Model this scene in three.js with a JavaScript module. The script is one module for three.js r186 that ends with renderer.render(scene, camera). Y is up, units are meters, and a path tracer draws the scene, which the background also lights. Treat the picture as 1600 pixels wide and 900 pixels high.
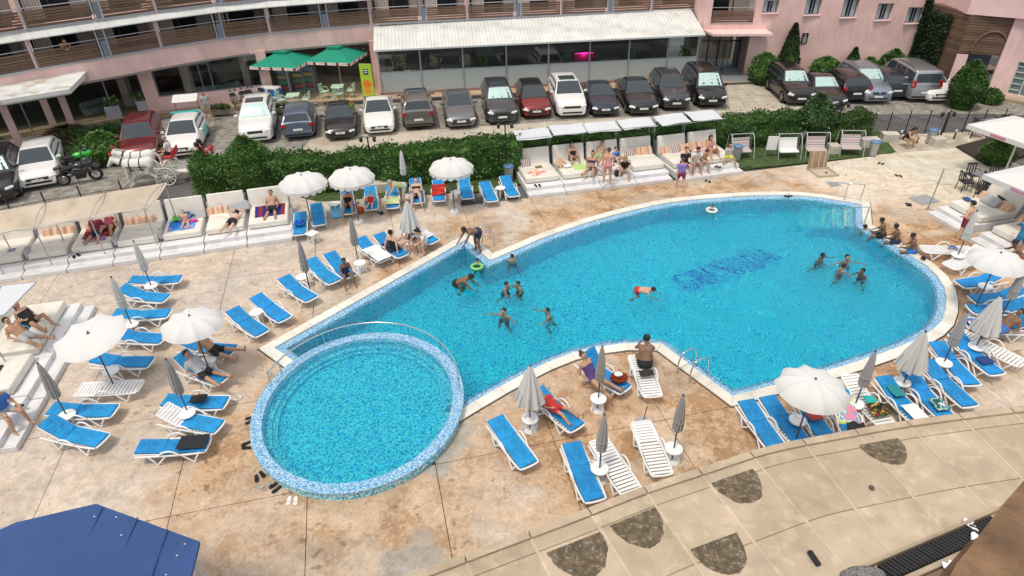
import * as THREE from 'three';
import { mergeGeometries, mergeVertices, toCreasedNormals } from 'three/addons/utils/BufferGeometryUtils.js';
import { RoundedBoxGeometry } from 'three/addons/geometries/RoundedBoxGeometry.js';
import { FontLoader } from 'three/addons/loaders/FontLoader.js';
import { TextGeometry } from 'three/addons/geometries/TextGeometry.js';
import { Brush, Evaluator, SUBTRACTION, INTERSECTION } from 'three-bvh-csg';

// ---------- camera, sky, sun, exposure ----------
const scene = new THREE.Scene();
const CAMH = 12.6, FOC = 1000;
const V3 = (x = 0, y = 0, z = 0) => new THREE.Vector3(x, y, z);
const camUp = V3(-30, 1500, 1000).normalize();
const camFw = V3(0, 0, -1).addScaledVector(camUp, camUp.z).normalize();
const camRt = V3().crossVectors(camFw, camUp);
const camRot = new THREE.Matrix4().set(camRt.x, camRt.y, camRt.z, 0, camUp.x, camUp.y, camUp.z, 0, -camFw.x, -camFw.y, -camFw.z, 0, 0, 0, 0, 1);
const camera = new THREE.PerspectiveCamera(2 * Math.atan(0.45) * 180 / Math.PI, 16 / 9, 0.1, 500);
camera.quaternion.setFromRotationMatrix(camRot);
camera.position.set(0, CAMH, 0);
camera.updateMatrixWorld();

const SW = 512, SH = 256, skyData = new Float32Array(SW * SH * 4);
for (let j = 0; j < SH; j++) for (let i = 0; i < SW; i++) {
  const el = ((j + 0.5) / SH - 0.5) * Math.PI, s = Math.sin(el), az = i / SW * Math.PI * 2, c = Math.cos(el);
  const x = c * Math.cos(az), z = c * Math.sin(az);
  const n = Math.sin(x * 5 + 1.3 * Math.sin(z * 7 + 2)) * Math.sin(z * 4 + 1.7 * Math.sin(x * 6 + s * 5)) * 0.5 + 0.25 * Math.sin(x * 13 + z * 9 + 3 * Math.sin(z * 8));
  const l = s > 0 ? 0.62 + 0.20 * s + 0.08 * n : 0.30;
  skyData.set([l * 0.955, l * 0.985, l * 1.03, 1], (j * SW + i) * 4);
}
const sky = new THREE.DataTexture(skyData, SW, SH, THREE.RGBAFormat, THREE.FloatType);
sky.mapping = THREE.EquirectangularReflectionMapping; sky.magFilter = THREE.LinearFilter; sky.needsUpdate = true;
scene.background = sky; scene.environment = sky;
const sun = new THREE.DirectionalLight(0xfff1de, 2.0);
sun.position.set(-16, 60, -4); sun.target.position.set(0, 0, -24); scene.add(sun, sun.target);
sun.castShadow = true; sun.shadow.radius = 24; sun.shadow.mapSize.set(4096, 4096);
Object.assign(sun.shadow.camera, { left: -50, right: 50, top: 40, bottom: -40, near: 1, far: 140 });
const renderer = new THREE.WebGLRenderer();
renderer.toneMapping = THREE.LinearToneMapping; renderer.toneMappingExposure = 1.15; renderer.shadowMap.enabled = true;

// ---------- helpers ----------
const D = Math.PI / 180;
let seed = 7;
const rnd = () => { seed = (seed * 1664525 + 1013904223) >>> 0; return seed / 4294967296; };
const rr = (a, b) => a + (b - a) * rnd();
const clamp = (x, a = 0, b = 1) => Math.max(a, Math.min(b, x));
const lerp = (a, b, t) => a + (b - a) * t;
const sstep = (a, b, x) => { const t = clamp((x - a) / (b - a)); return t * t * (3 - 2 * t); };
const hash2 = (x, y) => { let h = Math.imul(x, 374761393) + Math.imul(y, 668265263) | 0; h = Math.imul(h ^ (h >>> 13), 1274126177); return ((h ^ (h >>> 16)) >>> 0) / 4294967296; };
function vnoise(x, y, p = 0) {
  let xi = Math.floor(x), yi = Math.floor(y), xj = xi + 1, yj = yi + 1; const fx = x - xi, fy = y - yi, u = fx * fx * (3 - 2 * fx), v = fy * fy * (3 - 2 * fy);
  if (p) { xi = ((xi % p) + p) % p; yi = ((yi % p) + p) % p; xj = ((xj % p) + p) % p; yj = ((yj % p) + p) % p; }
  const a = hash2(xi, yi), b = hash2(xj, yi), c = hash2(xi, yj), d = hash2(xj, yj);
  return a + (b - a) * u + (c - a) * v + (a - b - c + d) * u * v;
}
function fbm(x, y, o = 4, p = 0) { let s = 0, a = 0.5, n = 0; for (let k = 0; k < o; k++) { s += a * vnoise(x + k * 17.3 * !p, y + k * 9.7 * !p, p); n += a; a *= 0.5; x *= 2; y *= 2; p *= 2; } return s / n; }
// pixel of the photograph -> point at height y (its distance comes from the surface that it lies on)
function G(px, py, y = 0) { const d = V3((px - 800), (450 - py), -FOC).applyMatrix4(camRot); return V3(0, CAMH, 0).addScaledVector(d, (y - CAMH) / d.y); }
// pixel -> point on the vertical plane through the ground points a and b ([x, z])
function VP(px, py, a, b) { const d = V3((px - 800), (450 - py), -FOC).applyMatrix4(camRot), nx = -(b[1] - a[1]), nz = b[0] - a[0]; const t = (a[0] * nx + a[1] * nz) / (d.x * nx + d.z * nz); return V3(0, CAMH, 0).addScaledVector(d, t); }

function tex(w, h, f, o = {}) {
  const a = new Uint8Array(w * h * 4);
  for (let j = 0; j < h; j++) for (let i = 0; i < w; i++) { const c = f(i, j, i / w, j / h), k = (j * w + i) * 4; a[k] = clamp(c[0]) * 255; a[k + 1] = clamp(c[1]) * 255; a[k + 2] = clamp(c[2]) * 255; a[k + 3] = c[3] === undefined ? 255 : c[3] * 255; }
  const t = new THREE.DataTexture(a, w, h, THREE.RGBAFormat);
  t.wrapS = t.wrapT = o.clamp ? THREE.ClampToEdgeWrapping : THREE.RepeatWrapping; t.magFilter = THREE.LinearFilter; t.minFilter = THREE.LinearMipmapLinearFilter; t.generateMipmaps = true;
  if (!o.data) t.colorSpace = THREE.SRGBColorSpace;
  if (o.rep) t.repeat.set(o.rep[0], o.rep[1]);
  t.needsUpdate = true; return t;
}
function canvasTex(w, h, f, o = {}) { const c = document.createElement('canvas'); c.width = w; c.height = h; f(c.getContext('2d'), w, h); const t = new THREE.CanvasTexture(c); t.colorSpace = THREE.SRGBColorSpace; t.wrapS = t.wrapT = THREE.RepeatWrapping; if (o.rep) t.repeat.set(o.rep[0], o.rep[1]); return t; }
const mats = new Map();
function mat(c, r = 0.6, o = {}) {   // c: css colour or [r,g,b] linear
  const key = JSON.stringify([c, r, Object.keys(o).map(k => [k, o[k] && o[k].uuid || o[k]])]);
  if (mats.has(key)) return mats.get(key);
  const phys = 'transmission' in o || 'clearcoat' in o || 'sheen' in o;
  const m = new (phys ? THREE.MeshPhysicalMaterial : THREE.MeshStandardMaterial)({ roughness: r, metalness: 0, ...o });
  Array.isArray(c) ? m.color.setRGB(...c) : m.color.set(c);
  mats.set(key, m); return m;
}
const noiseBump = tex(256, 256, (i, j) => { const v = 0.6 * fbm(i / 32, j / 32, 4, 8) + 0.4 * hash2(i, j); return [v, v, v]; }, { data: true });
const bumpRep = (r) => { const t = noiseBump.clone(); t.repeat.set(r, r); t.needsUpdate = true; return t; };
const bump1 = bumpRep(1), bumpFine = bumpRep(4);
// geometries
function clean(g) { g = g.index ? g.toNonIndexed() : g; for (const k of Object.keys(g.attributes)) if (!['position', 'normal', 'uv', 'color'].includes(k)) g.deleteAttribute(k); if (!g.attributes.uv) g.setAttribute('uv', new THREE.BufferAttribute(new Float32Array(g.attributes.position.count * 2), 2)); if (!g.attributes.normal) g.computeVertexNormals(); g.morphAttributes = {}; g.clearGroups(); return g; }
const merge = (l) => mergeGeometries(l.map(clean), false);
function place(g, x = 0, y = 0, z = 0, rx = 0, ry = 0, rz = 0) { const e = new THREE.Euler(rx, ry, rz, 'YXZ'); g.applyMatrix4(new THREE.Matrix4().compose(V3(x, y, z), new THREE.Quaternion().setFromEuler(e), V3(1, 1, 1))); return g; }
const box = (w, h, d, x, y, z, rx, ry, rz) => place(new THREE.BoxGeometry(w, h, d), x, y, z, rx, ry, rz);
const rbox = (w, h, d, r, x, y, z, rx, ry, rz, s = 2) => place(new RoundedBoxGeometry(w, h, d, s, Math.min(r, w / 2.01, h / 2.01, d / 2.01)), x, y, z, rx, ry, rz);
const cyl = (r1, r2, h, x, y, z, rx, ry, rz, n = 14) => place(new THREE.CylinderGeometry(r1, r2, h, n), x, y, z, rx, ry, rz);
const ball = (sx, sy, sz, x, y, z, n = 12) => { const g = new THREE.SphereGeometry(1, n, Math.max(6, n * 0.7 | 0)); g.scale(sx, sy, sz); return g.translate(x, y, z); };
function bar(a, b, r, n = 8, r2 = r) { const d = V3().subVectors(b, a), g = new THREE.CylinderGeometry(r2, r, d.length(), n); g.applyQuaternion(new THREE.Quaternion().setFromUnitVectors(V3(0, 1, 0), d.clone().normalize())); return g.translate((a.x + b.x) / 2, (a.y + b.y) / 2, (a.z + b.z) / 2); }
const tube = (pts, r, n = 6, seg, closed = false) => new THREE.TubeGeometry(new THREE.CatmullRomCurve3(pts.map(p => Array.isArray(p) ? V3(...p) : p), closed, 'centripetal'), seg || pts.length * 5, r, n, closed);
function extr(pts, h, o = {}) { const s = new THREE.Shape(pts.map(p => new THREE.Vector2(p[0], p[1]))); for (const ho of o.holes || []) s.holes.push(new THREE.Path(ho.map(p => new THREE.Vector2(p[0], p[1])))); return new THREE.ExtrudeGeometry(s, { depth: h, bevelEnabled: !!o.bevel, bevelSize: o.bevel || 0, bevelThickness: o.bevel || 0, bevelSegments: 2, curveSegments: 8 }); }
// polygon in plan ([x, z] points) as a slab whose top lies at y, h thick
function slab(pts, y, h, o = {}) { const g = extr(pts.map(p => [p[0], -p[1]]), h, { ...o, holes: (o.holes || []).map(q => q.map(p => [p[0], -p[1]])) }); g.rotateX(-Math.PI / 2); g.translate(0, y - h, 0); return g; }
function sheet(pts, y, holes = []) { const s = new THREE.Shape(pts.map(p => new THREE.Vector2(p[0], -p[1]))); for (const h of holes) s.holes.push(new THREE.Path(h.map(p => new THREE.Vector2(p[0], -p[1])))); const g = new THREE.ShapeGeometry(s); g.rotateX(-Math.PI / 2); g.translate(0, y, 0); return g; }
// uv in metres from the dominant axis of each face
function triUV(g, s = 1) {
  g = clean(g); const p = g.attributes.position, u = g.attributes.uv, a = V3(), b = V3(), c = V3(), n = V3();
  for (let i = 0; i < p.count; i += 3) {
    a.fromBufferAttribute(p, i); b.fromBufferAttribute(p, i + 1); c.fromBufferAttribute(p, i + 2);
    n.subVectors(b, a).cross(V3().subVectors(c, a)); const ax = Math.abs(n.x), ay = Math.abs(n.y), az = Math.abs(n.z);
    [a, b, c].forEach((q, k) => { if (ay >= ax && ay >= az) u.setXY(i + k, q.x * s, -q.z * s); else if (ax > az) u.setXY(i + k, q.z * s, q.y * s); else u.setXY(i + k, q.x * s, q.y * s); });
  }
  return g;
}
const used = {};
function numbered(n) { const k = used[n] = (used[n] ?? -1) + 1; return k ? `${n}_${String(k).padStart(3, '0')}` : n; }
function obj(name, g, m, parent) {
  if (Array.isArray(g)) g = g.length > 1 ? merge(g) : g[0];
  const o = new THREE.Mesh(g, m); o.castShadow = o.receiveShadow = true;
  o.name = parent ? name : numbered(name); (parent || scene).add(o); return o;
}
function tag(o, label, category, group) { o.userData.label = label; o.userData.category = category; if (group) o.userData.group = group; return o; }
function thing(name, label, category, p = [0, 0, 0], turn = 0, group) { const o = new THREE.Group(); o.name = numbered(name); scene.add(o); Array.isArray(p) ? o.position.set(...p) : o.position.copy(p); o.rotation.y = turn; return tag(o, label, category, group); }
function copyOf(root, p, turn, label, group) { const r = root.clone(); r.userData = { ...root.userData }; r.name = numbered(root.name.replace(/_\d{3}$/, '')); scene.add(r); Array.isArray(p) ? r.position.set(...p) : r.position.copy(p); r.rotation.y = turn; if (label) r.userData.label = label; if (group) r.userData.group = group; return r; }
function struct(name, g, m, parent) { const o = obj(name, g, m, parent); if (!parent) o.userData.kind = 'structure'; return o; }
function structGroup(name) { const o = new THREE.Group(); o.name = numbered(name); o.userData.kind = 'structure'; scene.add(o); return o; }
const heading = (dx, dz) => Math.atan2(dx, dz);
const csg = new Evaluator(); csg.attributes = ['position', 'normal', 'uv']; csg.useGroups = false;
function cut(a, b, op = SUBTRACTION) { const A = new Brush(clean(a)), B = new Brush(clean(b)); A.updateMatrixWorld(); B.updateMatrixWorld(); const r = csg.evaluate(A, B, op).geometry; return clean(r); }
// surface nets: closed surface where f = 0
function nets(lo, hi, cell, f) {
  const nx = Math.ceil((hi[0] - lo[0]) / cell) + 1, ny = Math.ceil((hi[1] - lo[1]) / cell) + 1, nz = Math.ceil((hi[2] - lo[2]) / cell) + 1;
  const F = new Float32Array(nx * ny * nz), id = (i, j, k) => (k * ny + j) * nx + i;
  for (let k = 0; k < nz; k++) for (let j = 0; j < ny; j++) for (let i = 0; i < nx; i++) F[id(i, j, k)] = f(lo[0] + i * cell, lo[1] + j * cell, lo[2] + k * cell);
  const vid = new Int32Array(nx * ny * nz).fill(-1), pos = [], idx = [];
  for (let k = 0; k < nz - 1; k++) for (let j = 0; j < ny - 1; j++) for (let i = 0; i < nx - 1; i++) {
    let m = 0; for (let c = 0; c < 8; c++) if (F[id(i + (c & 1), j + (c >> 1 & 1), k + (c >> 2))] < 0) m |= 1 << c;
    if (m === 0 || m === 255) continue;
    let x = 0, y = 0, z = 0, n = 0;
    for (let c = 0; c < 8; c++) for (const d of [1, 2, 4]) if (!(c & d) && ((m >> c & 1) !== (m >> (c | d) & 1))) {
      const a = F[id(i + (c & 1), j + (c >> 1 & 1), k + (c >> 2))], e = c | d, b = F[id(i + (e & 1), j + (e >> 1 & 1), k + (e >> 2))], t = a / (a - b);
      x += (c & 1) + (d === 1 ? t : 0); y += (c >> 1 & 1) + (d === 2 ? t : 0); z += (c >> 2) + (d === 4 ? t : 0); n++;
    }
    vid[id(i, j, k)] = pos.length / 3; pos.push(lo[0] + (i + x / n) * cell, lo[1] + (j + y / n) * cell, lo[2] + (k + z / n) * cell);
  }
  for (let k = 1; k < nz - 1; k++) for (let j = 1; j < ny - 1; j++) for (let i = 1; i < nx - 1; i++) {
    const s = F[id(i, j, k)] < 0;
    const q = (a, b, c, d) => { if (a < 0 || b < 0 || c < 0 || d < 0) return; s ? idx.push(a, b, c, a, c, d) : idx.push(a, c, b, a, d, c); };
    if (s !== F[id(i + 1, j, k)] < 0) q(vid[id(i, j - 1, k - 1)], vid[id(i, j, k - 1)], vid[id(i, j, k)], vid[id(i, j - 1, k)]);
    if (s !== F[id(i, j + 1, k)] < 0) q(vid[id(i - 1, j, k - 1)], vid[id(i - 1, j, k)], vid[id(i, j, k)], vid[id(i, j, k - 1)]);
    if (s !== F[id(i, j, k + 1)] < 0) q(vid[id(i - 1, j - 1, k)], vid[id(i, j - 1, k)], vid[id(i, j, k)], vid[id(i - 1, j, k)]);
  }
  const g = new THREE.BufferGeometry(); g.setAttribute('position', new THREE.Float32BufferAttribute(pos, 3)); g.setIndex(idx); g.computeVertexNormals(); return g;
}
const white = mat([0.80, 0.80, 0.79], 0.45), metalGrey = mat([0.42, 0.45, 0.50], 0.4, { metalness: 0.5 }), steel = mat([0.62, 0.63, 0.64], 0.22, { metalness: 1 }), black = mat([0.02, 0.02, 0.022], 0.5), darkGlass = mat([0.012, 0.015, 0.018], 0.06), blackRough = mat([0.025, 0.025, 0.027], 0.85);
// ---------- the pool's outline ----------
const gp = (l, y = 0) => l.map(([a, b]) => { const g = G(a, b, y); return [g.x, g.z]; });
function curve2(pts, n) { const c = new THREE.CatmullRomCurve3(pts.map(p => V3(p[0], 0, p[1])), false, 'centripetal'); return c.getSpacedPoints(n).map(p => [p.x, p.z]); }
const KC = [-4.25, -12.98], KR = [2.86, 3.1];
const ell = (th, k = 0) => [KC[0] + (KR[0] + k) * Math.cos(th), KC[1] + (KR[1] + k) * Math.sin(th)];
const ellipse = (k, n = 72) => Array.from({ length: n }, (_, i) => ell(i / n * Math.PI * 2, k));
const straight = (a, b, n) => Array.from({ length: n + 1 }, (_, i) => [lerp(a[0], b[0], i / n), lerp(a[1], b[1], i / n)]);
const [cS, cA, cB, cC, cD, cE, cF, cP, cZ] = gp([[446, 577], [403, 546], [731, 364], [770, 396], [1360, 317], [1363, 352], [1143, 637], [1026, 549], [716, 662]]);
const pathParts = [straight(cS, cA, 1), straight(cA, cB, 8), straight(cB, cC, 2),
  curve2([cC, ...gp([[800, 384], [835, 369], [920, 340], [1022, 315], [1092, 306], [1200, 300], [1265, 302]]), cD], 18), straight(cD, cE, 2),
  curve2([cE, ...gp([[1415, 385], [1462, 415], [1487, 440], [1497, 465], [1497, 490], [1486, 516], [1440, 545], [1330, 585]]), cF], 20), straight(cF, cP, 3),
  curve2([cP, ...gp([[990, 548], [900, 564], [800, 612]]), cZ], 8)];
const path = []; for (const s of pathParts) for (const p of s) { const l = path[path.length - 1]; if (!l || Math.hypot(l[0] - p[0], l[1] - p[1]) > 0.01) path.push(p); }
function offset(pts, d) {
  return pts.map((p, i) => {
    const a = pts[Math.max(0, i - 1)], b = pts[Math.min(pts.length - 1, i + 1)];
    let n1 = [-(p[1] - a[1]), p[0] - a[0]], n2 = [-(b[1] - p[1]), b[0] - p[0]]; if (i === 0) n1 = n2; if (i === pts.length - 1) n2 = n1;
    const l1 = Math.hypot(...n1), l2 = Math.hypot(...n2); n1 = n1.map(v => v / l1); n2 = n2.map(v => v / l2);
    let m = [n1[0] + n2[0], n1[1] + n2[1]]; const k = 2 / Math.max(0.5, m[0] * m[0] + m[1] * m[1]);
    return [p[0] + m[0] * k * d, p[1] + m[1] * k * d];
  });
}
const thOf = (p) => Math.atan2((p[1] - KC[1]) / KR[1], (p[0] - KC[0]) / KR[0]);
function closeByArc(pts, k) { let t0 = thOf(pts[pts.length - 1]), t1 = thOf(pts[0]); while (t1 > t0) t1 -= Math.PI * 2; const arc = []; for (let i = 0; i <= 26; i++) arc.push(ell(lerp(t0, t1, i / 26), k)); return [...pts, ...arc]; }
const innerPath = offset(path, 0.62), basinPoly = closeByArc(innerPath, -0.15), outerPoly = closeByArc(path, -0.2);

const groundHole = (() => { let t0 = thOf(path[path.length - 1]), t1 = thOf(path[0]); while (t1 < t0) t1 += Math.PI * 2; return [...path, ...Array.from({ length: 30 }, (_, i) => ell(lerp(t0, t1, (i + 0.5) / 30), -0.2))]; })();
// ---------- ground ----------
const grain = (base, amp, sc, o = {}) => tex(512, 512, (i, j) => { const n = fbm(i / 512 * sc, j / 512 * sc, 5, sc) - 0.5, h = hash2(i, j) - 0.5, k = 1 + amp * n * 2 + (o.g ?? 0.12) * h; return base.map((b, q) => b * k + (o.tint ? o.tint[q] * Math.max(0, fbm(i / 512 * 4 + 3, j / 512 * 4 + 5, 4, 4) - 0.5) : 0)); }, { rep: o.rep || [0.25, 0.25] });
const asphaltTex = grain([0.50, 0.50, 0.505], 0.16, 8, { rep: [0.16, 0.16] });
const concreteTex = grain([0.80, 0.74, 0.66], 0.12, 8, { rep: [0.2, 0.2], tint: [-0.25, -0.28, -0.3] });
const paleTex = grain([0.93, 0.92, 0.89], 0.07, 8, { rep: [0.3, 0.3], tint: [-0.16, -0.2, -0.26] });
const bigOut = [[-160, 60], [200, 60], [200, -260], [-160, -260]];
struct('ground', triUV(sheet(bigOut, -0.09, [groundHole]), 1), mat([0.62, 0.6, 0.58], 0.95, { map: asphaltTex }));
// stamped concrete deck: stains painted where the photograph shows them
const dist = (() => { const W = 200, H = 104, a = new Float32Array(W * H); for (let j = 0; j < H; j++) for (let i = 0; i < W; i++) { const x = -24 + i / (W - 1) * 50, z = -5 - j / (H - 1) * 26; let m = 9; for (let k = 0; k < path.length - 1; k++) { const p = path[k], q = path[k + 1], dx = q[0] - p[0], dz = q[1] - p[1], t = clamp(((x - p[0]) * dx + (z - p[1]) * dz) / (dx * dx + dz * dz)); m = Math.min(m, Math.hypot(x - p[0] - t * dx, z - p[1] - t * dz)); } m = Math.min(m, Math.abs(Math.hypot((x - KC[0]) / KR[0], (z - KC[1]) / KR[1]) - 1) * 3); a[j * W + i] = m; } return (x, z) => { const u = clamp((x + 24) / 50) * (W - 1.01), v = clamp((-z - 5) / 26) * (H - 1.01), i = u | 0, j = v | 0, fu = u - i, fv = v - j; return lerp(lerp(a[j * W + i], a[j * W + i + 1], fu), lerp(a[(j + 1) * W + i], a[(j + 1) * W + i + 1], fu), fv); }; })();
const deckTex = tex(2048, 1152, (i, j, u, v) => {
  const x = -24 + u * 50, z = -5 - v * 26, d = dist(x, z);
  const n1 = fbm(x * 0.33 + 40, z * 0.33 + 11, 4), n2 = fbm(x * 1.7 + 9, z * 1.7 + 71, 4), n3 = fbm(x * 7, z * 7 + 30, 3), sp = hash2(i, j);
  let w = sstep(3.2, 0.3, d + (n1 - 0.5) * 5) * (z < -19 || x > 1 ? 0.8 : 0.42); w = Math.max(w, 0.8 * sstep(1.9, 0.5, Math.hypot((x + 7.6) / 0.9, (z + 11.2) / 1.6) + (n2 - 0.5) * 3));
  w = Math.max(w, 0.95 * sstep(2.6, 1.2, Math.hypot((x - 16.6) / 1.1, (z + 20.7) / 1.6) + (n2 - 0.5) * 1.6));          // rusty wet patch by the steps
  w = Math.max(w, 0.75 * sstep(4.6, 2.4, Math.hypot((x - 3.4) / 1.2, (z + 11.8)) + (n2 - 0.5) * 4));             // peninsula
  w = Math.max(w, 0.6 * sstep(3.4, 1.5, Math.hypot((x + 3.2) / 1.2, (z + 8.6)) + (n2 - 0.5) * 4.4));
  w = Math.max(w, 0.16 * sstep(0.46, 0.62, n1));
  w *= 0.45 + 0.9 * n2;
  let c = [0.815, 0.757, 0.70];
  const paleZone = sstep(13.2, 15.5, x) * sstep(-23.4, -25.2, z);
  c = [lerp(c[0], 0.86, paleZone), lerp(c[1], 0.81, paleZone), lerp(c[2], 0.73, paleZone)]; w *= 1 - 0.75 * paleZone;
  const or = [0.785, 0.645, 0.505]; c = c.map((q, k) => lerp(q, or[k], clamp(w * 1.15)));
  // brown crust where the top coat is worn, with a ragged edge
  const cr = sstep(0.53, 0.64, n2 * 0.42 + n3 * 0.33 + 0.25 * fbm(x * 15 + 2, z * 15 + 8, 2) + w * 0.08 + 0.05 * (n1 - 0.5)) * clamp(w * 1.4); c = c.map((q, k) => lerp(q, [0.52, 0.38, 0.25][k], cr * 0.48));
  // bare grey cement and lime film
  const gy = sstep(0.57, 0.64, fbm(x * 0.5 + 3, z * 0.5 + 90, 4)) * (z > -12.5 && x > -3 ? 0.9 : 0.35); c = c.map((q, k) => lerp(q, [0.67, 0.645, 0.61][k], gy));
  const lm = sstep(0.54, 0.74, fbm(x * 0.9 + 60, z * 0.9 + 20, 5)) * (z < -22 ? 0.45 : 0.22); c = c.map((q, k) => lerp(q, [0.86, 0.83, 0.79][k], lm));
  const dk = sstep(0.66, 0.76, n3 * 0.6 + fbm(x * 2.3 + 5, z * 2.3, 3) * 0.4); c = c.map(q => q * (1 - 0.22 * dk));
  const gr = sstep(0.5, 0.72, fbm(x * 4.3 + 13, z * 4.3 + 50, 4)), st = sstep(0.55, 0.75, fbm(x * 0.8 + z * 0.5, z * 3.2 - x * 0.9, 4)); const k = 0.93 + 0.2 * (n3 - 0.3) + 0.12 * (sp - 0.5) + 0.08 * (n1 - 0.5) - 0.05 * gr - 0.04 * st; return c.map(q => q * k);
}, { clamp: true });
const deckMat = mat([1, 1, 1], 0.8, { map: deckTex, bumpMap: bump1, bumpScale: 0.01 });
function deckUV(g) { g = clean(g); const p = g.attributes.position, u = g.attributes.uv; for (let i = 0; i < p.count; i++) u.setXY(i, (p.getX(i) + 24) / 50, (-p.getZ(i) - 5) / 26); return g; }
const deck = structGroup('pool_deck');
{
  const U = [0.975, -0.223], Vv = [0.223, 0.975], o = [0.9, -26.2], su = 3.12, sv = 3.55;
  const hole = slab(outerPoly, 0.5, 1.2), holeK = slab(ellipse(-0.1), 0.5, 1.2);
  const inP = (p, poly) => { let c = false; for (let i = 0, j = poly.length - 1; i < poly.length; j = i++) { const a = poly[i], b = poly[j]; if ((a[1] > p[1]) !== (b[1] > p[1]) && p[0] < (b[0] - a[0]) * (p[1] - a[1]) / (b[1] - a[1]) + a[0]) c = !c; } return c; };
  const kp = ellipse(-0.1);
  for (let a = -8; a < 9; a++) for (let b = -1; b < 7; b++) {
    const cor = [[0, 0], [1, 0], [1, 1], [0, 1]].map(([i, j]) => { const s = (a + i) * su + (i ? -0.009 : 0.009), t = (b + j) * sv + (j ? -0.009 : 0.009); return [o[0] + U[0] * s + Vv[0] * t, o[1] + U[1] * s + Vv[1] * t]; });
    const cx = (cor[0][0] + cor[2][0]) / 2, cz = (cor[0][1] + cor[2][1]) / 2; if (cx < -24 || cx > 24.5 || cz > -4 || cz < -29.2 || (cx < 1 && cz < -27)) continue;
    let g = slab(cor, 0, 0.07), n = 0, nk = 0;
    for (let i = 0; i <= 10; i++) for (let j = 0; j <= 10; j++) { const p = [lerp(lerp(cor[0][0], cor[1][0], i / 10), lerp(cor[3][0], cor[2][0], i / 10), j / 10), lerp(lerp(cor[0][1], cor[1][1], i / 10), lerp(cor[3][1], cor[2][1], i / 10), j / 10)]; if (inP(p, outerPoly)) n++; if (inP(p, kp)) nk++; }
    if (n + nk >= 119) continue;
    if (n > 0) g = cut(g, hole); if (nk > 0) g = cut(g, holeK);
    if (!g.attributes.position.count) continue;
    const m = obj('paving_slab', deckUV(g), deckMat, deck); m.position.y = -0.004 * rnd();
  }
}
const paverYard = tex(512, 512, (i, j) => { const q = i >> 6, r = j >> 6, e = (i & 63) < 3 || (j & 63) < 3, n = fbm(i / 64, j / 64, 4, 8), k = (e ? 0.75 : 0.93 + 0.1 * hash2(q, r)) * (0.85 + 0.3 * n); return [0.82 * k, 0.79 * k, 0.73 * k]; }, { rep: [0.4, 0.4] });
// pale stone tiles beyond the steps
const paleTile = [0, 1, 2].map(k => mat([0.78 - 0.03 * k, 0.74 - 0.03 * k, 0.67 - 0.035 * k], 0.8, { map: paleTex, bumpMap: bump1, bumpScale: 0.006 }));
const palePatch = structGroup('stone_paving');
{ const a = gp([[1358, 243]])[0], b = gp([[1500, 231]])[0], e = gp([[1560, 320]])[0]; const nu = 13, nv = 11, L = Math.hypot(b[0] - a[0], b[1] - a[1]);
  const u = [(b[0] - a[0]) / L, (b[1] - a[1]) / L], v = [-u[1], u[0]]; const dep = (e[0] - b[0]) * v[0] + (e[1] - b[1]) * v[1];
  for (let i = 0; i < nu; i++) for (let j = 0; j < nv; j++) { const w = L * 1.22 / nu, d = dep / nv, q = (s, t) => [a[0] + u[0] * s * w + v[0] * t * d, a[1] + u[1] * s * w + v[1] * t * d]; if (i * 0.9 < j * 0.62 - 2.2) continue; const g0 = 0.006 / w;
    obj('stone_tile', triUV(slab([q(i + g0, j + g0), q(i + 1 - g0, j + g0), q(i + 1 - g0, j + 1 - g0), q(i + g0, j + 1 - g0)], 0.012 + 0.003 * rnd(), 0.05)), paleTile[(rnd() * 3) | 0], palePatch); } }
struct('stone_yard', triUV(slab(gp([[1398, 243], [1368, 212], [1535, 205], [1620, 204], [1640, 225], [1500, 233]]), 0.005, 0.05)), mat([0.78, 0.76, 0.71], 0.85, { map: paverYard }));
// back yard paving between lawn and fence, lawn, road, parking
const roadFar = gp([[-400, 425], [0, 340], [150, 308], [290, 278]]).concat([[-7, -30.6], [4, -33.4]], gp([[1285, 179], [1520, 177], [1900, 190]]));
const roadNear = gp([[-400, 480], [0, 372], [270, 318]]).concat([[-8, -28.6], [0, -29.6], [8, -31.6]], gp([[1290, 214], [1530, 204], [1900, 222]]));
struct('road', triUV(sheet([...roadFar, ...roadNear.slice().reverse()], -0.03)), mat([0.52, 0.52, 0.53], 0.9, { map: asphaltTex, bumpMap: bumpFine, bumpScale: 0.006 }));
const paverTex = tex(512, 512, (i, j) => { const r = j >> 5, x = (i + (r & 1) * 32) % 512, q = x >> 6, e = (x & 63) < 3 || (j & 31) < 3; const t = hash2(q, r + 9), n = fbm(i / 64, j / 64, 4, 8), k = (e ? 0.72 : 0.9 + 0.2 * t) * (0.8 + 0.4 * n); return [0.60 * k, 0.585 * k, 0.56 * k]; }, { rep: [0.5, 0.5] });
const parkFar = [[-45, -24], [-30, -34.2], [-22.4, -37.9], [-15, -39.8], [-7, -40.4], [13.2, -42.4], [34, -44], [70, -44]];
struct('parking_lot', triUV(sheet([...parkFar, [70, -33], ...roadFar.slice().reverse()], -0.02)), mat([0.92, 0.91, 0.89], 0.9, { map: paverTex, bumpMap: bumpFine, bumpScale: 0.006 }));
const beigeSl = mat([0.60, 0.555, 0.49], 0.85, { map: paleTex, bumpMap: bump1, bumpScale: 0.005 }), beigeSl2 = mat([0.54, 0.50, 0.445], 0.85, { map: paleTex, bumpMap: bump1, bumpScale: 0.005 });
const aisle = structGroup('parking_aisle');
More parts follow.
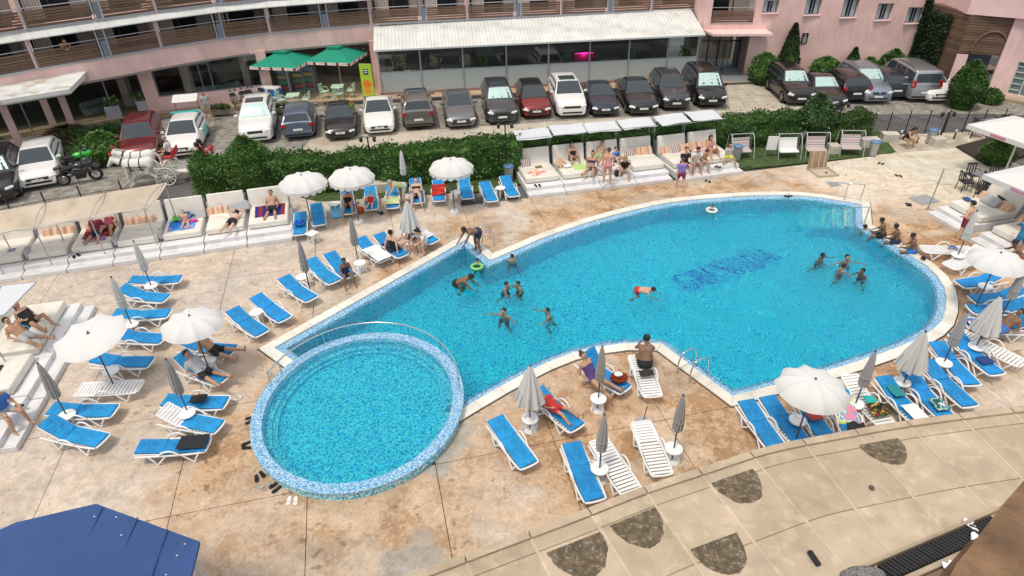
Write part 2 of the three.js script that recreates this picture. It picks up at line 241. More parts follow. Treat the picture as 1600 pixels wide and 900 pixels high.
for (let i = 0; i < 11; i++) { const xa = -11 + i * 2.2, xb = xa + 2.17, zn = (x) => lerp(-29.6, -36.2, (x + 11) / 26) - 0.1, zf = (x) => lerp(-34.4, -37.9, (x + 11) / 26); obj('paving_slab', triUV(slab([[xa, zn(xa)], [xb, zn(xb)], [xb, zf(xb)], [xa, zf(xa)]], -0.002 - 0.004 * rnd(), 0.05)), i % 3 ? beigeSl : beigeSl2, aisle); }
{ const q = gp([[1140, 175], [1135, 133], [1176, 131], [1290, 183]]); const fore = structGroup('entrance_paving'); for (let i = 0; i < 5; i++) for (let j = 0; j < 5; j++) { const P = (s, t) => [0, 1].map(k => lerp(lerp(q[0][k], q[3][k], s), lerp(q[1][k], q[2][k], s), t)), e = 0.003; obj('paving_slab', triUV(slab([P(i / 5 + e, j / 5 + e), P((i + 1) / 5 - e, j / 5 + e), P((i + 1) / 5 - e, (j + 1) / 5 - e), P(i / 5 + e, (j + 1) / 5 - e)], 0.006 + 0.004 * rnd(), 0.04)), rnd() < 0.5 ? beigeSl : beigeSl2, fore); } }
// pavement along the building, with a kerb
const front = [[-45, -25.2], [-30, -34.6], [-22.4, -38.2], [-15, -40.1], [-7, -40.7], [13.2, -42.7], [16.5, -42.9], [17, -43.5], [34, -44.6]], back = [[34, -50], [-8, -50], [-45, -44]];
struct('pavement', triUV(slab([...front, ...back], 0.12, 0.2)), mat([0.80, 0.70, 0.58], 0.85, { map: concreteTex, bumpMap: bump1, bumpScale: 0.005 }));
{ const kerb = structGroup('kerb'), pts = curve2(front, 60); for (let i = 0; i < 60; i++) { const a = pts[i], b = pts[i + 1], L = Math.hypot(b[0] - a[0], b[1] - a[1]); obj('kerb_stone', triUV(place(new RoundedBoxGeometry(L - 0.012, 0.22, 0.16, 1, 0.015), (a[0] + b[0]) / 2, 0.02, (a[1] + b[1]) / 2, 0, -Math.atan2(b[1] - a[1], b[0] - a[0]), 0)), mat([0.55, 0.54, 0.51], 0.9, { map: asphaltTex }), kerb); } }
// painted bay lines
{ const lines = structGroup('parking_lines'), m = mat([0.72, 0.72, 0.7], 0.8, { map: concreteTex }); for (const [a, b, c, d] of [[160, 330, 215, 268], [402, 245, 424, 196], [505, 222, 513, 184], [564, 218, 568, 176], [632, 205, 627, 172], [690, 200, 682, 168], [752, 190, 740, 162], [812, 190, 800, 160], [316, 225, 336, 185], [1160, 182, 1120, 150]]) { const p = G(a, b), q = G(c, d), w = V3().subVectors(q, p), n = V3(-w.z, 0, w.x).normalize().multiplyScalar(0.055); obj('painted_line', sheet([[p.x - n.x, p.z - n.z], [p.x + n.x, p.z + n.z], [q.x + n.x, q.z + n.z], [q.x - n.x, q.z - n.z]], 0.004), m, lines); } }
// ---------- swimming pools ----------
function mosaic(cols, sz = 2.5, n = 64, px = 8, grout = 0.8) { return tex(n * px, n * px, (i, j) => { const a = i / px | 0, b = j / px | 0, e = i % px === 0 || j % px === 0, h = hash2(a * 3 + 1, b * 5 + 2), c = cols[(h * cols.length) | 0], k = 0.9 + 0.2 * hash2(a + 77, b + 5); return c.map(q => q * k * (e ? grout : 1)); }, { rep: [1 / sz, 1 / sz] }); }
const mosFloor = mosaic([[0.80, 0.97, 0.995], [0.64, 0.93, 0.985], [0.40, 0.83, 0.95], [0.72, 0.95, 0.99], [0.16, 0.60, 0.83], [0.88, 0.98, 0.995], [0.30, 0.74, 0.90]]);
const mosRim = mosaic([[0.74, 0.87, 0.94], [0.55, 0.76, 0.90], [0.36, 0.63, 0.84], [0.80, 0.90, 0.94], [0.24, 0.52, 0.76], [0.48, 0.72, 0.88]], 1.5);
const mosFloorM = mat([1, 1, 1], 0.4, { map: mosFloor }), mosRimM = mat([0.94, 0.94, 0.94], 0.35, { map: mosRim }), mosDark = mosFloorM;
const copingTones = [0, 1, 2, 3].map(k => mat([0.92 - 0.03 * k, 0.92 - 0.03 * k, 0.91 - 0.035 * k], 0.6, { map: paleTex, bumpMap: bump1, bumpScale: 0.003 }));
const pool = structGroup('swimming_pool'), PD = -1.6, WL = -0.06;
struct('floor', triUV(sheet(basinPoly, PD)), mosFloorM, pool);
function strip(pts, ya, pts2, yb, closed) { const pos = [], uv = [], idx = []; let s = 0; pts.forEach((p, i) => { if (i) s += Math.hypot(p[0] - pts[i - 1][0], p[1] - pts[i - 1][1]); const q = pts2[i], w = Math.hypot(p[0] - q[0], p[1] - q[1], ya - yb); pos.push(p[0], ya, p[1], q[0], yb, q[1]); uv.push(s, 0, s, w); if (i) { const k = 2 * i; idx.push(k - 2, k, k - 1, k - 1, k, k + 1); } }); const g = new THREE.BufferGeometry(); g.setAttribute('position', new THREE.Float32BufferAttribute(pos, 3)); g.setAttribute('uv', new THREE.Float32BufferAttribute(uv, 2)); g.setIndex(idx); g.computeVertexNormals(); return g; }
struct('wall', strip(basinPoly, -0.02, basinPoly, PD), mosFloorM, pool);
{ const p1 = offset(path, 0.345), p2 = offset(path, 0.66); obj('overflow_strip', strip(p1, -0.012, p2, -0.085), mosRimM, pool);
  // coping stones, one by one
  const dense = []; let acc = 0; for (let i = 0; i < path.length - 1; i++) { const L = Math.hypot(path[i + 1][0] - path[i][0], path[i + 1][1] - path[i][1]), n = Math.max(1, Math.round(L / 0.75)); for (let k = 0; k < n; k++) dense.push([i, k / n, (k + 1) / n]); }
  const at = (pts, i, t) => [lerp(pts[i][0], pts[i + 1][0], t), lerp(pts[i][1], pts[i + 1][1], t)], o1 = offset(path, 0.02), o2 = offset(path, 0.36);
  for (const [i, a, b] of dense) { const e = 0.006; obj('coping_stone', triUV(slab([at(o1, i, a + e), at(o1, i, b - e), at(o2, i, b - e), at(o2, i, a + e)], 0.035 + 0.002 * rnd(), 0.11)), copingTones[(rnd() * 4) | 0], pool); }
  obj('drain_gap', strip(offset(path, -0.02), 0.004, o1, 0.004), mat([0.05, 0.045, 0.04], 0.9), pool); }
// steps in the corner
{ const a = offset(path, 0.6), iE = path.findIndex(p => Math.hypot(p[0] - cE[0], p[1] - cE[1]) < 0.02), iD = path.findIndex(p => Math.hypot(p[0] - cD[0], p[1] - cD[1]) < 0.02);
  const e = a[iE], d = a[iD], L = Math.hypot(e[0] - d[0], e[1] - d[1]), t = [(e[0] - d[0]) / L, (e[1] - d[1]) / L], n = [-t[1], t[0]];
  for (let k = 0; k < 5; k++) { const q = (s, w) => [d[0] + t[0] * s + n[0] * w, d[1] + t[1] * s + n[1] * w], y = -0.22 - k * 0.24, w0 = k * 0.42 - 0.05, w1 = (k + 1) * 0.42; const s = obj('step', triUV(slab([q(-0.6, w0), q(L, w0), q(L, w1), q(-0.6, w1)], y, PD < y ? y - PD - 0.01 : 0.1)), mosFloorM, pool); obj('nosing', slab([q(-0.6, w1 - 0.07), q(L + 0.002, w1 - 0.07), q(L + 0.002, w1 + 0.004), q(-0.6, w1 + 0.004)], y + 0.008, 0.05), copingTones[0], s); }
  const rails = [[[1300, 320], [1352, 316], [1350, 300], [1283, 303]], [[1357, 352], [1292, 346]]];
  const r1 = thing('pool_handrail', 'slim steel handrail at the far side of the pool steps', 'handrail'), r2 = thing('pool_handrail', 'slim steel handrail leading down the near side of the pool steps', 'handrail');
  const A = G(1343, 317), B = G(1318, 314), C = G(1283, 307, -0.1); obj('rail', tube([V3(A.x, 0.86, A.z), V3(B.x, 0.84, B.z), V3(C.x, 0.62, C.z)], 0.021, 8, 12), steel, r1); obj('post', bar(V3(A.x, 0, A.z), V3(A.x, 0.87, A.z), 0.019), steel, r1); obj('post', bar(V3(B.x, -0.02, B.z), V3(B.x, 0.85, B.z), 0.019), steel, r1); 
  const E2 = G(1349, 353), F2 = G(1290, 346, -0.3); obj('rail', tube([V3(E2.x, 0.86, E2.z), V3(lerp(E2.x, F2.x, 0.45), 0.6, lerp(E2.z, F2.z, 0.45)), V3(F2.x, 0.05, F2.z)], 0.021, 8, 12), steel, r2); obj('post', bar(V3(E2.x, 0, E2.z), V3(E2.x, 0.87, E2.z), 0.019), steel, r2); obj('post', bar(V3(F2.x, PD, F2.z), V3(F2.x, 0.06, F2.z), 0.019), steel, r2); }
// name laid in dark mosaic on the pool floor
{ const font = await new FontLoader().loadAsync('fonts/droid/droid_serif_bold.typeface.json'); const a = G(1073, 461, -1.0), b = G(1222, 414, -1.0), L = a.distanceTo(b); const g = new TextGeometry('GRENADA', { font, size: 1, depth: 0.004, curveSegments: 4 }); g.computeBoundingBox(); const w = g.boundingBox.max.x; g.scale(L / w, 1.15, 1); g.rotateX(-Math.PI / 2); const m = obj('floor_lettering', triUV(g), mat([0.16, 0.26, 0.72], 0.4, { map: mosFloor }), pool); m.position.set(a.x, PD + 0.006, a.z); m.rotation.y = -Math.atan2(b.z - a.z, b.x - a.x); }
// children's pool: a raised ring
const kid = structGroup('paddling_pool');
{ const ring = (k0, k1, y, h) => slab(ellipse(k0), y, h, { holes: [ellipse(k1)] });
  obj('rim', triUV(ring(0.0, -0.30, 0.30, 0.05)), mosRimM, kid); obj('ring_wall', triUV(ring(-0.05, -0.32, 0.248, 1.85)), mosDark, kid); 
  const inner = ellipse(-0.315); obj('inner_wall', strip([...inner, inner[0]], 0.262, [...inner, inner[0]], -0.32), mosFloorM, kid); obj('floor', triUV(sheet(ellipse(-0.28), -0.3)), mosFloorM, kid);
  for (const [k, y] of [[-0.50, -0.06], [-0.64, -0.16]]) obj('step', triUV(ring(-0.30, k, y, 0.25)), mosFloorM, kid);
  for (const [px, py] of [[633, 574], [530, 618], [598, 668]]) { const p = G(px, py, -0.15); obj('floor_inlet', cyl(0.055, 0.06, 0.02, p.x, -0.285, p.z), white, kid); }
  const r = thing('pool_guard_rail', 'curved steel guard rail on the rim between the paddling pool and main pool', 'guard rail'); const pts = []; for (let t = -166; t <= -2; t += 8) { const e = ell(t * D, -0.12); pts.push(V3(e[0], 0.78, e[1])); } obj('rail', tube(pts, 0.024, 8, 80), steel, r);
  for (const t of [-166, -156, -124, -96, -68, -40, -6]) { const e = ell(t * D, -0.12); obj('post', bar(V3(e[0], 0.29, e[1]), V3(e[0], 0.775, e[1]), 0.018), steel, r); } }
const WV = [[1.1, 9, 0], [1.45, 13, 1.3], [0.8, 16, 2.1], [1.75, 19, 4], [1.2, 24, 0.7], [0.55, 11, 3.3]];
// water: closed solids with a rippled surface
const wave = tex(1024, 1024, (i, j, u, v) => { const T = Math.PI * 2; const wx = fbm(u * 8, v * 8, 3, 8), wy = fbm(u * 8 + 4, v * 8 + 4, 3, 8);
  let h = 0.5 + 0.16 * Math.sin(T * (5 * u + 9 * v) + 7 * wx) + 0.13 * Math.sin(T * (-7 * u + 11 * v) + 6 * wy) + 0.10 * Math.sin(T * (15 * u + 19 * v) + 8 * wx) + 0.09 * (fbm(u * 24, v * 24, 2, 24) - 0.5); return [h, h, h]; }, { data: true, rep: [1 / 7, 1 / 7] });
const SWIM = [[713, 446], [746, 414], [800, 404], [792, 448], [809, 447], [787, 490], [855, 489], [998, 455], [1113, 328], [1352, 358], [1442, 408], [1286, 404], [1324, 407], [1319, 421], [1348, 428]].map(([a, b]) => G(a, b, WL));
const waveMain = tex(2048, 1280, (i, j, u, v) => { const x = -9 + u * 25.5, z = -11 - v * 16, q = fbm(x * 0.55, z * 0.55, 3) - 0.5, q2 = fbm(x * 0.8 + 20, z * 0.8 + 7, 2) - 0.5, A = lerp(0.22, 1, sstep(1, 9, x)) * (0.5 + fbm(x * 0.35 + 9, z * 0.35, 2));
  let h = 0; for (const [a, k, p] of WV) h += Math.sin((x * Math.cos(a + q * 0.9) + z * Math.sin(a + q * 0.9)) * k + p + 5 * q2) / k; h *= A * 0.42; h += 0.03 * (fbm(x * 5, z * 5, 2) - 0.5);
  for (const s of SWIM) { const r = Math.hypot(x - s.x, z - s.z); if (r < 1.5) h += 0.08 * Math.cos(r * 19) * Math.exp(-r * 1.6) * sstep(1.5, 0.9, r); } h = 0.5 + h; return [h, h, h]; }, { data: true, clamp: true, rep: [1 / 25.5, 1 / 16] }); waveMain.offset.set(9 / 25.5, -11 / 16);
const waterM = mat([1, 1, 1], 0.0, { transmission: 1, thickness: 1.4, ior: 1.333, attenuationColor: new THREE.Color(0.02, 0.87, 0.99), attenuationDistance: 3.4, bumpMap: waveMain, bumpScale: 0.085 });
const waveK = wave.clone(); waveK.repeat.set(1 / 3.2, 1 / 3.2); waveK.needsUpdate = true;
const waterK = mat([1, 1, 1], 0.0, { transmission: 1, thickness: 0.5, ior: 1.333, attenuationColor: new THREE.Color(0.03, 0.82, 0.97), attenuationDistance: 1.8, bumpMap: waveK, bumpScale: 0.012 });
struct('pool_water', triUV(slab(closeByArc(offset(path, 0.58), -0.2), WL, 1.6)), waterM);
struct('paddling_pool_water', triUV(slab(ellipse(-0.27), 0.235, 0.63)), waterK);

// ---------- raised tiled terrace of the near building ----------
const terrTex = tex(1024, 1024, (i, j, u, v) => { const n = fbm(u * 6, v * 6, 5, 6), m = fbm(u * 20 + 3, v * 20, 4, 20), sp = hash2(i >> 1, j >> 1), w = sstep(0.62, 0.72, fbm(u * 34, v * 34, 3, 34)), d = sstep(0.56, 0.74, fbm(u * 9 + 5, v * 9 + 2, 5)); const k = 0.96 + 0.12 * (n - 0.5) + 0.10 * (m - 0.5) + 0.06 * (sp - 0.5) - 0.05 * d + 0.05 * w; return [0.785 * k, 0.722 * k, 0.638 * k]; }, { rep: [0.21, 0.21] }); let window_terrace; const terrace = structGroup('roof_terrace'), TY = 3;
{ const edge = curve2(gp([[380, 1000], [500, 955], [650, 898], [800, 842], [900, 805], [1000, 766], [1100, 733], [1200, 701], [1300, 681], [1400, 663], [1500, 649], [1600, 637], [1720, 626], [1900, 612]], TY), 60);
  const tone = [0, 1, 2, 3].map(k => mat([0.93 - 0.035 * k, 0.90 - 0.035 * k, 0.86 - 0.04 * k], 0.8, { map: terrTex, bumpMap: bump1, bumpScale: 0.006 }));
  const at = (s, d) => { const t = clamp(s, 0, 0.9999) * 60, i = t | 0, f = t - i, a = edge[i], b = edge[i + 1], L = Math.hypot(b[0] - a[0], b[1] - a[1]); let nx = -(b[1] - a[1]) / L, nz = (b[0] - a[0]) / L; const j = Math.min(58, i + 1), a2 = edge[j], b2 = edge[j + 1], L2 = Math.hypot(b2[0] - a2[0], b2[1] - a2[1]); nx = lerp(nx, -(b2[1] - a2[1]) / L2, f); nz = lerp(nz, (b2[0] - a2[0]) / L2, f); return [lerp(a[0], b[0], f) + nx * d, lerp(a[1], b[1], f) + nz * d]; };
  let len = 0; for (let i = 0; i < 60; i++) len += Math.hypot(edge[i + 1][0] - edge[i][0], edge[i + 1][1] - edge[i][1]);
  const n = Math.round(len / 1.13), rows = [0.40, 1.62, 2.86, 4.1, 5.4, 6.8];
  obj('terrace_body', slab([...Array.from({ length: 31 }, (_, i) => at(i / 30, 0.06)), ...Array.from({ length: 31 }, (_, i) => at(1 - i / 30, 6.9))], TY - 0.022, 0.35), mat([0.80, 0.78, 0.74], 0.9, { map: terrTex }), terrace);
  const dirtTex = tex(256, 256, (i, j, u, v) => { const q = fbm(u * 10, v * 10, 5), r = hash2(i, j), w = sstep(0.62, 0.72, fbm(u * 14 + 4, v * 14, 4)); const c = [0.36 + 0.22 * (q - 0.5), 0.315 + 0.2 * (q - 0.5), 0.25 + 0.16 * (q - 0.5)].map(k => k * (0.8 + 0.4 * r)); return c.map(k => lerp(k, 0.6, w * 0.5)); });
  const dirtM = mat([1.45, 1.45, 1.45], 0.95, { map: dirtTex, bumpMap: bumpFine, bumpScale: 0.012 });
  const poly = (s0, s1, d0, d1, m = 4) => [...Array.from({ length: m + 1 }, (_, i) => at(lerp(s0, s1, i / m), d0)), ...Array.from({ length: m + 1 }, (_, i) => at(lerp(s1, s0, i / m), d1))];
  for (let k = 0; k < n; k++) {
    const e = 0.014 / 1.13 / n * 1, s0 = (k + 0) / n + e, s1 = (k + 1) / n - e;
    obj('edge_stone', triUV(slab(poly(s0, s1, -0.03, 0.12), TY + 0.035, 0.4)), tone[k % 3], terrace);
    obj('border_tile', triUV(slab(poly(s0, s1, 0.135, 0.385), TY - 0.006 * rnd(), 0.02)), tone[(rnd() * 4) | 0], terrace);
    for (let r = 0; r < rows.length - 1; r++) obj('terrace_tile', triUV(slab(poly(s0, s1, rows[r] + 0.012, rows[r + 1] - 0.012), TY - 0.005 * rnd(), 0.016)), tone[(rnd() * 4) | 0], terrace);
  }
  const jm = mat([0.98, 0.96, 0.93], 0.85, { map: terrTex }); for (let k = 1; k < n; k++) obj('joint_strip', triUV(slab(poly(k / n - 0.028 / len, k / n + 0.028 / len, 0.13, 6.8, 1), TY + 0.004, 0.02)), jm, terrace);
  // half-round dirt marks left by planters
  for (const [px, py, r, ax, ay] of [[895, 848, 0.50, 0, 0], [990, 806, 0.48, 0, 0], [1143, 744, 0.47, 0, 0], [1112, 846, 0.47, 0, 0], [1372, 690, 0.44, 0, 0]]) {
    const c = G(px, py, TY); let best = 0, bd = 1e9; for (let s = 0; s <= 400; s++) { const p = at(s / 400, 0), d = Math.hypot(p[0] - c.x, p[1] - c.z); if (d < bd) { bd = d; best = s / 400; } }
    const d0 = bd; const pts = [], du = 1 / len; for (let a = 0; a <= 60; a++) { const t = a / 60 * Math.PI, w = r * (1 + 0.10 * (fbm(px + a * 0.3, 3, 3) - 0.5)); pts.push(at(best - Math.cos(t) * w * du, d0 + Math.sin(t) * w * 1.35)); }
    obj('dirt_patch', triUV(sheet(pts, TY + 0.006), 1.3), dirtM, terrace); }
  window_terrace = at;
}
// ---------- buildings ----------
const plaster = (c, s = 0.1) => tex(512, 512, (i, j, u, v) => { const n = fbm(u * 6, v * 6, 5, 6), st = sstep(0.58, 0.8, fbm(u * 14, v * 2.0, 4, 2)), h = hash2(i, j); const k = 1 + s * (n - 0.5) * 2 + 0.03 * (h - 0.5) - 0.10 * st; return [c[0] * k, c[1] * k, c[2] * k]; }, { rep: [0.14, 0.14] });
const pinkTex = plaster([0.925, 0.80, 0.785]), pink = mat([0.95, 0.92, 0.90], 0.9, { map: pinkTex, bumpMap: bump1, bumpScale: 0.004 }), pinkPale = mat([1, 0.99, 1], 0.9, { map: pinkTex, bumpMap: bump1, bumpScale: 0.004 });
const creamTex = grain([0.87, 0.88, 0.87], 0.06, 8, { tint: [-0.2, -0.21, -0.23] }), cream = mat([0.95, 0.95, 0.95], 0.7, { map: creamTex });
const slatTones = [0, 1, 2].map(k => mat([0.155 + 0.035 * k, 0.095 + 0.022 * k, 0.062 + 0.016 * k], 0.7, { map: grain([0.9, 0.9, 0.9], 0.25, 16, { rep: [0.6, 3] }) }));
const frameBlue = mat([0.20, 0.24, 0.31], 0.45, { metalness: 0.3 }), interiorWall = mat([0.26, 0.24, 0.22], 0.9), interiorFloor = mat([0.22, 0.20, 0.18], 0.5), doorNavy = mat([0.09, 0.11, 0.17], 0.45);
const pane = mat([0.82, 0.88, 0.87], 0.02, { transmission: 1, thickness: 0, ior: 1.5 }), frosted = mat([0.72, 0.80, 0.80], 0.32, { transmission: 0.5, thickness: 0 });
const curtain = mat([0.50, 0.47, 0.42], 0.95), leafGreens = [[0.05, 0.13, 0.03], [0.08, 0.19, 0.04], [0.04, 0.10, 0.025], [0.11, 0.22, 0.05]];
const seg = (a, b, y0, y1, th, e = 0) => { const L = Math.hypot(b[0] - a[0], b[1] - a[1]); return place(new THREE.BoxGeometry(L + e, y1 - y0, th), (a[0] + b[0]) / 2, (y0 + y1) / 2, (a[1] + b[1]) / 2, 0, -Math.atan2(b[1] - a[1], b[0] - a[0]), 0); };
function offL(pts, d) { return offset(pts, d); }
const hotel = thing('hotel_building', 'long curved pink hotel with brown slatted balconies behind the parked cars', 'building');
const upper = curve2([[-34, -22], [-29.5, -28.4], [-25.6, -33.05], [-22.35, -36.1], [-18.8, -39.3], [-15.4, -41.5], [-8.3, -43.9]], 24).concat(straight([-8.3, -43.9], [12.85, -46.75], 8).slice(1));
const groundLine = [[-36, -26], [-28, -35.5], [-22.0, -39.3], [-15.5, -41.55], [-8.3, -43.9]];
const atLine = (pts, x) => { for (let i = 0; i < pts.length - 1; i++) if (x <= pts[i + 1][0] || i === pts.length - 2) { const t = (x - pts[i][0]) / (pts[i + 1][0] - pts[i][0]); return [x, lerp(pts[i][1], pts[i + 1][1], t)]; } };
const wallStrip = (pts, y0, y1, th) => triUV(merge(pts.slice(0, -1).map((p, i) => seg(p, pts[i + 1], y0, y1, th, 0.05))));
{
  const left = upper.slice(0, 25), inn = offset(upper, -1.55), bk = offset(upper, -1.75);
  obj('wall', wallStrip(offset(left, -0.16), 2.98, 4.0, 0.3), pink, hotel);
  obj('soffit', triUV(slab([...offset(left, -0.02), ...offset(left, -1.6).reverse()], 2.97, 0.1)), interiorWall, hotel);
  const gl = (x) => atLine(groundLine, x);
  for (const [x0, x1, y0, y1] of [[-22.15, -21.45, 0.1, 3.05], [-21.45, -15.72, 0.1, 0.93], [-15.72, -15.15, 0.1, 3.05], [-9.0, -8.2, 0.1, 3.05], [-21.45, -15.72, 2.93, 3.05]]) obj('wall', triUV(seg(gl(x0), gl(x1), y0, y1, 0.32)), pink, hotel);
  obj('plinth', triUV(seg(gl(-21.5), gl(-15.7), 0.1, 0.9, 0.36)), pinkPale, hotel);
  // ground floor windows: frames, panes, and dim rooms behind them
  const w2 = obj('window', merge([seg(gl(-21.45), gl(-15.72), 0.93, 0.99, 0.1), seg(gl(-21.45), gl(-15.72), 2.87, 2.93, 0.1), ...[-21.42, -19.0, -18.45, -15.76].map(x => seg(gl(x), gl(x + 0.05), 0.99, 2.87, 0.08))]), frameBlue, hotel);
  for (const [a, b] of [[-21.37, -19.0], [-18.95, -18.45], [-18.4, -15.76]]) obj('pane', seg(gl(a), gl(b), 0.99, 2.87, 0.012), pane, w2);
  const w1 = obj('window', seg(gl(-33.5), gl(-22.1), 2.86, 2.95, 0.1), frameBlue, hotel); for (const x of [-33.5, -31.4, -29.4, -27.4, -25.6, -23.8, -22.2]) obj('mullion', seg(gl(x), gl(x + 0.07), 0.12, 2.86, 0.1), frameBlue, w1);
  for (const x of [-33.43, -31.33, -29.33, -27.33, -25.53, -23.73]) obj('pane', seg(gl(x), gl(x + (x > -26 ? 1.5 : 1.9)), 0.12, 2.95, 0.012), pane, w1);
  obj('interior', triUV(merge([slab([[-40, -30], [-28, -37.5], [-22, -41], [-8.4, -45.6], [-8.4, -51], [-40, -46]], 0.135, 0.05), seg([-40, -44], [-8.4, -50.6], 0.1, 3, 0.2), seg([-15.4, -41.9], [-15.4, -50], 0.1, 3, 0.15)])), interiorFloor, hotel);
  obj('ceiling', slab([[-40, -28], [-28, -35.9], [-22, -39.6], [-8.4, -44.2], [-8.4, -51], [-40, -46]], 3.06, 0.08), interiorWall, hotel);
  for (const [x, z] of [[-20.3, -41.3], [-24, -40.6], [-17.2, -43.2]]) obj('column', rbox(0.5, 2.9, 0.5, 0.02, x, 1.55, z), pinkPale, hotel);
  for (const [x, z, r] of [[-19.4, -41.6, 0.3], [-18, -42.2, 0.9], [-23.2, -40.9, 0.4], [-25.3, -39.2, 1]]) obj('lounge_seat', merge([rbox(1.6, 0.42, 0.8, 0.08, x, 0.35, z, 0, r, 0), rbox(1.6, 0.5, 0.2, 0.08, x - 0.3 * Math.sin(r), 0.62, z - 0.3 * Math.cos(r), 0, r, 0)]), mat([0.32, 0.33, 0.37], 0.8), hotel);
  // balconies, two storeys
  for (const [y, pts, yTop] of [[4.02, upper, 5.5], [5.93, left, 8.0]]) {
    const fr = offset(pts, 0.0), bkw = offset(pts, -1.6);
    obj('balcony_slab', triUV(slab([...offset(pts, -0.06), ...offset(pts, -1.7).reverse()], y + 0.06, 0.14)), pinkPale, hotel);
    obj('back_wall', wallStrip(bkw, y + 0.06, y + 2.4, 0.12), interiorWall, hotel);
    let acc = [0]; for (let i = 1; i < pts.length; i++) acc.push(acc[i - 1] + Math.hypot(pts[i][0] - pts[i - 1][0], pts[i][1] - pts[i - 1][1]));
    const A = (s, d = 0) => { let i = 0; while (i < pts.length - 2 && acc[i + 1] < s) i++; const t = clamp((s - acc[i]) / (acc[i + 1] - acc[i])), P = d ? offset(pts, d) : pts; return [lerp(P[i][0], P[i + 1][0], t), lerp(P[i][1], P[i + 1][1], t)]; };
    const total = acc[acc.length - 1], n = Math.round(total / 3.15), w = total / n;
    for (let k = 0; k < n; k++) {
      const s0 = k * w + 0.06, s1 = (k + 1) * w - 0.06, twin = k % 2 === 0, rail = obj('balcony_railing', merge([bar(V3(A(s0)[0], y + 0.98, A(s0)[1]), V3(A(s1)[0], y + 0.98, A(s1)[1]), 0.025, 6), seg(A(s0), A(s1), y - 0.05, y + 0.05, 0.06)]), metalGrey, hotel);
      const cut0 = twin ? s0 + 0.42 : s0;
      for (let q = 0; q < 6; q++) { const ys = y + 0.07 + q * 0.135; obj('slat', seg(A(cut0), A(s1), ys, ys + 0.105, 0.03, q % 2 ? 0.02 : 0), slatTones[(rnd() * 3) | 0], rail); }
      if (twin) obj('end_panel', seg(A(s0 + 0.08), A(s0 + 0.36), y + 0.02, y + 0.86, 0.03), frameBlue, rail);
      for (const s of twin ? [s0, s0 + 0.42] : [s0]) { const p = A(s); obj('post', box(0.07, yTop - y + 0.1, 0.07, p[0], (y + yTop) / 2, p[1], 0, 0.2, 0), metalGrey, hotel); }
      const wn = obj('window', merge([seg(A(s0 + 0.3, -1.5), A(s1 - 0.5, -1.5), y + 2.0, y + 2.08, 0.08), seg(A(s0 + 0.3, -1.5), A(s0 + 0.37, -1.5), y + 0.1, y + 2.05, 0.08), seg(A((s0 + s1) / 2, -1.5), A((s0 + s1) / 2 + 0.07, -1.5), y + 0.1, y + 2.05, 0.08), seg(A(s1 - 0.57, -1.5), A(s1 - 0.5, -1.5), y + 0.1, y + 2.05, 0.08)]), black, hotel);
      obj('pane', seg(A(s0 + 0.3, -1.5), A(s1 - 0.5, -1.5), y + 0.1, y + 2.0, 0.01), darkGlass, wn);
      const cw = []; for (let c = 0; c < 7; c++) cw.push(seg(A(s0 + 0.4 + c * 0.12, -1.47), A(s0 + 0.5 + c * 0.12, -1.47), y + 0.12, y + 1.95, 0.03 + 0.04 * (c % 2))); obj('curtain', merge(cw), curtain, wn);
      if (k % 2) { const p = A(s0, -0.75); obj('dividing_wall', triUV(box(0.22, 2.2, 1.5, p[0], y + 1.1, p[1], 0, heading(A(s0, -1)[0] - p[0], A(s0, -1)[1] - p[1]), 0)), pink, hotel); }
    }
  }
  // ribbed white awning between the storeys
  const a0 = offset(left, 0.25), a1 = offset(left, -0.1); const L = a0.length;
  for (let i = 0; i < L - 1; i++) for (let h = 0; h < 2; h++) { const P = (q, t) => [lerp(q[i][0], q[i + 1][0], t), lerp(q[i][1], q[i + 1][1], t)], A0 = P(a0, h / 2), A1 = P(a0, h / 2 + 0.495), B0 = P(a1, h / 2), B1 = P(a1, h / 2 + 0.495);
    const g = new THREE.BufferGeometry(); const v = [A0[0], 5.55, A0[1], A1[0], 5.55, A1[1], B1[0], 5.93, B1[1], B0[0], 5.93, B0[1]], v2 = v.map((q, k) => k % 3 === 1 ? q - 0.05 : q); g.setAttribute('position', new THREE.Float32BufferAttribute([...v, ...v2], 3)); g.setIndex([0, 1, 2, 0, 2, 3, 4, 6, 5, 4, 7, 6, 0, 4, 5, 0, 5, 1, 1, 5, 6, 1, 6, 2, 3, 2, 6, 3, 6, 7]); const gg = g.toNonIndexed(); gg.computeVertexNormals(); obj('awning_panel', triUV(gg), cream, hotel); }
  obj('wall', wallStrip(offset(upper.slice(23), -1.9), 5.0, 12, 0.2), pink, hotel);
  obj('wall', wallStrip(offset(left, -1.9), 7.6, 12, 0.2), pink, hotel);
}
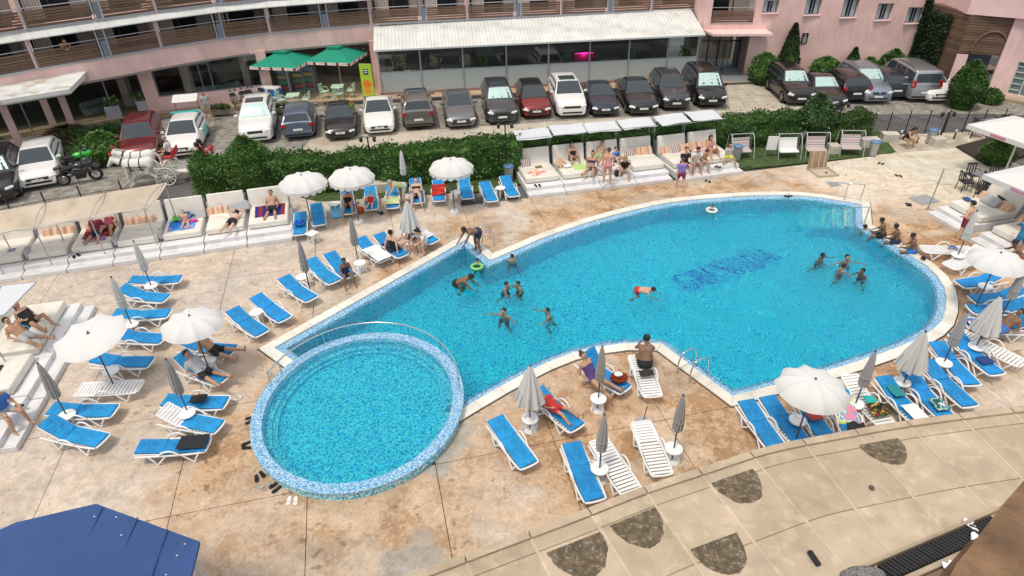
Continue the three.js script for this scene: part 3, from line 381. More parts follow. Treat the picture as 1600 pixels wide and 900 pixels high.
// ---------- glass dining annex ----------
const annex = thing('glass_annex', 'single storey glass dining annex with ribbed white metal roof', 'annex');
{
  const a = [-8.25, -41.65], b = [12.75, -44.12], P = (t, d = 0) => { const L = Math.hypot(b[0] - a[0], b[1] - a[1]), n = [-(b[1] - a[1]) / L, (b[0] - a[0]) / L]; return [lerp(a[0], b[0], t) + n[0] * d, lerp(a[1], b[1], t) + n[1] * d]; };
  const ts = [596, 655, 722, 790, 856, 920, 981, 1041, 1087].map(px => clamp((VP(px, 90, a, b).x - a[0]) / (b[0] - a[0]))); ts[0] = 0.003;
  obj('sill', triUV(seg(P(0), P(1), 0.1, 0.28, 0.25)), mat([0.30, 0.20, 0.18], 0.8), annex); obj('header', seg(P(0), P(1), 2.86, 2.98, 0.14), metalGrey, annex); obj('transom', seg(P(0), P(1), 1.52, 1.56, 0.05), metalGrey, annex);
  for (const t of ts) obj('mullion', seg(P(t), P(t + 0.004), 0.27, 2.88, 0.12), metalGrey, annex);
  for (let i = 0; i < 8; i++) { obj('frosted_pane', seg(P(ts[i] + 0.004), P(ts[i + 1]), 0.28, 1.53, 0.012), frosted, annex); obj('pane', seg(P(ts[i] + 0.004), P(ts[i + 1]), 1.55, 2.87, 0.012), pane, annex); }
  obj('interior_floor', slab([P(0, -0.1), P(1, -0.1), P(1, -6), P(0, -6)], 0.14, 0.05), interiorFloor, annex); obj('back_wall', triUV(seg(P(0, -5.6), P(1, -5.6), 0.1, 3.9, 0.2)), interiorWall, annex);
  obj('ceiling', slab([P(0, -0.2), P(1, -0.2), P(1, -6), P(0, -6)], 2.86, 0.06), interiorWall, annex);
  obj('side_wall', triUV(seg(P(0.0, 0.06), P(0.0, -2.6), 0.1, 2.95, 0.16)), pink, annex);
  // roof sheets with raised ribs
  const n = 24, A = (t) => { const p = P(t, 0.42); return V3(p[0], 3.0, p[1]); }, B = (t) => { const p = P(t, -2.62); return V3(p[0], 3.98, p[1]); };
  for (let i = 0; i < n; i++) {
    const pos = [], idx = [], m = 12; for (let k = 0; k <= m; k++) { const t = lerp(-0.004, 1.006, (i + k / m * 0.996) / n), up = (k % 3 === 0) ? 0.045 : 0, p = A(t), q = B(t); pos.push(p.x, p.y + up, p.z, q.x, q.y + up, q.z, p.x, p.y - 0.03, p.z, q.x, q.y - 0.03, q.z); if (k) { const c = 4 * k, o = c - 4; idx.push(o, c, c + 1, o, c + 1, o + 1, o + 2, c + 3, c + 2, o + 2, o + 3, c + 3, o, o + 2, c + 2, o, c + 2, c); } }
    const g = new THREE.BufferGeometry(); g.setAttribute('position', new THREE.Float32BufferAttribute(pos, 3)); g.setIndex(idx); const gg = g.toNonIndexed(); gg.computeVertexNormals(); obj('roof_sheet', triUV(gg), cream, annex);
  }
  obj('gutter', seg(P(-0.004, 0.46), P(1.006, 0.46), 2.93, 3.02, 0.09), mat([0.55, 0.6, 0.6], 0.5), annex);
  obj('flashing', seg(P(0, -2.6), P(1, -2.6), 3.96, 4.06, 0.16), cream, annex);
  for (const px of [625, 755, 885, 985, 1068]) { const q = VP(px, 84, [a[0], a[1] - 0.6], [b[0], b[1] - 0.6]), pl = thing('hanging_plant', 'trailing green plant hanging inside the glass annex', 'plant', [q.x, 0, q.z], 0, 'plants hanging inside the annex'); obj('basket', cyl(0.16, 0.1, 0.16, 0, 2.0, 0), mat([0.2, 0.13, 0.08], 0.9), pl); const l = []; for (let k = 0; k < 120; k++) { const th = rnd() * 6.3, r = 0.1 + 0.24 * rnd(), y = 2.1 - rnd() * 0.75 * (r / 0.3); l.push(place(new THREE.PlaneGeometry(0.05, 0.11), r * Math.cos(th), y, r * Math.sin(th), rr(-1, 1), th, rr(-1, 1))); } obj('foliage', merge(l), mat([0.10, 0.24, 0.06], 0.7), pl); }
  for (const [px, py] of [[640, 120], [700, 118], [830, 112], [960, 105], [1030, 102]]) { const q = G(px, py, 1.0); const t = thing('dining_table', 'dim round dining table inside the glass annex', 'table', [q.x, 0.14, q.z - 2.2], 0, 'tables inside the annex'); obj('table_top', cyl(0.55, 0.55, 0.04, 0, 0.74, 0, 0, 0, 0, 18), mat([0.35, 0.33, 0.3], 0.6), t); obj('pedestal', cyl(0.05, 0.09, 0.72, 0, 0.36, 0), black, t); obj('base', cyl(0.28, 0.3, 0.03, 0, 0.015, 0), black, t); }
  const q = VP(913, 83, [a[0], a[1] - 1.9], [b[0], b[1] - 1.9]), nb = thing('neon_bar_light', 'glowing magenta light bar inside the glass annex', 'light', [q.x, q.y, q.z], 0.12); obj('housing', box(1.4, 0.5, 0.25, 0, -0.28, -0.16), mat([0.25, 0.02, 0.12], 0.5), nb); obj('neon_tube', rbox(1.3, 0.07, 0.05, 0.02, 0, 0, 0), mat([0.6, 0.05, 0.3], 0.5, { emissive: new THREE.Color(0.9, 0.05, 0.45), emissiveIntensity: 1 }), nb); const pl = new THREE.PointLight(0xff40a0, 1.2, 6); pl.position.set(q.x, q.y, q.z + 0.15); pl.castShadow = true; scene.add(pl);
}
// ---------- right wing, entrance, tower ----------
const wing = thing('hotel_wing', 'plain pink hotel wing with a row of small barred windows behind clipped bushes', 'building');
{
  const a = [13.0, -44.9], b = [28.3, -43.88], W = (px, py) => VP(px, py, a, b), X = (x) => [x, lerp(a[1], b[1], (x - a[0]) / (b[0] - a[0]))];
  let g = seg([16.25, X(16.25)[1] - 0.2], [28.3, b[1] - 0.2], 0, 12, 0.4); const wins = [[1187, 0, 1222, 21], [1256, -4, 1286, 24], [1315, -2, 1342, 28], [1369, 5, 1395, 32], [1417, 11, 1441, 37]];
  const rects = wins.map(([x0, y0, x1, y1]) => { const p = W((x0 + x1) / 2, (y0 + y1) / 2), h = Math.abs(W((x0 + x1) / 2, y0).y - W((x0 + x1) / 2, y1).y); return [p, 1.0, h * 0.96]; });
  for (const [p, w, h] of rects) g = cut(g, box(w, h, 2, p.x, p.y, p.z, 0, 0.066, 0));
  obj('wall', triUV(g), pink, wing);
  for (const [p, w, h] of rects) { const f = obj('window', merge([box(w, 0.07, 0.12, p.x, p.y + h / 2 - 0.03, p.z - 0.22, 0, 0.066, 0), box(w, 0.07, 0.12, p.x, p.y - h / 2 + 0.03, p.z - 0.22, 0, 0.066, 0), ...[-1, 0, 1].map(k => box(0.07, h, 0.12, p.x + k * (w / 2 - 0.035), p.y, p.z - 0.22, 0, 0.066, 0))]), frameBlue, wing); obj('pane', box(w - 0.05, h - 0.05, 0.012, p.x, p.y, p.z - 0.26, 0, 0.066, 0), darkGlass, f); for (const k of [-0.3, 0.28]) obj('shutter_blind', box(0.26, h * 0.9, 0.03, p.x + k, p.y, p.z - 0.20, 0, 0.066, 0), mat([0.35, 0.40, 0.42], 0.5), f); obj('sill', box(w + 0.12, 0.05, 0.16, p.x, p.y - h / 2 - 0.022, p.z + 0.05, 0, 0.066, 0), pinkPale, f); }
  obj('wall', triUV(seg([12.9, -44.95], [12.9, -47.2], 2.9, 12, 0.25)), pink, wing);
  obj('wall', triUV(merge([seg([13.02, X(13)[1] - 0.15], [13.5, X(13.5)[1] - 0.15], 3.0, 12, 0.3)])), pink, wing); obj('lintel', triUV(seg([13.5, X(13.5)[1] - 0.15], [16.25, X(16.25)[1] - 0.15], 2.7, 3.42, 0.3)), pink, wing);
  // recessed balcony over the entrance
  const rl = obj('balcony_railing', merge([bar(V3(13.5, 4.42, X(13.5)[1]), V3(16.25, 4.42, X(16.25)[1]), 0.02, 6), seg(X(13.5), X(16.25), 3.42, 3.47, 0.06)]), metalGrey, wing);
  for (let q = 0; q < 6; q++) obj('slat', seg(X(13.54), X(16.2), 3.5 + q * 0.125, 3.6 + q * 0.125, 0.03), slatTones[q % 3], rl);
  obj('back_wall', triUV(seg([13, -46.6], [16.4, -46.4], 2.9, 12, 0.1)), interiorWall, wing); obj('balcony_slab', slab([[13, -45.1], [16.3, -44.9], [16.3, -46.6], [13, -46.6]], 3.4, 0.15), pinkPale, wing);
  const bw = obj('window', merge([box(0.06, 2, 0.08, 13.8, 4.4, -46.45), box(0.06, 2, 0.08, 15.3, 4.4, -46.4)]), black, wing); obj('pane', box(1.5, 1.9, 0.02, 14.55, 4.4, -46.44), darkGlass, bw);
  // entrance: canopy, dark glazed doors
  const cn = [[13.05, X(13.05)[1]], [17.2, X(17.2)[1]], [17.2, X(17.2)[1] + 1.35], [13.4, X(13.4)[1] + 1.35]]; obj('canopy', triUV(slab(cn, 3.06, 0.14)), pinkPale, wing);
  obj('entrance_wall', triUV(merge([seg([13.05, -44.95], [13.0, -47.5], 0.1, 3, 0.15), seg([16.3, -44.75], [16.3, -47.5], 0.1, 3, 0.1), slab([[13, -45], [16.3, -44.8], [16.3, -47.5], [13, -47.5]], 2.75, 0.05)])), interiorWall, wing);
  obj('entrance_floor', slab([[13, -43.2], [16.6, -43.0], [16.3, -48.5], [13, -48.5]], 0.135, 0.04), mat([0.24, 0.25, 0.28], 0.7), wing); obj('inner_wall', seg([13, -49], [16.6, -49], 0.1, 3, 0.1), interiorWall, wing);
  const dr = obj('entrance_frame', merge([...[13.12, 14.0, 14.75, 15.5, 16.2].map(x => box(0.07, 2.6, 0.08, x, 1.42, -46.3)), box(3.1, 0.08, 0.08, 14.68, 2.0, -46.3), box(3.1, 0.08, 0.08, 14.68, 2.68, -46.3)]), black, wing); for (const x of [13.56, 14.37, 15.85]) obj('pane', box(0.76, 1.85, 0.012, x, 1.06, -46.3), pane, dr);
  const leaf = obj('door', merge([box(0.07, 1.9, 0.05, 14.8, 1.08, -45.95, 0, 0, 0), box(0.07, 1.9, 0.05, 15.2, 1.08, -45.45), box(0.64, 0.08, 0.05, 15, 2.0, -45.7, 0, 0.9, 0), box(0.64, 0.14, 0.05, 15, 0.22, -45.7, 0, 0.9, 0)]), frameBlue, wing); obj('pane', box(0.58, 1.75, 0.012, 15, 1.1, -45.7, 0, 0.9, 0), pane, leaf);
  const pq = W(1257, 60), plq = thing('wall_plaque', 'small black notice board with white lettering on the pink wing wall', 'sign', [pq.x, pq.y, pq.z + 0.03], 0.066); const tx = canvasTex(128, 192, (c, w, h) => { c.fillStyle = '#17181c'; c.fillRect(0, 0, w, h); c.fillStyle = '#d8d8d8'; c.beginPath(); c.arc(64, 34, 15, 0, 7); c.fill(); for (const [y, x0, x1] of [[66, 22, 106], [82, 30, 98], [108, 24, 104], [126, 20, 108], [150, 34, 94], [166, 28, 100]]) c.fillRect(x0, y, x1 - x0, 9); }); obj('board', box(0.42, 0.68, 0.03, 0, 0, 0), black, plq); const fc = obj('printed_face', place(new THREE.PlaneGeometry(0.40, 0.66), 0, 0, 0.018), mat([1, 1, 1], 0.6, { map: tx }), plq);
}
const tower = thing('corner_tower', 'brown slatted corner tower with round arch above a dark doorway', 'building');
{
  const c = [27.7, -40.5], r = [30.1, -39.35], l = [27.2, -44.2]; const brown = slatTones;
  for (let k = 0; k < 30; k++) { const y = 0.1 + k * 0.15; obj('slat', seg(c, l, y, y + 0.13, 0.06), brown[(rnd() * 3) | 0], tower); }
  for (let k = 0; k < 30; k++) { const y = 0.1 + k * 0.15; const L = Math.hypot(r[0] - c[0], r[1] - c[1]); if (y > 2.3) obj('slat', seg(c, r, y, y + 0.13, 0.06), brown[(rnd() * 3) | 0], tower); }
  obj('core', triUV(slab([[c[0] + 0.1, c[1] - 0.1], [r[0] - 0.02, r[1] - 0.12], [31, -43], [l[0] + 0.1, l[1]]], 4.6, 2.25)), mat([0.20, 0.13, 0.10], 0.9), tower);
  const dx = (r[0] - c[0]), dz = (r[1] - c[1]), P = (t, y, o) => V3(lerp(c[0], r[0], t) - dz * o, y, lerp(c[1], r[1], t) + dx * o);
  const arch = []; for (let k = 0; k <= 16; k++) { const th = k / 16 * Math.PI; arch.push(P(0.58 - 0.34 * Math.cos(th), 2.5 + 1.2 * Math.sin(th), 0.02)); } obj('arch', tube(arch, 0.06, 6, 32), brown[2], tower);
  obj('doorway', seg([lerp(c[0], r[0], 0.22), lerp(c[1], r[1], 0.22) - 1], [lerp(c[0], r[0], 0.9), lerp(c[1], r[1], 0.9) - 1], 0.1, 2.3, 0.1), doorNavy, tower);
  obj('pier', triUV(seg(c, [lerp(c[0], r[0], 0.22), lerp(c[1], r[1], 0.22)], 0, 2.28, 0.3)), pinkPale, tower); obj('pier', triUV(seg([lerp(c[0], r[0], 0.84), lerp(c[1], r[1], 0.84)], [r[0] + 0.2, r[1] + 0.1], 0, 4.5, 0.34)), pinkPale, tower);
}
const side = thing('side_building', 'pale pink building with overhanging upper floor and shop window beyond the tower', 'building');
{
  const a = [30.35, -39.25], b = [36, -33.2], a2 = [27.75, -40.1], b2 = [37, -33.4];
  const d = Math.hypot(b[0] - a[0], b[1] - a[1]), P = (s, o = 0) => [a[0] + (b[0] - a[0]) * s / d - (b[1] - a[1]) / d * o, a[1] + (b[1] - a[1]) * s / d + (b[0] - a[0]) / d * o];
  obj('upper_floor', triUV(slab([[27.5, -40.6], [38, -33.2], [40, -44], [28.2, -46]], 12, 7.45)), pinkPale, side);
  obj('wall', triUV(merge([seg(P(0), P(0.35), 0, 4.54, 0.3), seg(P(0.35), P(2.0), 2.15, 4.54, 0.3), seg(P(2.0), P(2.35), 0, 4.54, 0.3), seg(P(2.35), P(5), 2.15, 4.54, 0.3), seg(P(0.35), P(2), 0, 0.28, 0.3), seg(P(2.35), P(5), 0, 0.28, 0.3), seg(P(5), P(8), 0, 4.54, 0.3)])), pinkPale, side);
  const w = obj('shop_window', merge([0.35, 0.95, 1.35, 1.95].map(s => seg(P(s), P(s + 0.06), 0.28, 2.15, 0.1))), mat([0.55, 0.62, 0.60], 0.5), side); obj('pane', seg(P(0.4), P(1.95), 0.28, 2.15, 0.012), mat([0.16, 0.22, 0.22], 0.08), w); for (let k = 0; k < 5; k++) obj('shelf', seg(P(0.42, 0.03), P(0.9, 0.03), 0.5 + k * 0.34, 0.56 + k * 0.34, 0.05), mat([0.5, 0.58, 0.57], 0.6), w);
  const w2 = obj('shop_window', seg(P(2.35), P(2.42), 0.28, 2.15, 0.1), mat([0.55, 0.62, 0.60], 0.5), side); obj('pane', seg(P(2.4), P(5), 0.28, 2.15, 0.02), mat([0.55, 0.62, 0.68], 0.2), w2);
  obj('step', triUV(slab([P(-0.2, 0.9), P(6, 0.9), P(6, 0), P(-0.2, 0)], 0.16, 0.2)), concreteTex && mat([0.75, 0.72, 0.66], 0.9, { map: concreteTex }), side);
}
// ---------- entrance canopy on pink columns ----------
const porch = thing('entrance_canopy', 'weathered flat white entrance canopy on slanted-looking pink columns', 'canopy');
{ porch.userData.label = 'weathered flat white canopy on pink columns over the hotel lobby entrance';
  const stTex = tex(256, 256, (i, j, u, v) => { const n = fbm(u * 5, v * 5, 5), s = sstep(0.5, 0.7, fbm(u * 7 + 3, v * 7, 5)); return [0.84, 0.85, 0.85].map((c, k) => c * (0.92 + 0.16 * n) * (1 - s * [0.12, 0.17, 0.24][k])); }, { rep: [0.22, 0.22] });
  const poly = gp([[-130, 146], [0, 122], [150, 97], [108, 139], [0, 157], [-130, 183]], 3.55); obj('roof', triUV(slab(poly, 3.55, 0.22, { bevel: 0.015 })), mat([1, 1, 1], 0.8, { map: stTex }), porch); obj('edge_trim', tube(gp([[-130, 184], [0, 158], [107, 140]], 3.55).map(p => V3(p[0], 3.34, p[1])), 0.05, 6, 12), mat([0.18, 0.17, 0.16], 0.6), porch);
  for (const [px, py] of [[38, 240], [116, 203], [88, 206]]) { const p = G(px, py, 0.1); obj('column', triUV(rbox(0.34, 3.3, 0.34, 0.02, p.x, 1.7, p.z, 0, 0.6, 0)), pink, porch); } }
// ---------- kiosk with the blue roof ----------
const kiosk = thing('pool_kiosk', 'pool kiosk seen from above with faceted dark blue roof', 'kiosk');
{ const Y = 2.7, out = gp([[-90, 868], [25, 816], [150, 787], [312, 846], [297, 905], [250, 990], [100, 1080], [-120, 1000]], Y), ctr = gp([[95, 935]], Y)[0];
  const blueTex = grain([0.185, 0.305, 0.515], 0.07, 8, { g: 0.1, tint: [0.05, 0.05, 0.05] }), bm = mat([1, 1, 1], 0.75, { map: blueTex, bumpMap: bumpFine, bumpScale: 0.004 });
  for (let i = 0; i < out.length; i++) { const a = out[i], b = out[(i + 1) % out.length], n = 3; for (let k = 0; k < 1; k++) { const g = new THREE.BufferGeometry(); const v = [a[0], Y, a[1], b[0], Y, b[1], ctr[0], Y + 0.22, ctr[1]]; g.setAttribute('position', new THREE.Float32BufferAttribute([...v, ...v.map((q, j) => j % 3 === 1 ? q - 0.06 : q)], 3)); g.setIndex([0, 2, 1, 3, 4, 5, 0, 1, 4, 0, 4, 3, 1, 2, 5, 1, 5, 4, 2, 0, 3, 2, 3, 5].map(q => q)); const gg = g.toNonIndexed(); gg.computeVertexNormals(); obj('roof_facet', triUV(gg), bm, kiosk); } }
  for (const [p, q] of [[[215, 808], [150, 960]], [[262, 827], [215, 960]], [[160, 792], [95, 935]]]) { const A = G(...p, Y + 0.03), B = G(...q, Y + 0.16); obj('seam', bar(A, B, 0.012, 5), bm, kiosk); }
  const inr = offset(out, 0.35); obj('wall', triUV(slab(inr, Y - 0.1, Y - 0.1)), mat([0.5, 0.5, 0.5], 0.9), kiosk);
  for (let i = 0; i < 4; i++) { const a = G(306 + i * 4, 886 + i * 10, 1.9 - i * 0.25); obj('stair_rail', box(0.4, 0.04, 0.07, a.x, a.y, a.z, 0, -0.9, 0), mat([0.5, 0.48, 0.45], 0.7), kiosk); }
  for (const [px, py] of [[148, 808], [182, 809], [190, 837], [124, 861], [289, 851], [277, 869], [260, 899]]) { const p = G(px, py, Y + 0.09); const l = obj('fallen_leaf', ball(0.018, 0.005, 0.011, p.x, Y + 0.11, p.z, 6), mat([0.75, 0.73, 0.62], 0.9), kiosk); } }
// ---------- near building: parapet beside the camera, ribbed drain on the terrace ----------
const parapet = thing('balcony_parapet', 'rough brown stucco balcony wall rising at the terrace corner', 'wall');
{ const st = tex(512, 512, (i, j, u, v) => { const n = fbm(u * 10, v * 10, 5, 10); return [0.47 * (0.75 + 0.5 * n), 0.365 * (0.75 + 0.5 * n), 0.275 * (0.75 + 0.5 * n)]; }, { rep: [1.4, 1.4] }), bt = tex(256, 256, (i, j, u, v) => { const n = fbm(u * 12, v * 12, 4, 12); return [n, n, n]; }, { data: true, rep: [2.4, 2.4] });
  const Y = 11.35, poly = gp([[1608, 742], [1572, 782], [1530, 836], [1494, 882], [1470, 925], [1440, 1010], [1900, 1050], [1900, 560]], Y); obj('coping', triUV(slab(poly, Y, 0.3, { bevel: 0.0 })), mat([1, 1, 1], 0.95, { map: st, bumpMap: bt, bumpScale: 0.02 }), parapet); const inn = offset(poly, 0.03); obj('wall', triUV(slab(inn, Y - 0.3, 8.1)), mat([0.95, 0.95, 0.95], 0.95, { map: st }), parapet); }
const drain = thing('drain_grate', 'black ribbed drain cover along a pale ledge at the terrace corner', 'drain');
{ const a = G(1385, 893, 3.1), b = G(1562, 815, 3.1), L = a.distanceTo(b), n = 34, dx = (b.x - a.x) / L, dz = (b.z - a.z) / L; for (let i = 0; i < n; i++) { const t = (i + 0.5) / n; obj('rib', rbox(0.045, 0.06, 0.30, 0.02, lerp(a.x, b.x, t), 3.09 + 0.012 * rnd(), lerp(a.z, b.z, t), 0, -Math.atan2(dz, dx) + 0.35, 0, 1), blackRough, drain); }
  obj('bed', place(new THREE.BoxGeometry(L, 0.06, 0.3), (a.x + b.x) / 2, 3.03, (a.z + b.z) / 2, 0, -Math.atan2(dz, dx), 0), black, drain); const nx = -dz, nz = dx; for (const [o, w] of [[0.21, 0.09], [-0.19, 0.05]]) obj('ledge', triUV(place(new RoundedBoxGeometry(L * 1.3, 0.12, w, 2, 0.02), (a.x + b.x) / 2 + nx * o, 3.08, (a.z + b.z) / 2 + nz * o, 0, -Math.atan2(dz, dx), 0)), mat([0.60, 0.57, 0.52], 0.9, { map: concreteTex }), drain);
  obj('beam', triUV(place(new RoundedBoxGeometry(L * 1.3, 0.5, 0.34, 2, 0.02), (a.x + b.x) / 2 + nx * 0.44, 2.86, (a.z + b.z) / 2 + nz * 0.44, 0, -Math.atan2(dz, dx), 0)), mat([0.17, 0.105, 0.075], 0.8), drain);
  const paper = (px, py, r, y, label) => { const c = G(px, py, y), pts = []; for (let k = 0; k < 11; k++) { const t = k / 11 * 6.283, q = r * (0.6 + 0.7 * rnd()); pts.push([c.x + q * Math.cos(t) * 0.55, c.z + q * Math.sin(t)]); } const g = slab(pts, y, 0.02); const p = g.attributes.position; for (let i = 0; i < p.count; i++) p.setY(i, p.getY(i) + 0.05 * Math.sin(p.getX(i) * 23) * Math.cos(p.getZ(i) * 19)); g.computeVertexNormals(); tag(obj('crumpled_cloth', g, mat([0.8, 0.8, 0.82], 0.9)), label, 'cloth'); };
  paper(1516, 819, 0.16, 3.10, 'crumpled white cloth lying on the terrace tiles beyond the ribbed drain'); paper(1526, 843, 0.12, 3.2, 'crumpled white cloth lying across the ribbed drain'); paper(1487, 888, 0.15, 3.22, 'crumpled white cloth lying on the dark beam beside the drain');
  const rk = G(1350, 897, 3.1); const sh = ball(0.36, 0.12, 0.14, 0, 0, 0, 18); const sp = sh.attributes.position; for (let i = 0; i < sp.count; i++) { const k = 1 + 0.25 * (fbm(sp.getX(i) * 20 + 4, sp.getZ(i) * 20 + sp.getY(i) * 30, 3) - 0.5); sp.setXYZ(i, sp.getX(i) * k, sp.getY(i) * k, sp.getZ(i) * k); } sh.computeVertexNormals(); const ro = tag(obj('rough_stone', triUV(sh), mat([0.36, 0.36, 0.36], 0.95, { map: grain([0.7, 0.7, 0.7], 0.5, 32, { g: 0.6, rep: [2, 2] }) })), 'speckled grey rough stone at the edge of the terrace drain', 'stone'); ro.position.set(rk.x, 3.08, rk.z); }
// ---------- vehicles ----------
const tyreM = mat([0.02, 0.02, 0.02], 0.9), rimM = mat([0.55, 0.56, 0.58], 0.3, { metalness: 0.9 }), rimDark = mat([0.10, 0.10, 0.11], 0.4, { metalness: 0.7 }), carGlass = mat([0.045, 0.058, 0.068], 0.05), trimM = mat([0.018, 0.018, 0.02], 0.6), plateM = mat([0.78, 0.78, 0.78], 0.5), lampM = mat([0.75, 0.78, 0.80], 0.12), tailM = mat([0.35, 0.015, 0.015], 0.25), shadeM = mat([0.72, 0.86, 0.85], 0.35, { metalness: 0.25 });
const paint = (c, metallic = 0.15) => mat(c, 0.34, { clearcoat: 0.8, clearcoatRoughness: 0.04, metalness: metallic });
const wheelGeo = {}; function wheelParts(r, w) { const k = r + '_' + w; if (wheelGeo[k]) return wheelGeo[k]; const tyre = new THREE.LatheGeometry([[r * 0.64, -w / 2], [r * 0.92, -w / 2], [r, -w * 0.34], [r, w * 0.34], [r * 0.92, w / 2], [r * 0.64, w / 2]].map(p => new THREE.Vector2(...p)), 22); tyre.rotateZ(Math.PI / 2); const rim = [new THREE.CylinderGeometry(r * 0.63, r * 0.63, w * 0.5, 20).rotateZ(Math.PI / 2)]; const sp = []; for (let i = 0; i < 5; i++) sp.push(box(w * 0.2, r * 0.6, r * 0.17, w * 0.36, r * 0.3, 0).rotateX(i * Math.PI * 0.4)); const ring = new THREE.TorusGeometry(r * 0.62, r * 0.05, 6, 22).rotateY(Math.PI / 2).translate(w * 0.38, 0, 0); return wheelGeo[k] = { tyre, well: merge(rim), spokes: merge([...sp, ring, cyl(r * 0.13, r * 0.13, w * 0.3, w * 0.32, 0, 0, 0, 0, Math.PI / 2)]) }; }
const interp = (tab, x) => { for (let i = 0; i < tab.length - 1; i++) if (x <= tab[i + 1][0] || i === tab.length - 2) { const t = clamp((x - tab[i][0]) / (tab[i + 1][0] - tab[i][0])); const s = t * t * (3 - 2 * t); return lerp(tab[i][1], tab[i + 1][1], lerp(t, s, 0.35)); } };
// profiles in units of length (front is +1, rear -1): top of lower body, cabin line
const CARS = {
  sedan: { L: 4.7, W: 1.82, H: 1.44, low: [[-1, 0.72], [-0.95, 0.95], [-0.55, 1.0], [0.36, 0.95], [0.84, 0.80], [0.97, 0.66], [1, 0.5]], cab: [[-0.70, 0], [-0.36, 0.86], [-0.1, 1], [0.08, 0.95], [0.46, 0]], wins: [[-0.42, -0.14], [-0.11, 0.22]] },
  hatch: { L: 4.25, W: 1.78, H: 1.47, low: [[-1, 0.7], [-0.97, 0.98], [-0.6, 1.0], [0.42, 0.97], [0.85, 0.82], [0.97, 0.68], [1, 0.5]], cab: [[-0.97, 0], [-0.80, 0.84], [-0.4, 0.98], [0.02, 1], [0.12, 0.94], [0.52, 0]], wins: [[-0.72, -0.28], [-0.25, 0.24]] },
  suv: { L: 4.6, W: 1.88, H: 1.68, low: [[-1, 0.78], [-0.97, 1.08], [-0.6, 1.12], [0.40, 1.10], [0.84, 0.98], [0.97, 0.82], [1, 0.6]], cab: [[-0.98, 0], [-0.84, 0.86], [-0.5, 1], [0.02, 1], [0.12, 0.94], [0.48, 0]], wins: [[-0.80, -0.52], [-0.49, -0.12], [-0.09, 0.26]] },
  mpv: { L: 4.85, W: 1.9, H: 1.74, low: [[-1, 0.75], [-0.98, 1.02], [-0.6, 1.06], [0.5, 1.04], [0.86, 0.92], [0.97, 0.75], [1, 0.52]], cab: [[-0.99, 0], [-0.90, 0.88], [-0.5, 1], [0.16, 0.98], [0.26, 0.93], [0.66, 0]], wins: [[-0.86, -0.52], [-0.48, -0.08], [-0.04, 0.36]] },
  van: { L: 4.9, W: 1.92, H: 1.9, low: [[-1, 0.8], [-0.99, 1.08], [-0.6, 1.1], [0.5, 1.08], [0.84, 0.98], [0.97, 0.8], [1, 0.55]], cab: [[-1.0, 0], [-0.95, 0.92], [-0.5, 1], [0.24, 1], [0.34, 0.94], [0.70, 0]], wins: [[-0.90, -0.50], [-0.46, -0.02], [0.02, 0.42]] },
};
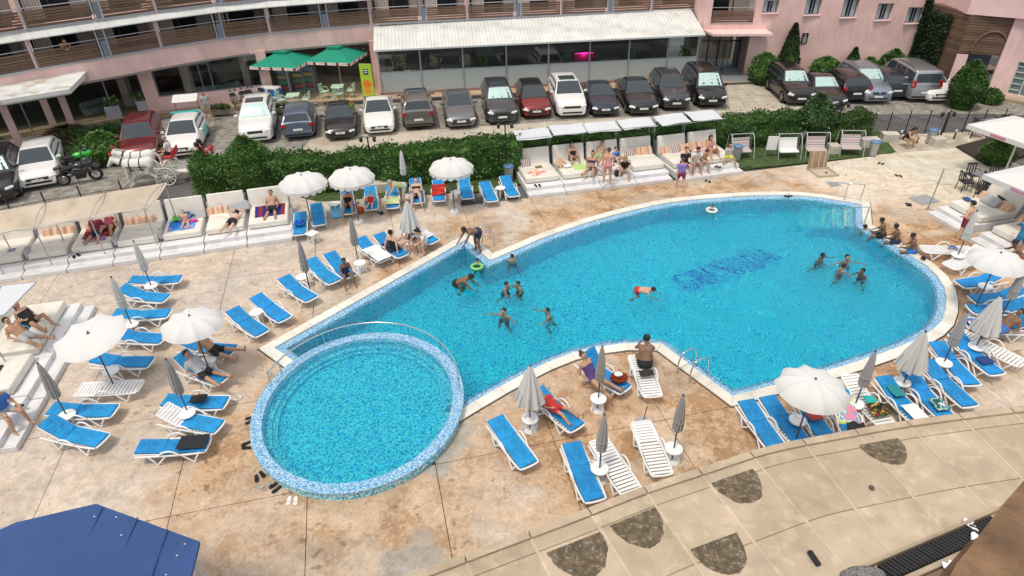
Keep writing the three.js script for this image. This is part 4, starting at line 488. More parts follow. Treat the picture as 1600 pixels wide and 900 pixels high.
function car(kind, o) {
  const K = CARS[kind], s = o.scale || 1, L = K.L * s, W = K.W * s, H = K.H * s, hl = L / 2, hw = W / 2, r = H * 0.205, belt = interp(K.low, -0.2) * s;
  const t = thing(o.name || 'parked_car', o.label, 'car', o.p, o.turn, 'parked cars'), P = o.paint, bot = 0.21 * s;
  const plan = (z) => hw * (1 - 0.13 * Math.pow(Math.abs(z), 5) - (z > 0.8 ? (z - 0.8) * 0.25 : 0) - (z < -0.9 ? (-z - 0.9) * 0.4 : 0));
  // lower body as a loft
  const zs = [-1, -0.97, -0.9, -0.78, -0.6, -0.4, -0.2, 0, 0.2, 0.36, 0.46, 0.6, 0.74, 0.86, 0.94, 0.985, 1], sec = (z) => { const w = plan(z), top = interp(K.low, z) * s, e = Math.abs(z) > 0.96 ? (Math.abs(z) === 1 ? 0.12 : 0.03) : 0, lo = bot + e * 0.6; const sh = Math.min(0.1, (top - lo) * 0.2); return [[0, lo], [w * 0.86, lo], [w * 0.97, lo + 0.08], [w, lerp(lo, top, 0.45)], [w * 0.985, lerp(lo, top, 0.72)], [w * 0.965, top - sh], [w * 0.90, top - sh * 0.3], [w * 0.78, top], [0, top + 0.035]]; };
  const pos = [], idx = [], nS = 17; zs.forEach((z) => { const h = sec(z), full = [...h, ...h.slice(1, -1).reverse().map(([x, y]) => [-x, y])]; for (const [x, y] of full) pos.push(x, y, z * hl); }); const n = 16;
  for (let i = 0; i < zs.length - 1; i++) for (let j = 0; j < n; j++) { const a = i * n + j, b = i * n + (j + 1) % n, c = a + n, d = b + n; idx.push(a, b, d, a, d, c); }
  for (const [i, f] of [[0, 1], [zs.length - 1, 0]]) for (let j = 1; j < n - 1; j++) f ? idx.push(i * n, i * n + j + 1, i * n + j) : idx.push(i * n, i * n + j, i * n + j + 1);
  let g = new THREE.BufferGeometry(); g.setAttribute('position', new THREE.Float32BufferAttribute(pos, 3)); g.setIndex(idx); g.computeVertexNormals();
  const wz = [-0.58 * hl, 0.62 * hl]; for (const z of wz) for (const sx of [-1, 1]) g = cut(g, new THREE.CylinderGeometry(r * 1.17, r * 1.17, 0.5, 20).rotateZ(Math.PI / 2).translate(sx * (hw - 0.02), r * 1.02, z));
  g = toCreasedNormals(mergeVertices(clean(g), 1e-4), 0.6); obj('body', g, P, t);
  obj('wheel_wells', merge(wz.flatMap(z => [-1, 1].map(sx => new THREE.CylinderGeometry(r * 1.14, r * 1.14, 0.06, 18).rotateZ(Math.PI / 2).translate(sx * (hw - 0.27), r * 1.02, z)))), trimM, t);
  // cabin
  const roofY = H, cabH = roofY - belt, rise = (z) => clamp(interp(K.cab, z)), wb = hw * 0.925, wr = hw * (kind === 'van' ? 0.80 : 0.70), half = (z) => lerp(wb, wr, rise(z)), top = (z) => belt - 0.05 + (cabH + 0.05) * rise(z);
  const cz = []; const c0 = K.cab[0][0], c1 = K.cab[K.cab.length - 1][0]; for (let i = 0; i <= 22; i++) cz.push(lerp(c0, c1, i / 22));
  const cp = [], ci = []; cz.forEach(z => { const a = half(z), y = top(z), b = belt - 0.08, rd = 0.07 * rise(z); for (const [x, yy] of [[wb, b], [lerp(wb, a, 0.5), lerp(b, y, 0.5)], [a, y - rd], [a * 0.93, y - rd * 0.15], [a * 0.6, y + 0.012], [0, y + 0.02], [-a * 0.6, y + 0.012], [-a * 0.93, y - rd * 0.15], [-a, y - rd], [-lerp(wb, a, 0.5), lerp(b, y, 0.5)], [-wb, b]]) cp.push(x, yy, z * hl); });
  for (let i = 0; i < 22; i++) for (let j = 0; j < 10; j++) { const a = i * 11 + j, b = a + 1, c = a + 11, d = c + 1; ci.push(a, b, d, a, d, c); }
  const cg = new THREE.BufferGeometry(); cg.setAttribute('position', new THREE.Float32BufferAttribute(cp, 3)); cg.setIndex(ci); cg.computeVertexNormals(); obj('roof', cg, o.roof || P, t);
  // glazing follows the cabin surface, 8 mm proud
  const patch = (f, nu, nv) => { const q = [], id = []; for (let i = 0; i <= nu; i++) for (let j = 0; j <= nv; j++) q.push(...f(i / nu, j / nv)); for (let i = 0; i < nu; i++) for (let j = 0; j < nv; j++) { const a = i * (nv + 1) + j, b = a + 1, c = a + nv + 1, d = c + 1; id.push(a, b, d, a, d, c); } const G2 = new THREE.BufferGeometry(); G2.setAttribute('position', new THREE.Float32BufferAttribute(q, 3)); G2.setIndex(id); G2.computeVertexNormals(); return G2; };
  const yTopAt = (z, x) => { const a = half(z), k = Math.abs(x) / a; return top(z) + lerp(0.02, -0.005, k * k) + 0.012; };
  const front = K.cab[K.cab.length - 2][0], rear = K.cab[1][0];
  const ws = patch((u, v) => { const z = lerp(c1 - 0.035, front + 0.005, u), a = half(z) * 0.90, x = lerp(-a, a, v); return [x, yTopAt(z, x), z * hl + 0.006]; }, 6, 6); obj('windshield', ws, o.shade ? pane : carGlass, t);
  if (o.shade) obj('sun_shade', patch((u, v) => { const z = lerp(c1 - 0.07, front + 0.03, u), a = half(z) * 0.84, x = lerp(-a, a, v); return [x, yTopAt(z, x) - 0.008 + (0.004 * Math.sin(v * 19)), z * hl - 0.002]; }, 5, 10), shadeM, t);
  obj('rear_window', patch((u, v) => { const z = lerp(rear - 0.01, c0 + (rear - c0) * 0.22, u), a = half(z) * 0.86, x = lerp(-a, a, v); return [x, yTopAt(z, x), z * hl - 0.008]; }, 5, 6), carGlass, t);
  for (const [z0, z1] of K.wins) for (const sx of [-1, 1]) obj('side_window', patch((u, v) => { const z = lerp(z0, z1, u), b = belt - 0.005, y1 = top(z) - 0.10 * rise(z) - 0.02, y = lerp(b, Math.max(b + 0.02, y1), v), k = (y - (belt - 0.08)) / (top(z) - 0.07 * rise(z) - (belt - 0.08)); return [sx * (lerp(wb, half(z), k) + 0.008), y, z * hl]; }, 5, 3), carGlass, t);
  if (o.sunroof) obj('sunroof', patch((u, v) => { const z = lerp(front - 0.06, front - 0.42, u), a = half(z) * 0.72, x = lerp(-a, a, v); return [x, yTopAt(z, x) + 0.004, z * hl]; }, 4, 6), carGlass, t);
  if (o.rails) for (const sx of [-1, 1]) obj('roof_rail', tube([-0.75, -0.4, 0, 0.1].filter(z => z < front).map(z => V3(sx * half(z) * 0.88, top(z) + 0.045, z * hl)), 0.018, 6, 14), o.rails === 'silver' ? rimM : trimM, t);
  // wheels
  const wp = wheelParts(+r.toFixed(3), 0.22); for (const z of wz) for (const sx of [-1, 1]) { const wh = new THREE.Group(); wh.name = 'wheel'; wh.position.set(sx * (hw - 0.125), r, z); if (sx < 0) wh.rotation.y = Math.PI; t.add(wh); obj('tyre', wp.tyre, tyreM, wh); obj('rim', wp.spokes, o.darkRims ? rimDark : rimM, wh); obj('rim_well', wp.well, trimM, wh); }
  // front and rear
  const fy = interp(K.low, 0.97) * s; for (const sx of [-1, 1]) { obj('headlight', rbox(0.36 * s, 0.13 * s, 0.2, 0.05, sx * hw * 0.70, fy - 0.11, hl * 0.945, -0.35, sx * 0.42, sx * 0.1, 2), lampM, t); obj('tail_light', rbox(0.24 * s, kind === 'van' || kind === 'mpv' ? 0.42 : 0.2, 0.16, 0.04, sx * hw * 0.80, interp(K.low, -0.97) * s - (kind === 'van' ? -0.05 : 0.12), -hl * 0.965, 0.15, -sx * 0.35, 0, 2), tailM, t); obj('wing_mirror', merge([rbox(0.2, 0.14, 0.11, 0.05, sx * (hw + 0.07), belt + 0.07, (c1 - 0.16) * hl), box(0.1, 0.03, 0.05, sx * (hw - 0.03), belt + 0.03, (c1 - 0.16) * hl)]), o.mirror || P, t); for (const z of [-0.22, 0.16]) obj('door_handle', rbox(0.02, 0.025, 0.16, 0.008, sx * (plan(z) * 0.985), belt - 0.12, z * hl - 0.1), o.mirror || P, t); }
  obj('grille', rbox(W * (o.wideGrille ? 0.52 : 0.42), 0.13 * s, 0.08, 0.03, 0, fy - 0.13, hl * 0.985, -0.2, 0, 0), trimM, t); obj('lower_grille', rbox(W * 0.62, 0.13, 0.08, 0.03, 0, bot + 0.17, hl * 0.985), trimM, t);
  obj('number_plate', rbox(0.5, 0.11, 0.03, 0.01, 0, bot + 0.28, hl * 1.005), plateM, t); obj('number_plate', rbox(0.5, 0.11, 0.03, 0.01, 0, bot + 0.42, -hl * 1.005), plateM, t);
  obj('side_sill', merge([-1, 1].map(sx => rbox(0.06, 0.12, L * 0.42, 0.02, sx * (hw - 0.03), bot + 0.05, 0.02 * hl))), trimM, t); obj('rear_bumper', rbox(W * 0.8, 0.14, 0.1, 0.04, 0, bot + 0.16, -hl * 0.985), trimM, t);
  if (o.badge) obj('badge', cyl(0.055, 0.055, 0.02, 0, fy - 0.08, hl * 0.995 + 0.035, Math.PI / 2 - 0.2, 0, 0), rimM, t);
  return t;
}
const headOf = (x) => (10 - (x + 7) * 0.55) * D;
function parkFront(px, py, kind, o) { const L = CARS[kind].L * (o.scale || 1), p = G(px, py), h = o.head !== undefined ? o.head * D : headOf(p.x); const fwd = o.away ? h + Math.PI : h; const k = (L / 2 - 0.02); return car(kind, { ...o, p: [p.x - Math.sin(h) * k, 0, p.z - Math.cos(h) * k], turn: fwd }); }
const P_black = paint([0.006, 0.006, 0.008], 0), P_white = paint([0.78, 0.78, 0.77], 0), P_grey = paint([0.17, 0.175, 0.185], 0.5), P_dkgrey = paint([0.06, 0.065, 0.075], 0.5), P_navy = paint([0.02, 0.03, 0.05], 0.4), P_blue = paint([0.16, 0.21, 0.30], 0.6), P_red = paint([0.22, 0.012, 0.014], 0.3), P_maroon = paint([0.15, 0.012, 0.016], 0.3), P_brown = paint([0.19, 0.18, 0.17], 0.6), P_silver = paint([0.46, 0.47, 0.49], 0.7), P_sky = paint([0.26, 0.32, 0.40], 0.6);
parkFront(403, 226, 'suv', { paint: P_white, sunroof: true, shade: true, label: 'white car with dark sunroof and pale windscreen shade behind the round shrub' });
parkFront(469, 220, 'hatch', { paint: P_blue, away: true, badge: true, label: 'steel blue hatchback parked nose to the building' });
parkFront(534, 221, 'sedan', { paint: P_black, scale: 0.95, badge: true, label: 'black saloon between the blue hatchback and the white saloon' });
parkFront(595, 213, 'sedan', { paint: P_white, scale: 0.98, badge: true, wideGrille: true, label: 'white saloon with black grille below the green juice banner' });
parkFront(656, 204, 'suv', { paint: P_brown, away: true, sunroof: true, label: 'bronze grey four wheel drive parked nose to the annex' });
parkFront(722, 203, 'sedan', { paint: P_grey, rails: 'silver', wideGrille: true, badge: true, label: 'mid grey estate car with wide grille beside the bronze four wheel drive' });
parkFront(786, 196, 'suv', { paint: P_dkgrey, sunroof: true, shade: true, rails: true, label: 'dark grey four wheel drive with sunroof and pale windscreen shade' });
parkFront(839, 187, 'hatch', { paint: P_red, roof: P_black, darkRims: true, badge: true, label: 'red crossover with black roof' });
parkFront(894, 186, 'suv', { paint: P_white, roof: P_white, sunroof: true, darkRims: true, wideGrille: true, label: 'white four wheel drive with black roof panel beside the red crossover' });
parkFront(946, 184, 'sedan', { paint: P_navy, scale: 0.96, badge: true, label: 'dark navy saloon beside the white four wheel drive' });
parkFront(1005, 183, 'sedan', { paint: P_black, scale: 1.04, wideGrille: true, sunroof: true, label: 'long black saloon with large chrome grille' });
parkFront(1056, 174, 'suv', { paint: P_dkgrey, scale: 0.96, badge: true, rails: 'silver', label: 'dark grey crossover with silver roof rails beside the black people carrier' });
parkFront(1112, 170, 'mpv', { paint: P_black, shade: true, rails: 'silver', badge: true, label: 'black people carrier with roof rails next to the hotel doorway' });
parkFront(1250, 167, 'suv', { paint: P_black, shade: true, head: -2, label: 'black four wheel drive with pale windscreen shade beside the beige paving' });
parkFront(1300, 173, 'sedan', { paint: P_black, shade: true, head: -2, wideGrille: true, label: 'black saloon with pale windscreen shade behind the young tree' });
parkFront(1335, 163, 'hatch', { paint: P_black, away: true, head: -2, scale: 1.05, label: 'black estate parked nose to the pink wing wall' });
parkFront(1369, 164, 'suv', { paint: P_sky, shade: true, head: -2, rails: 'silver', badge: true, label: 'pale blue grey four wheel drive with windscreen shade' });
parkFront(1398, 158, 'hatch', { paint: P_navy, away: true, head: -2, label: 'dark blue hatchback squeezed beside the silver van' });
parkFront(1440, 161, 'van', { paint: P_silver, away: true, head: -2, rails: true, label: 'silver passenger van parked nose to the pink wing wall' });
parkFront(1467, 163, 'hatch', { paint: P_white, head: -2, label: 'white hatchback between the silver van and the large round bush' });
parkFront(222, 261, 'suv', { paint: P_maroon, head: 20, badge: true, label: 'maroon four wheel drive beside the leafy shrubs' });
{ const t = parkFront(287, 249, 'hatch', { paint: P_white, head: 14, badge: true, label: 'white and turquoise car with its tailgate raised' }); const tq = paint([0.04, 0.50, 0.50], 0), hl = 2.125, hw = 0.89;
  for (const sx of [1, -1]) obj('door', rbox(0.03, 0.52, 1.25, 0.015, sx * (hw - 0.008), 0.62, -0.5), tq, t).userData.label = 'turquoise rear side panel'; obj('rear_quarter', rbox(1.5, 0.03, 0.3, 0.012, 0, 1.47, -1.25), tq, t);
  const tg = obj('tailgate', merge([rbox(1.3, 0.06, 0.8, 0.03, 0, 2.0, -1.95, 0.25, 0, 0), rbox(1.1, 0.22, 0.1, 0.03, 0, 1.95, -2.35, 0.3, 0, 0)]), P_white, t); obj('glass', rbox(0.95, 0.02, 0.45, 0.01, 0, 1.96, -1.85, 0.25, 0, 0), carGlass, tg); for (const sx of [-1, 1]) obj('strut', bar(V3(sx * 0.6, 1.2, -1.95), V3(sx * 0.58, 1.95, -2.0), 0.015, 6), trimM, tg); }
parkFront(66, 297, 'hatch', { paint: P_white, head: 26, badge: true, wideGrille: true, label: 'white hatchback beside the motorcycles' });
parkFront(-2, 322, 'suv', { paint: P_black, head: 28, shade: true, label: 'black four wheel drive with windscreen shade by the canopy column' });
// motorcycles
function motorbike(p, turn, body, label) { const t = thing('motorcycle', label, 'motorcycle', p, turn); for (const z of [-0.68, 0.70]) { const w = new THREE.Group(); w.name = 'wheel'; w.position.set(0, 0.31, z); t.add(w); obj('tyre', new THREE.TorusGeometry(0.25, 0.065, 8, 22).rotateY(Math.PI / 2), tyreM, w); obj('rim', merge([new THREE.TorusGeometry(0.19, 0.02, 6, 20).rotateY(Math.PI / 2), ...[0, 1, 2].map(k => box(0.03, 0.38, 0.035).rotateX(k * 1.047)), cyl(0.05, 0.05, 0.1, 0, 0, 0, 0, 0, Math.PI / 2)]), rimM, w); }
  obj('frame', merge([bar(V3(0, 0.36, -0.05), V3(0, 0.86, 0.38), 0.05), bar(V3(0, 0.36, -0.05), V3(0, 0.75, -0.5), 0.045), bar(V3(0.07, 0.33, -0.68), V3(0.07, 0.42, 0), 0.03)]), rimDark, t); obj('engine', rbox(0.34, 0.36, 0.46, 0.06, 0, 0.44, 0.08), trimM, t); obj('fuel_tank', ball(0.17, 0.15, 0.30, 0, 0.88, 0.16), body, t);
  obj('fairing', merge([ball(0.17, 0.20, 0.27, 0, 0.90, 0.52), rbox(0.34, 0.32, 0.34, 0.1, 0, 0.62, 0.36, -0.3, 0, 0)]), body, t); obj('windscreen', ball(0.12, 0.15, 0.13, 0, 1.07, 0.50, 10), carGlass, t); obj('seat', rbox(0.26, 0.10, 0.62, 0.05, 0, 0.84, -0.32, -0.12, 0, 0), blackRough, t); obj('tail', rbox(0.18, 0.13, 0.36, 0.05, 0, 0.92, -0.72, -0.25, 0, 0), body, t);
  obj('handlebar', merge([bar(V3(-0.36, 0.99, 0.30), V3(0.36, 0.99, 0.30), 0.018), ...[-1, 1].map(s => ball(0.05, 0.06, 0.02, s * 0.36, 1.14, 0.34, 8))]), black, t); obj('fork', merge([-1, 1].map(s => bar(V3(s * 0.09, 0.31, 0.70), V3(s * 0.09, 0.98, 0.40), 0.025))), rimM, t); obj('exhaust', cyl(0.055, 0.045, 0.5, 0.17, 0.38, -0.45, 1.35, 0, 0), steel, t); obj('kickstand', bar(V3(-0.05, 0.3, -0.1), V3(-0.28, 0.01, -0.06), 0.014), trimM, t); t.rotation.z = 0.08; return t; }
motorbike(G(128, 285).setY(0), -1.1 + Math.PI, paint([0.02, 0.02, 0.022], 0), 'black motorcycle in front of the green one'); motorbike(G(128, 268).setY(0), -1.15 + Math.PI, paint([0.03, 0.42, 0.03], 0), 'lime green motorcycle behind the black one');
// bicycles in a rack
function bicycle(p, turn) { const t = thing('bicycle', 'white hire bicycle in a row by the pink wall', 'bicycle', p, turn, 'bicycles standing by the wall'); for (const z of [-0.52, 0.52]) { const w = new THREE.Group(); w.name = 'wheel'; w.position.set(0, 0.33, z); t.add(w); obj('tyre', new THREE.TorusGeometry(0.31, 0.022, 6, 24).rotateY(Math.PI / 2), tyreM, w); obj('spokes', merge([0, 1, 2, 3].map(k => bar(V3(0, -0.3, 0), V3(0, 0.3, 0), 0.003, 4).rotateX(k * 0.785))), rimM, w); }
  const fr = mat([0.70, 0.70, 0.72], 0.4); const A = V3(0, 0.28, -0.05), B = V3(0, 0.80, -0.22), C = V3(0, 0.78, 0.36), Dd = V3(0, 0.33, -0.52), F = V3(0, 0.33, 0.52); obj('frame', merge([bar(A, B, 0.018), bar(A, C, 0.02), bar(B, C, 0.018), bar(A, Dd, 0.013), bar(B, Dd, 0.013), bar(C, F, 0.016), bar(C, V3(0, 1.0, 0.30), 0.014)]), fr, t); obj('saddle', ball(0.07, 0.035, 0.14, 0, 0.92, -0.26, 8), black, t); obj('seat_post', bar(B, V3(0, 0.9, -0.25), 0.013), rimM, t); obj('handlebar', tube([[-0.28, 1.0, 0.16], [-0.2, 1.02, 0.3], [0.2, 1.02, 0.3], [0.28, 1.0, 0.16]], 0.013, 6), black, t); obj('crank', merge([cyl(0.09, 0.09, 0.015, 0.04, 0.28, -0.05, 0, 0, Math.PI / 2), box(0.02, 0.3, 0.025, 0.06, 0.28, -0.05)]), rimDark, t); obj('basket', merge([box(0.3, 0.18, 0.01, 0, 0.86, 0.42), box(0.3, 0.18, 0.01, 0, 0.86, 0.62), box(0.3, 0.01, 0.2, 0, 0.77, 0.52)]), rimDark, t); return t; }
{ const b0 = bicycle(G(366, 166, 0.12), 0.5); for (const [px, py, r] of [[376, 164, 0.9], [385, 162, 0.85], [393, 161, 0.4], [403, 159, 1.1]]) copyOf(b0, G(px, py, 0.12), r); }
// ---------- vegetation ----------
const leafGeo = (() => { const g = new THREE.BufferGeometry(); g.setAttribute('position', new THREE.Float32BufferAttribute([0, 0, 0, 0.36, 0.06, 0.5, 0, -0.03, 0.5, -0.36, 0.06, 0.5, 0, 0.04, 1], 3)); g.setIndex([0, 2, 1, 0, 3, 2, 1, 2, 4, 2, 3, 4]); g.computeVertexNormals(); return g; })();
const leafM = mat([1, 1, 1], 0.62, { transmission: 0.25, thickness: 0 });
function leaves(name, parent, n, sample, size, cols) { const im = new THREE.InstancedMesh(leafGeo, leafM, n), m = new THREE.Matrix4(), q = new THREE.Quaternion(), e = new THREE.Euler(), c = new THREE.Color(); for (let i = 0; i < n; i++) { const [p, nr] = sample(i); const yaw = Math.atan2(nr.x, nr.z) + rr(-1.1, 1.1), pit = -Math.asin(clamp(nr.y, -1, 1)) * 0.6 + rr(-0.9, 0.6) + 0.25; e.set(pit, yaw, rr(-1, 1), 'YXZ'); q.setFromEuler(e); const s = size * rr(0.65, 1.3); m.compose(p, q, V3(s, s, s)); im.setMatrixAt(i, m); const k = cols[(rnd() * cols.length) | 0], b = rr(0.7, 1.3) * (0.6 + 0.8 * fbm(p.x * 1.1 + 5 * parent.position.x, p.z * 1.1 + p.y * 1.7 + 8, 3)); im.setColorAt(i, c.setRGB(k[0] * b, k[1] * b, k[2] * b)); } im.name = name; im.castShadow = im.receiveShadow = true; im.userData.kind = 'stuff'; parent.add(im); return im; }
const coreM = mat([0.085, 0.19, 0.04], 0.95), trunkM = mat([0.12, 0.08, 0.05], 0.9);
const G1 = [[0.075, 0.185, 0.035], [0.10, 0.235, 0.045], [0.05, 0.125, 0.025], [0.135, 0.27, 0.06]], G2 = [[0.045, 0.12, 0.025], [0.065, 0.155, 0.032], [0.085, 0.19, 0.04]], G3 = [[0.09, 0.20, 0.03], [0.13, 0.26, 0.045], [0.06, 0.15, 0.025]], GD = [[0.018, 0.05, 0.018], [0.025, 0.065, 0.02], [0.035, 0.085, 0.025]];
function hedge(pts, w, h, label, cols, dens = 300, size = 0.10) {
  const t = thing('hedge', label, 'hedge'); const P = curve2(pts, 40), seg2 = []; let L = 0; for (let i = 0; i < 40; i++) L += Math.hypot(P[i + 1][0] - P[i][0], P[i + 1][1] - P[i][1]);
  const bump = (s, v) => 0.30 * (fbm(s * 1.3 + pts[0][0], v * 1.3 + 4, 3) - 0.5) * 2, A = (s) => { const f = clamp(s / L, 0, 0.9999) * 40, i = f | 0, k = f - i, a = P[i], b = P[i + 1], l = Math.hypot(b[0] - a[0], b[1] - a[1]); return [lerp(a[0], b[0], k), lerp(a[1], b[1], k), -(b[1] - a[1]) / l, (b[0] - a[0]) / l]; };
  const sp = (s, v, o) => { const [x, z, nx, nz] = A(s), H = h * (1 + 0.2 * (fbm(s * 0.9 + 3, 9, 3) - 0.5) * 2); let u, y, n; if (v < 0.42) { y = v / 0.42 * H; u = 0; n = V3(nx, 0.15, nz); } else if (v < 0.72) { u = (v - 0.42) / 0.3; y = H; n = V3(0, 1, 0); } else { y = (1 - (v - 0.72) / 0.28) * H; u = 1; n = V3(-nx, 0.15, -nz); } const b = bump(s, v * 5) + o; return [V3(x - nx * u * w + n.x * b, Math.max(0.02, y + n.y * b), z - nz * u * w + n.z * b), n]; };
  const pos = [], idx = []; for (let i = 0; i <= 80; i++) for (let j = 0; j <= 14; j++) { const [p] = sp(L * i / 80, j / 14, -0.10); pos.push(p.x, p.y, p.z); if (i && j) { const a = (i - 1) * 15 + j - 1; idx.push(a, a + 1, a + 16, a, a + 16, a + 15); } } const g = new THREE.BufferGeometry(); g.setAttribute('position', new THREE.Float32BufferAttribute(pos, 3)); g.setIndex(idx); g.computeVertexNormals(); obj('hedge_core', g, coreM, t);
  leaves('foliage', t, Math.round(L * (2 * h + w) * dens), () => { let v = rnd(); if (rnd() < 0.3) v *= 0.7; return sp(rnd() * L, v, rnd() < 0.05 ? rr(0.05, 0.26) : rr(-0.08, 0.05)); }, size, cols); return t;
}
function bush(name, label, cat, p, prof, H, n, size, cols, o = {}) { // prof: [t, radius] from base to top
  const t = thing(name, label, cat, p, rnd() * 6, o.group); const R = (y, th) => interp(prof, y) * (1 + (o.rough ?? 0.16) * 2 * (fbm(th * 1.3 + p.x, y * H * 1.6 + 7, 3) - 0.5)); const pt = (y, th, k) => V3(R(y, th) * k * Math.cos(th), y * H, R(y, th) * k * Math.sin(th));
  const pos = [], idx = []; for (let i = 0; i <= 12; i++) for (let j = 0; j <= 16; j++) { const q = pt(i / 12, (j % 16) / 16 * 6.2832, 0.86); pos.push(q.x, q.y * 0.97 + 0.03, q.z); if (i && j) { const a = (i - 1) * 17 + j - 1; idx.push(a, a + 17, a + 18, a, a + 18, a + 1); } } const g = new THREE.BufferGeometry(); g.setAttribute('position', new THREE.Float32BufferAttribute(pos, 3)); g.setIndex(idx); g.computeVertexNormals();
  if (o.trunk) obj('trunk', merge([cyl(0.05, 0.09, o.trunk + 0.3, 0, o.trunk / 2, 0), bar(V3(0, o.trunk, 0), V3(0.2, o.trunk + 0.5, 0.1), 0.03), bar(V3(0, o.trunk, 0), V3(-0.2, o.trunk + 0.5, -0.12), 0.03)]), trunkM, t); else obj('stem', cyl(0.05, 0.08, 0.4, 0, 0.2, 0), trunkM, t);
  const cr = obj('crown', g, coreM, t); if (o.trunk) cr.position.y = o.trunk; const lv = leaves('foliage', t, n, () => { const y = Math.pow(rnd(), 0.8), th = rnd() * 6.2832, k = 1 - (o.deep ?? 0.25) * rnd() * rnd() + 0.06 * rnd(), q = pt(y, th, k); return [q, V3(Math.cos(th), 0.5, Math.sin(th)).normalize()]; }, size, cols); if (o.trunk) lv.position.y = o.trunk; return t; }
const lawnM = mat([0.07, 0.12, 0.035], 0.95, { map: grain([0.9, 0.9, 0.85], 0.4, 24, { g: 0.5 }) });
struct('lawn', triUV(slab([...gp([[300, 302], [420, 297]]), [-8.6, -26.2], [-1, -27.0], [1.6, -28.2], [8.6, -29.6], ...gp([[1168, 264], [1240, 256], [1345, 246], [1400, 238], [1372, 204]]), [11, -32], [0, -29.8], [-8, -28.8], [-14.4, -27.9]], 0.02, 0.06)), lawnM);
hedge([[-14.2, -26.6], [-12, -26.9], [-9, -27.1], [-5.9, -27.5], [-2.6, -27.9], [0.6, -28.6]], 1.1, 1.75, 'tall dense ivy hedge behind the fringed parasols', G1, 340, 0.11);
hedge([[0.4, -29.1], [4, -29.9], [8, -30.7], [12, -31.5], [15.2, -31.7]], 0.9, 1.55, 'lower hedge running behind the row of canopied daybeds', G2, 330, 0.10);
hedge([[15.6, -31.6], [17.2, -31.6], [18.9, -31.9]], 0.8, 1.5, 'short hedge with reddish leaves at the end of the iron fence', [...G2, [0.10, 0.06, 0.03]], 330, 0.10);
{ const q = (px, py, y = 0) => { const g = G(px, py, y); return g; };
  bush('round_shrub', 'tall rounded light green shrub rising from the end of the ivy hedge', 'shrub', q(400, 302), [[0, 0.75], [0.4, 1.0], [0.75, 0.85], [1, 0.1]], 2.7, 5200, 0.13, G3);
  bush('young_tree', 'young feathery tree standing in the hedge before the black saloon', 'tree', q(1265, 224), [[0, 0.5], [0.3, 0.85], [0.7, 0.55], [1, 0.05]], 1.9, 3000, 0.15, [[0.06, 0.14, 0.05], [0.09, 0.19, 0.06]], { trunk: 0.7, deep: 0.6, rough: 0.4 });
  const top = [['bulky rounded bush beside the hotel doorway', 1190, 129, [[0, 0.7], [0.4, 0.95], [0.8, 0.7], [1, 0.1]], 1.9, 2600, G1], ['tall narrow brownish cypress against the pink wing', 1226, 122, [[0, 0.62], [0.3, 0.65], [0.7, 0.38], [1, 0.04]], 3.5, 3400, [...GD, [0.06, 0.045, 0.02], [0.04, 0.07, 0.02]]], ['round clipped bush behind the two shaded black cars', 1285, 126, [[0, 0.6], [0.45, 0.92], [0.8, 0.65], [1, 0.08]], 1.55, 2200, G1], ['slim pointed conifer between two round bushes', 1325, 123, [[0, 0.45], [0.4, 0.5], [1, 0.03]], 2.0, 1500, GD], ['small round bush between the pointed conifers', 1353, 122, [[0, 0.5], [0.5, 0.72], [1, 0.1]], 1.35, 1500, G1], ['broad pointed conifer behind the silver van', 1388, 122, [[0, 0.7], [0.4, 0.85], [0.75, 0.6], [1, 0.05]], 1.85, 2200, G2], ['thin brown-tipped conifer beside the ivy', 1417, 120, [[0, 0.35], [0.5, 0.28], [1, 0.04]], 2.6, 1300, [...GD, [0.12, 0.09, 0.05]]], ['large egg-shaped bush standing alone at the road corner', 1500, 168, [[0, 0.5], [0.12, 0.52], [0.2, 0.76], [0.5, 0.9], [0.8, 0.58], [1, 0.05]], 2.7, 5200, [[0.05, 0.13, 0.02], [0.07, 0.17, 0.025], [0.04, 0.10, 0.02]]], ['low dark bush below the shop window', 1545, 160, [[0, 0.5], [0.5, 0.62], [1, 0.15]], 0.8, 1100, G2], ['rounded green bush at the edge of the café deck', 1553, 255, [[0, 0.5], [0.5, 0.72], [1, 0.12]], 1.15, 1900, G3]];
  for (const [l, px, py, pr, H, n, c] of top) bush(/conifer|cypress/.test(l) ? 'conifer' : 'clipped_bush', l, /conifer|cypress/.test(l) ? 'tree' : 'bush', q(px, py), pr, H, n, 0.13, c);
  // ivy on the wall by the tower
  const ivy = thing('wall_ivy', 'dark ivy climbing the wall beside the brown tower', 'ivy', [0, 0, 0]); leaves('foliage', ivy, 5200, () => { const y = rnd() * 4.9, s = rnd(), w = 0.5 + 0.7 * sstep(4.9, 0, y); const x = lerp(26.6, 27.35, s * w + 0.15), z = -43.7 + (x > 27.1 ? (rnd() * 1.8 * (1 - y / 6)) : 0) + 0.1 * rnd(); return [V3(x + (x > 27.1 ? -0.12 : 0), y, z), V3(-0.3, 0.2, 1)]; }, 0.16, GD); leaves('foliage', ivy, 4200, () => { const y = Math.pow(rnd(), 0.9) * 4.3, s = 0.3 + 0.7 * rnd(); return [V3(lerp(27.7, 27.2, s) - 0.06 - 0.12 * rnd(), y, lerp(-40.5, -44.2, s)), V3(-1, 0.2, 0.3).normalize()]; }, 0.16, GD); obj('stem', tube([[26.9, 0, -43.75], [27, 2, -43.78], [26.8, 4.6, -43.78]], 0.03, 5), trunkM, ivy);
  hedge([[24.9, -43.1], [26.8, -42.95]], 0.6, 1.3, 'boxy hedge against the wing between conifer and ivy', G2, 330, 0.11);
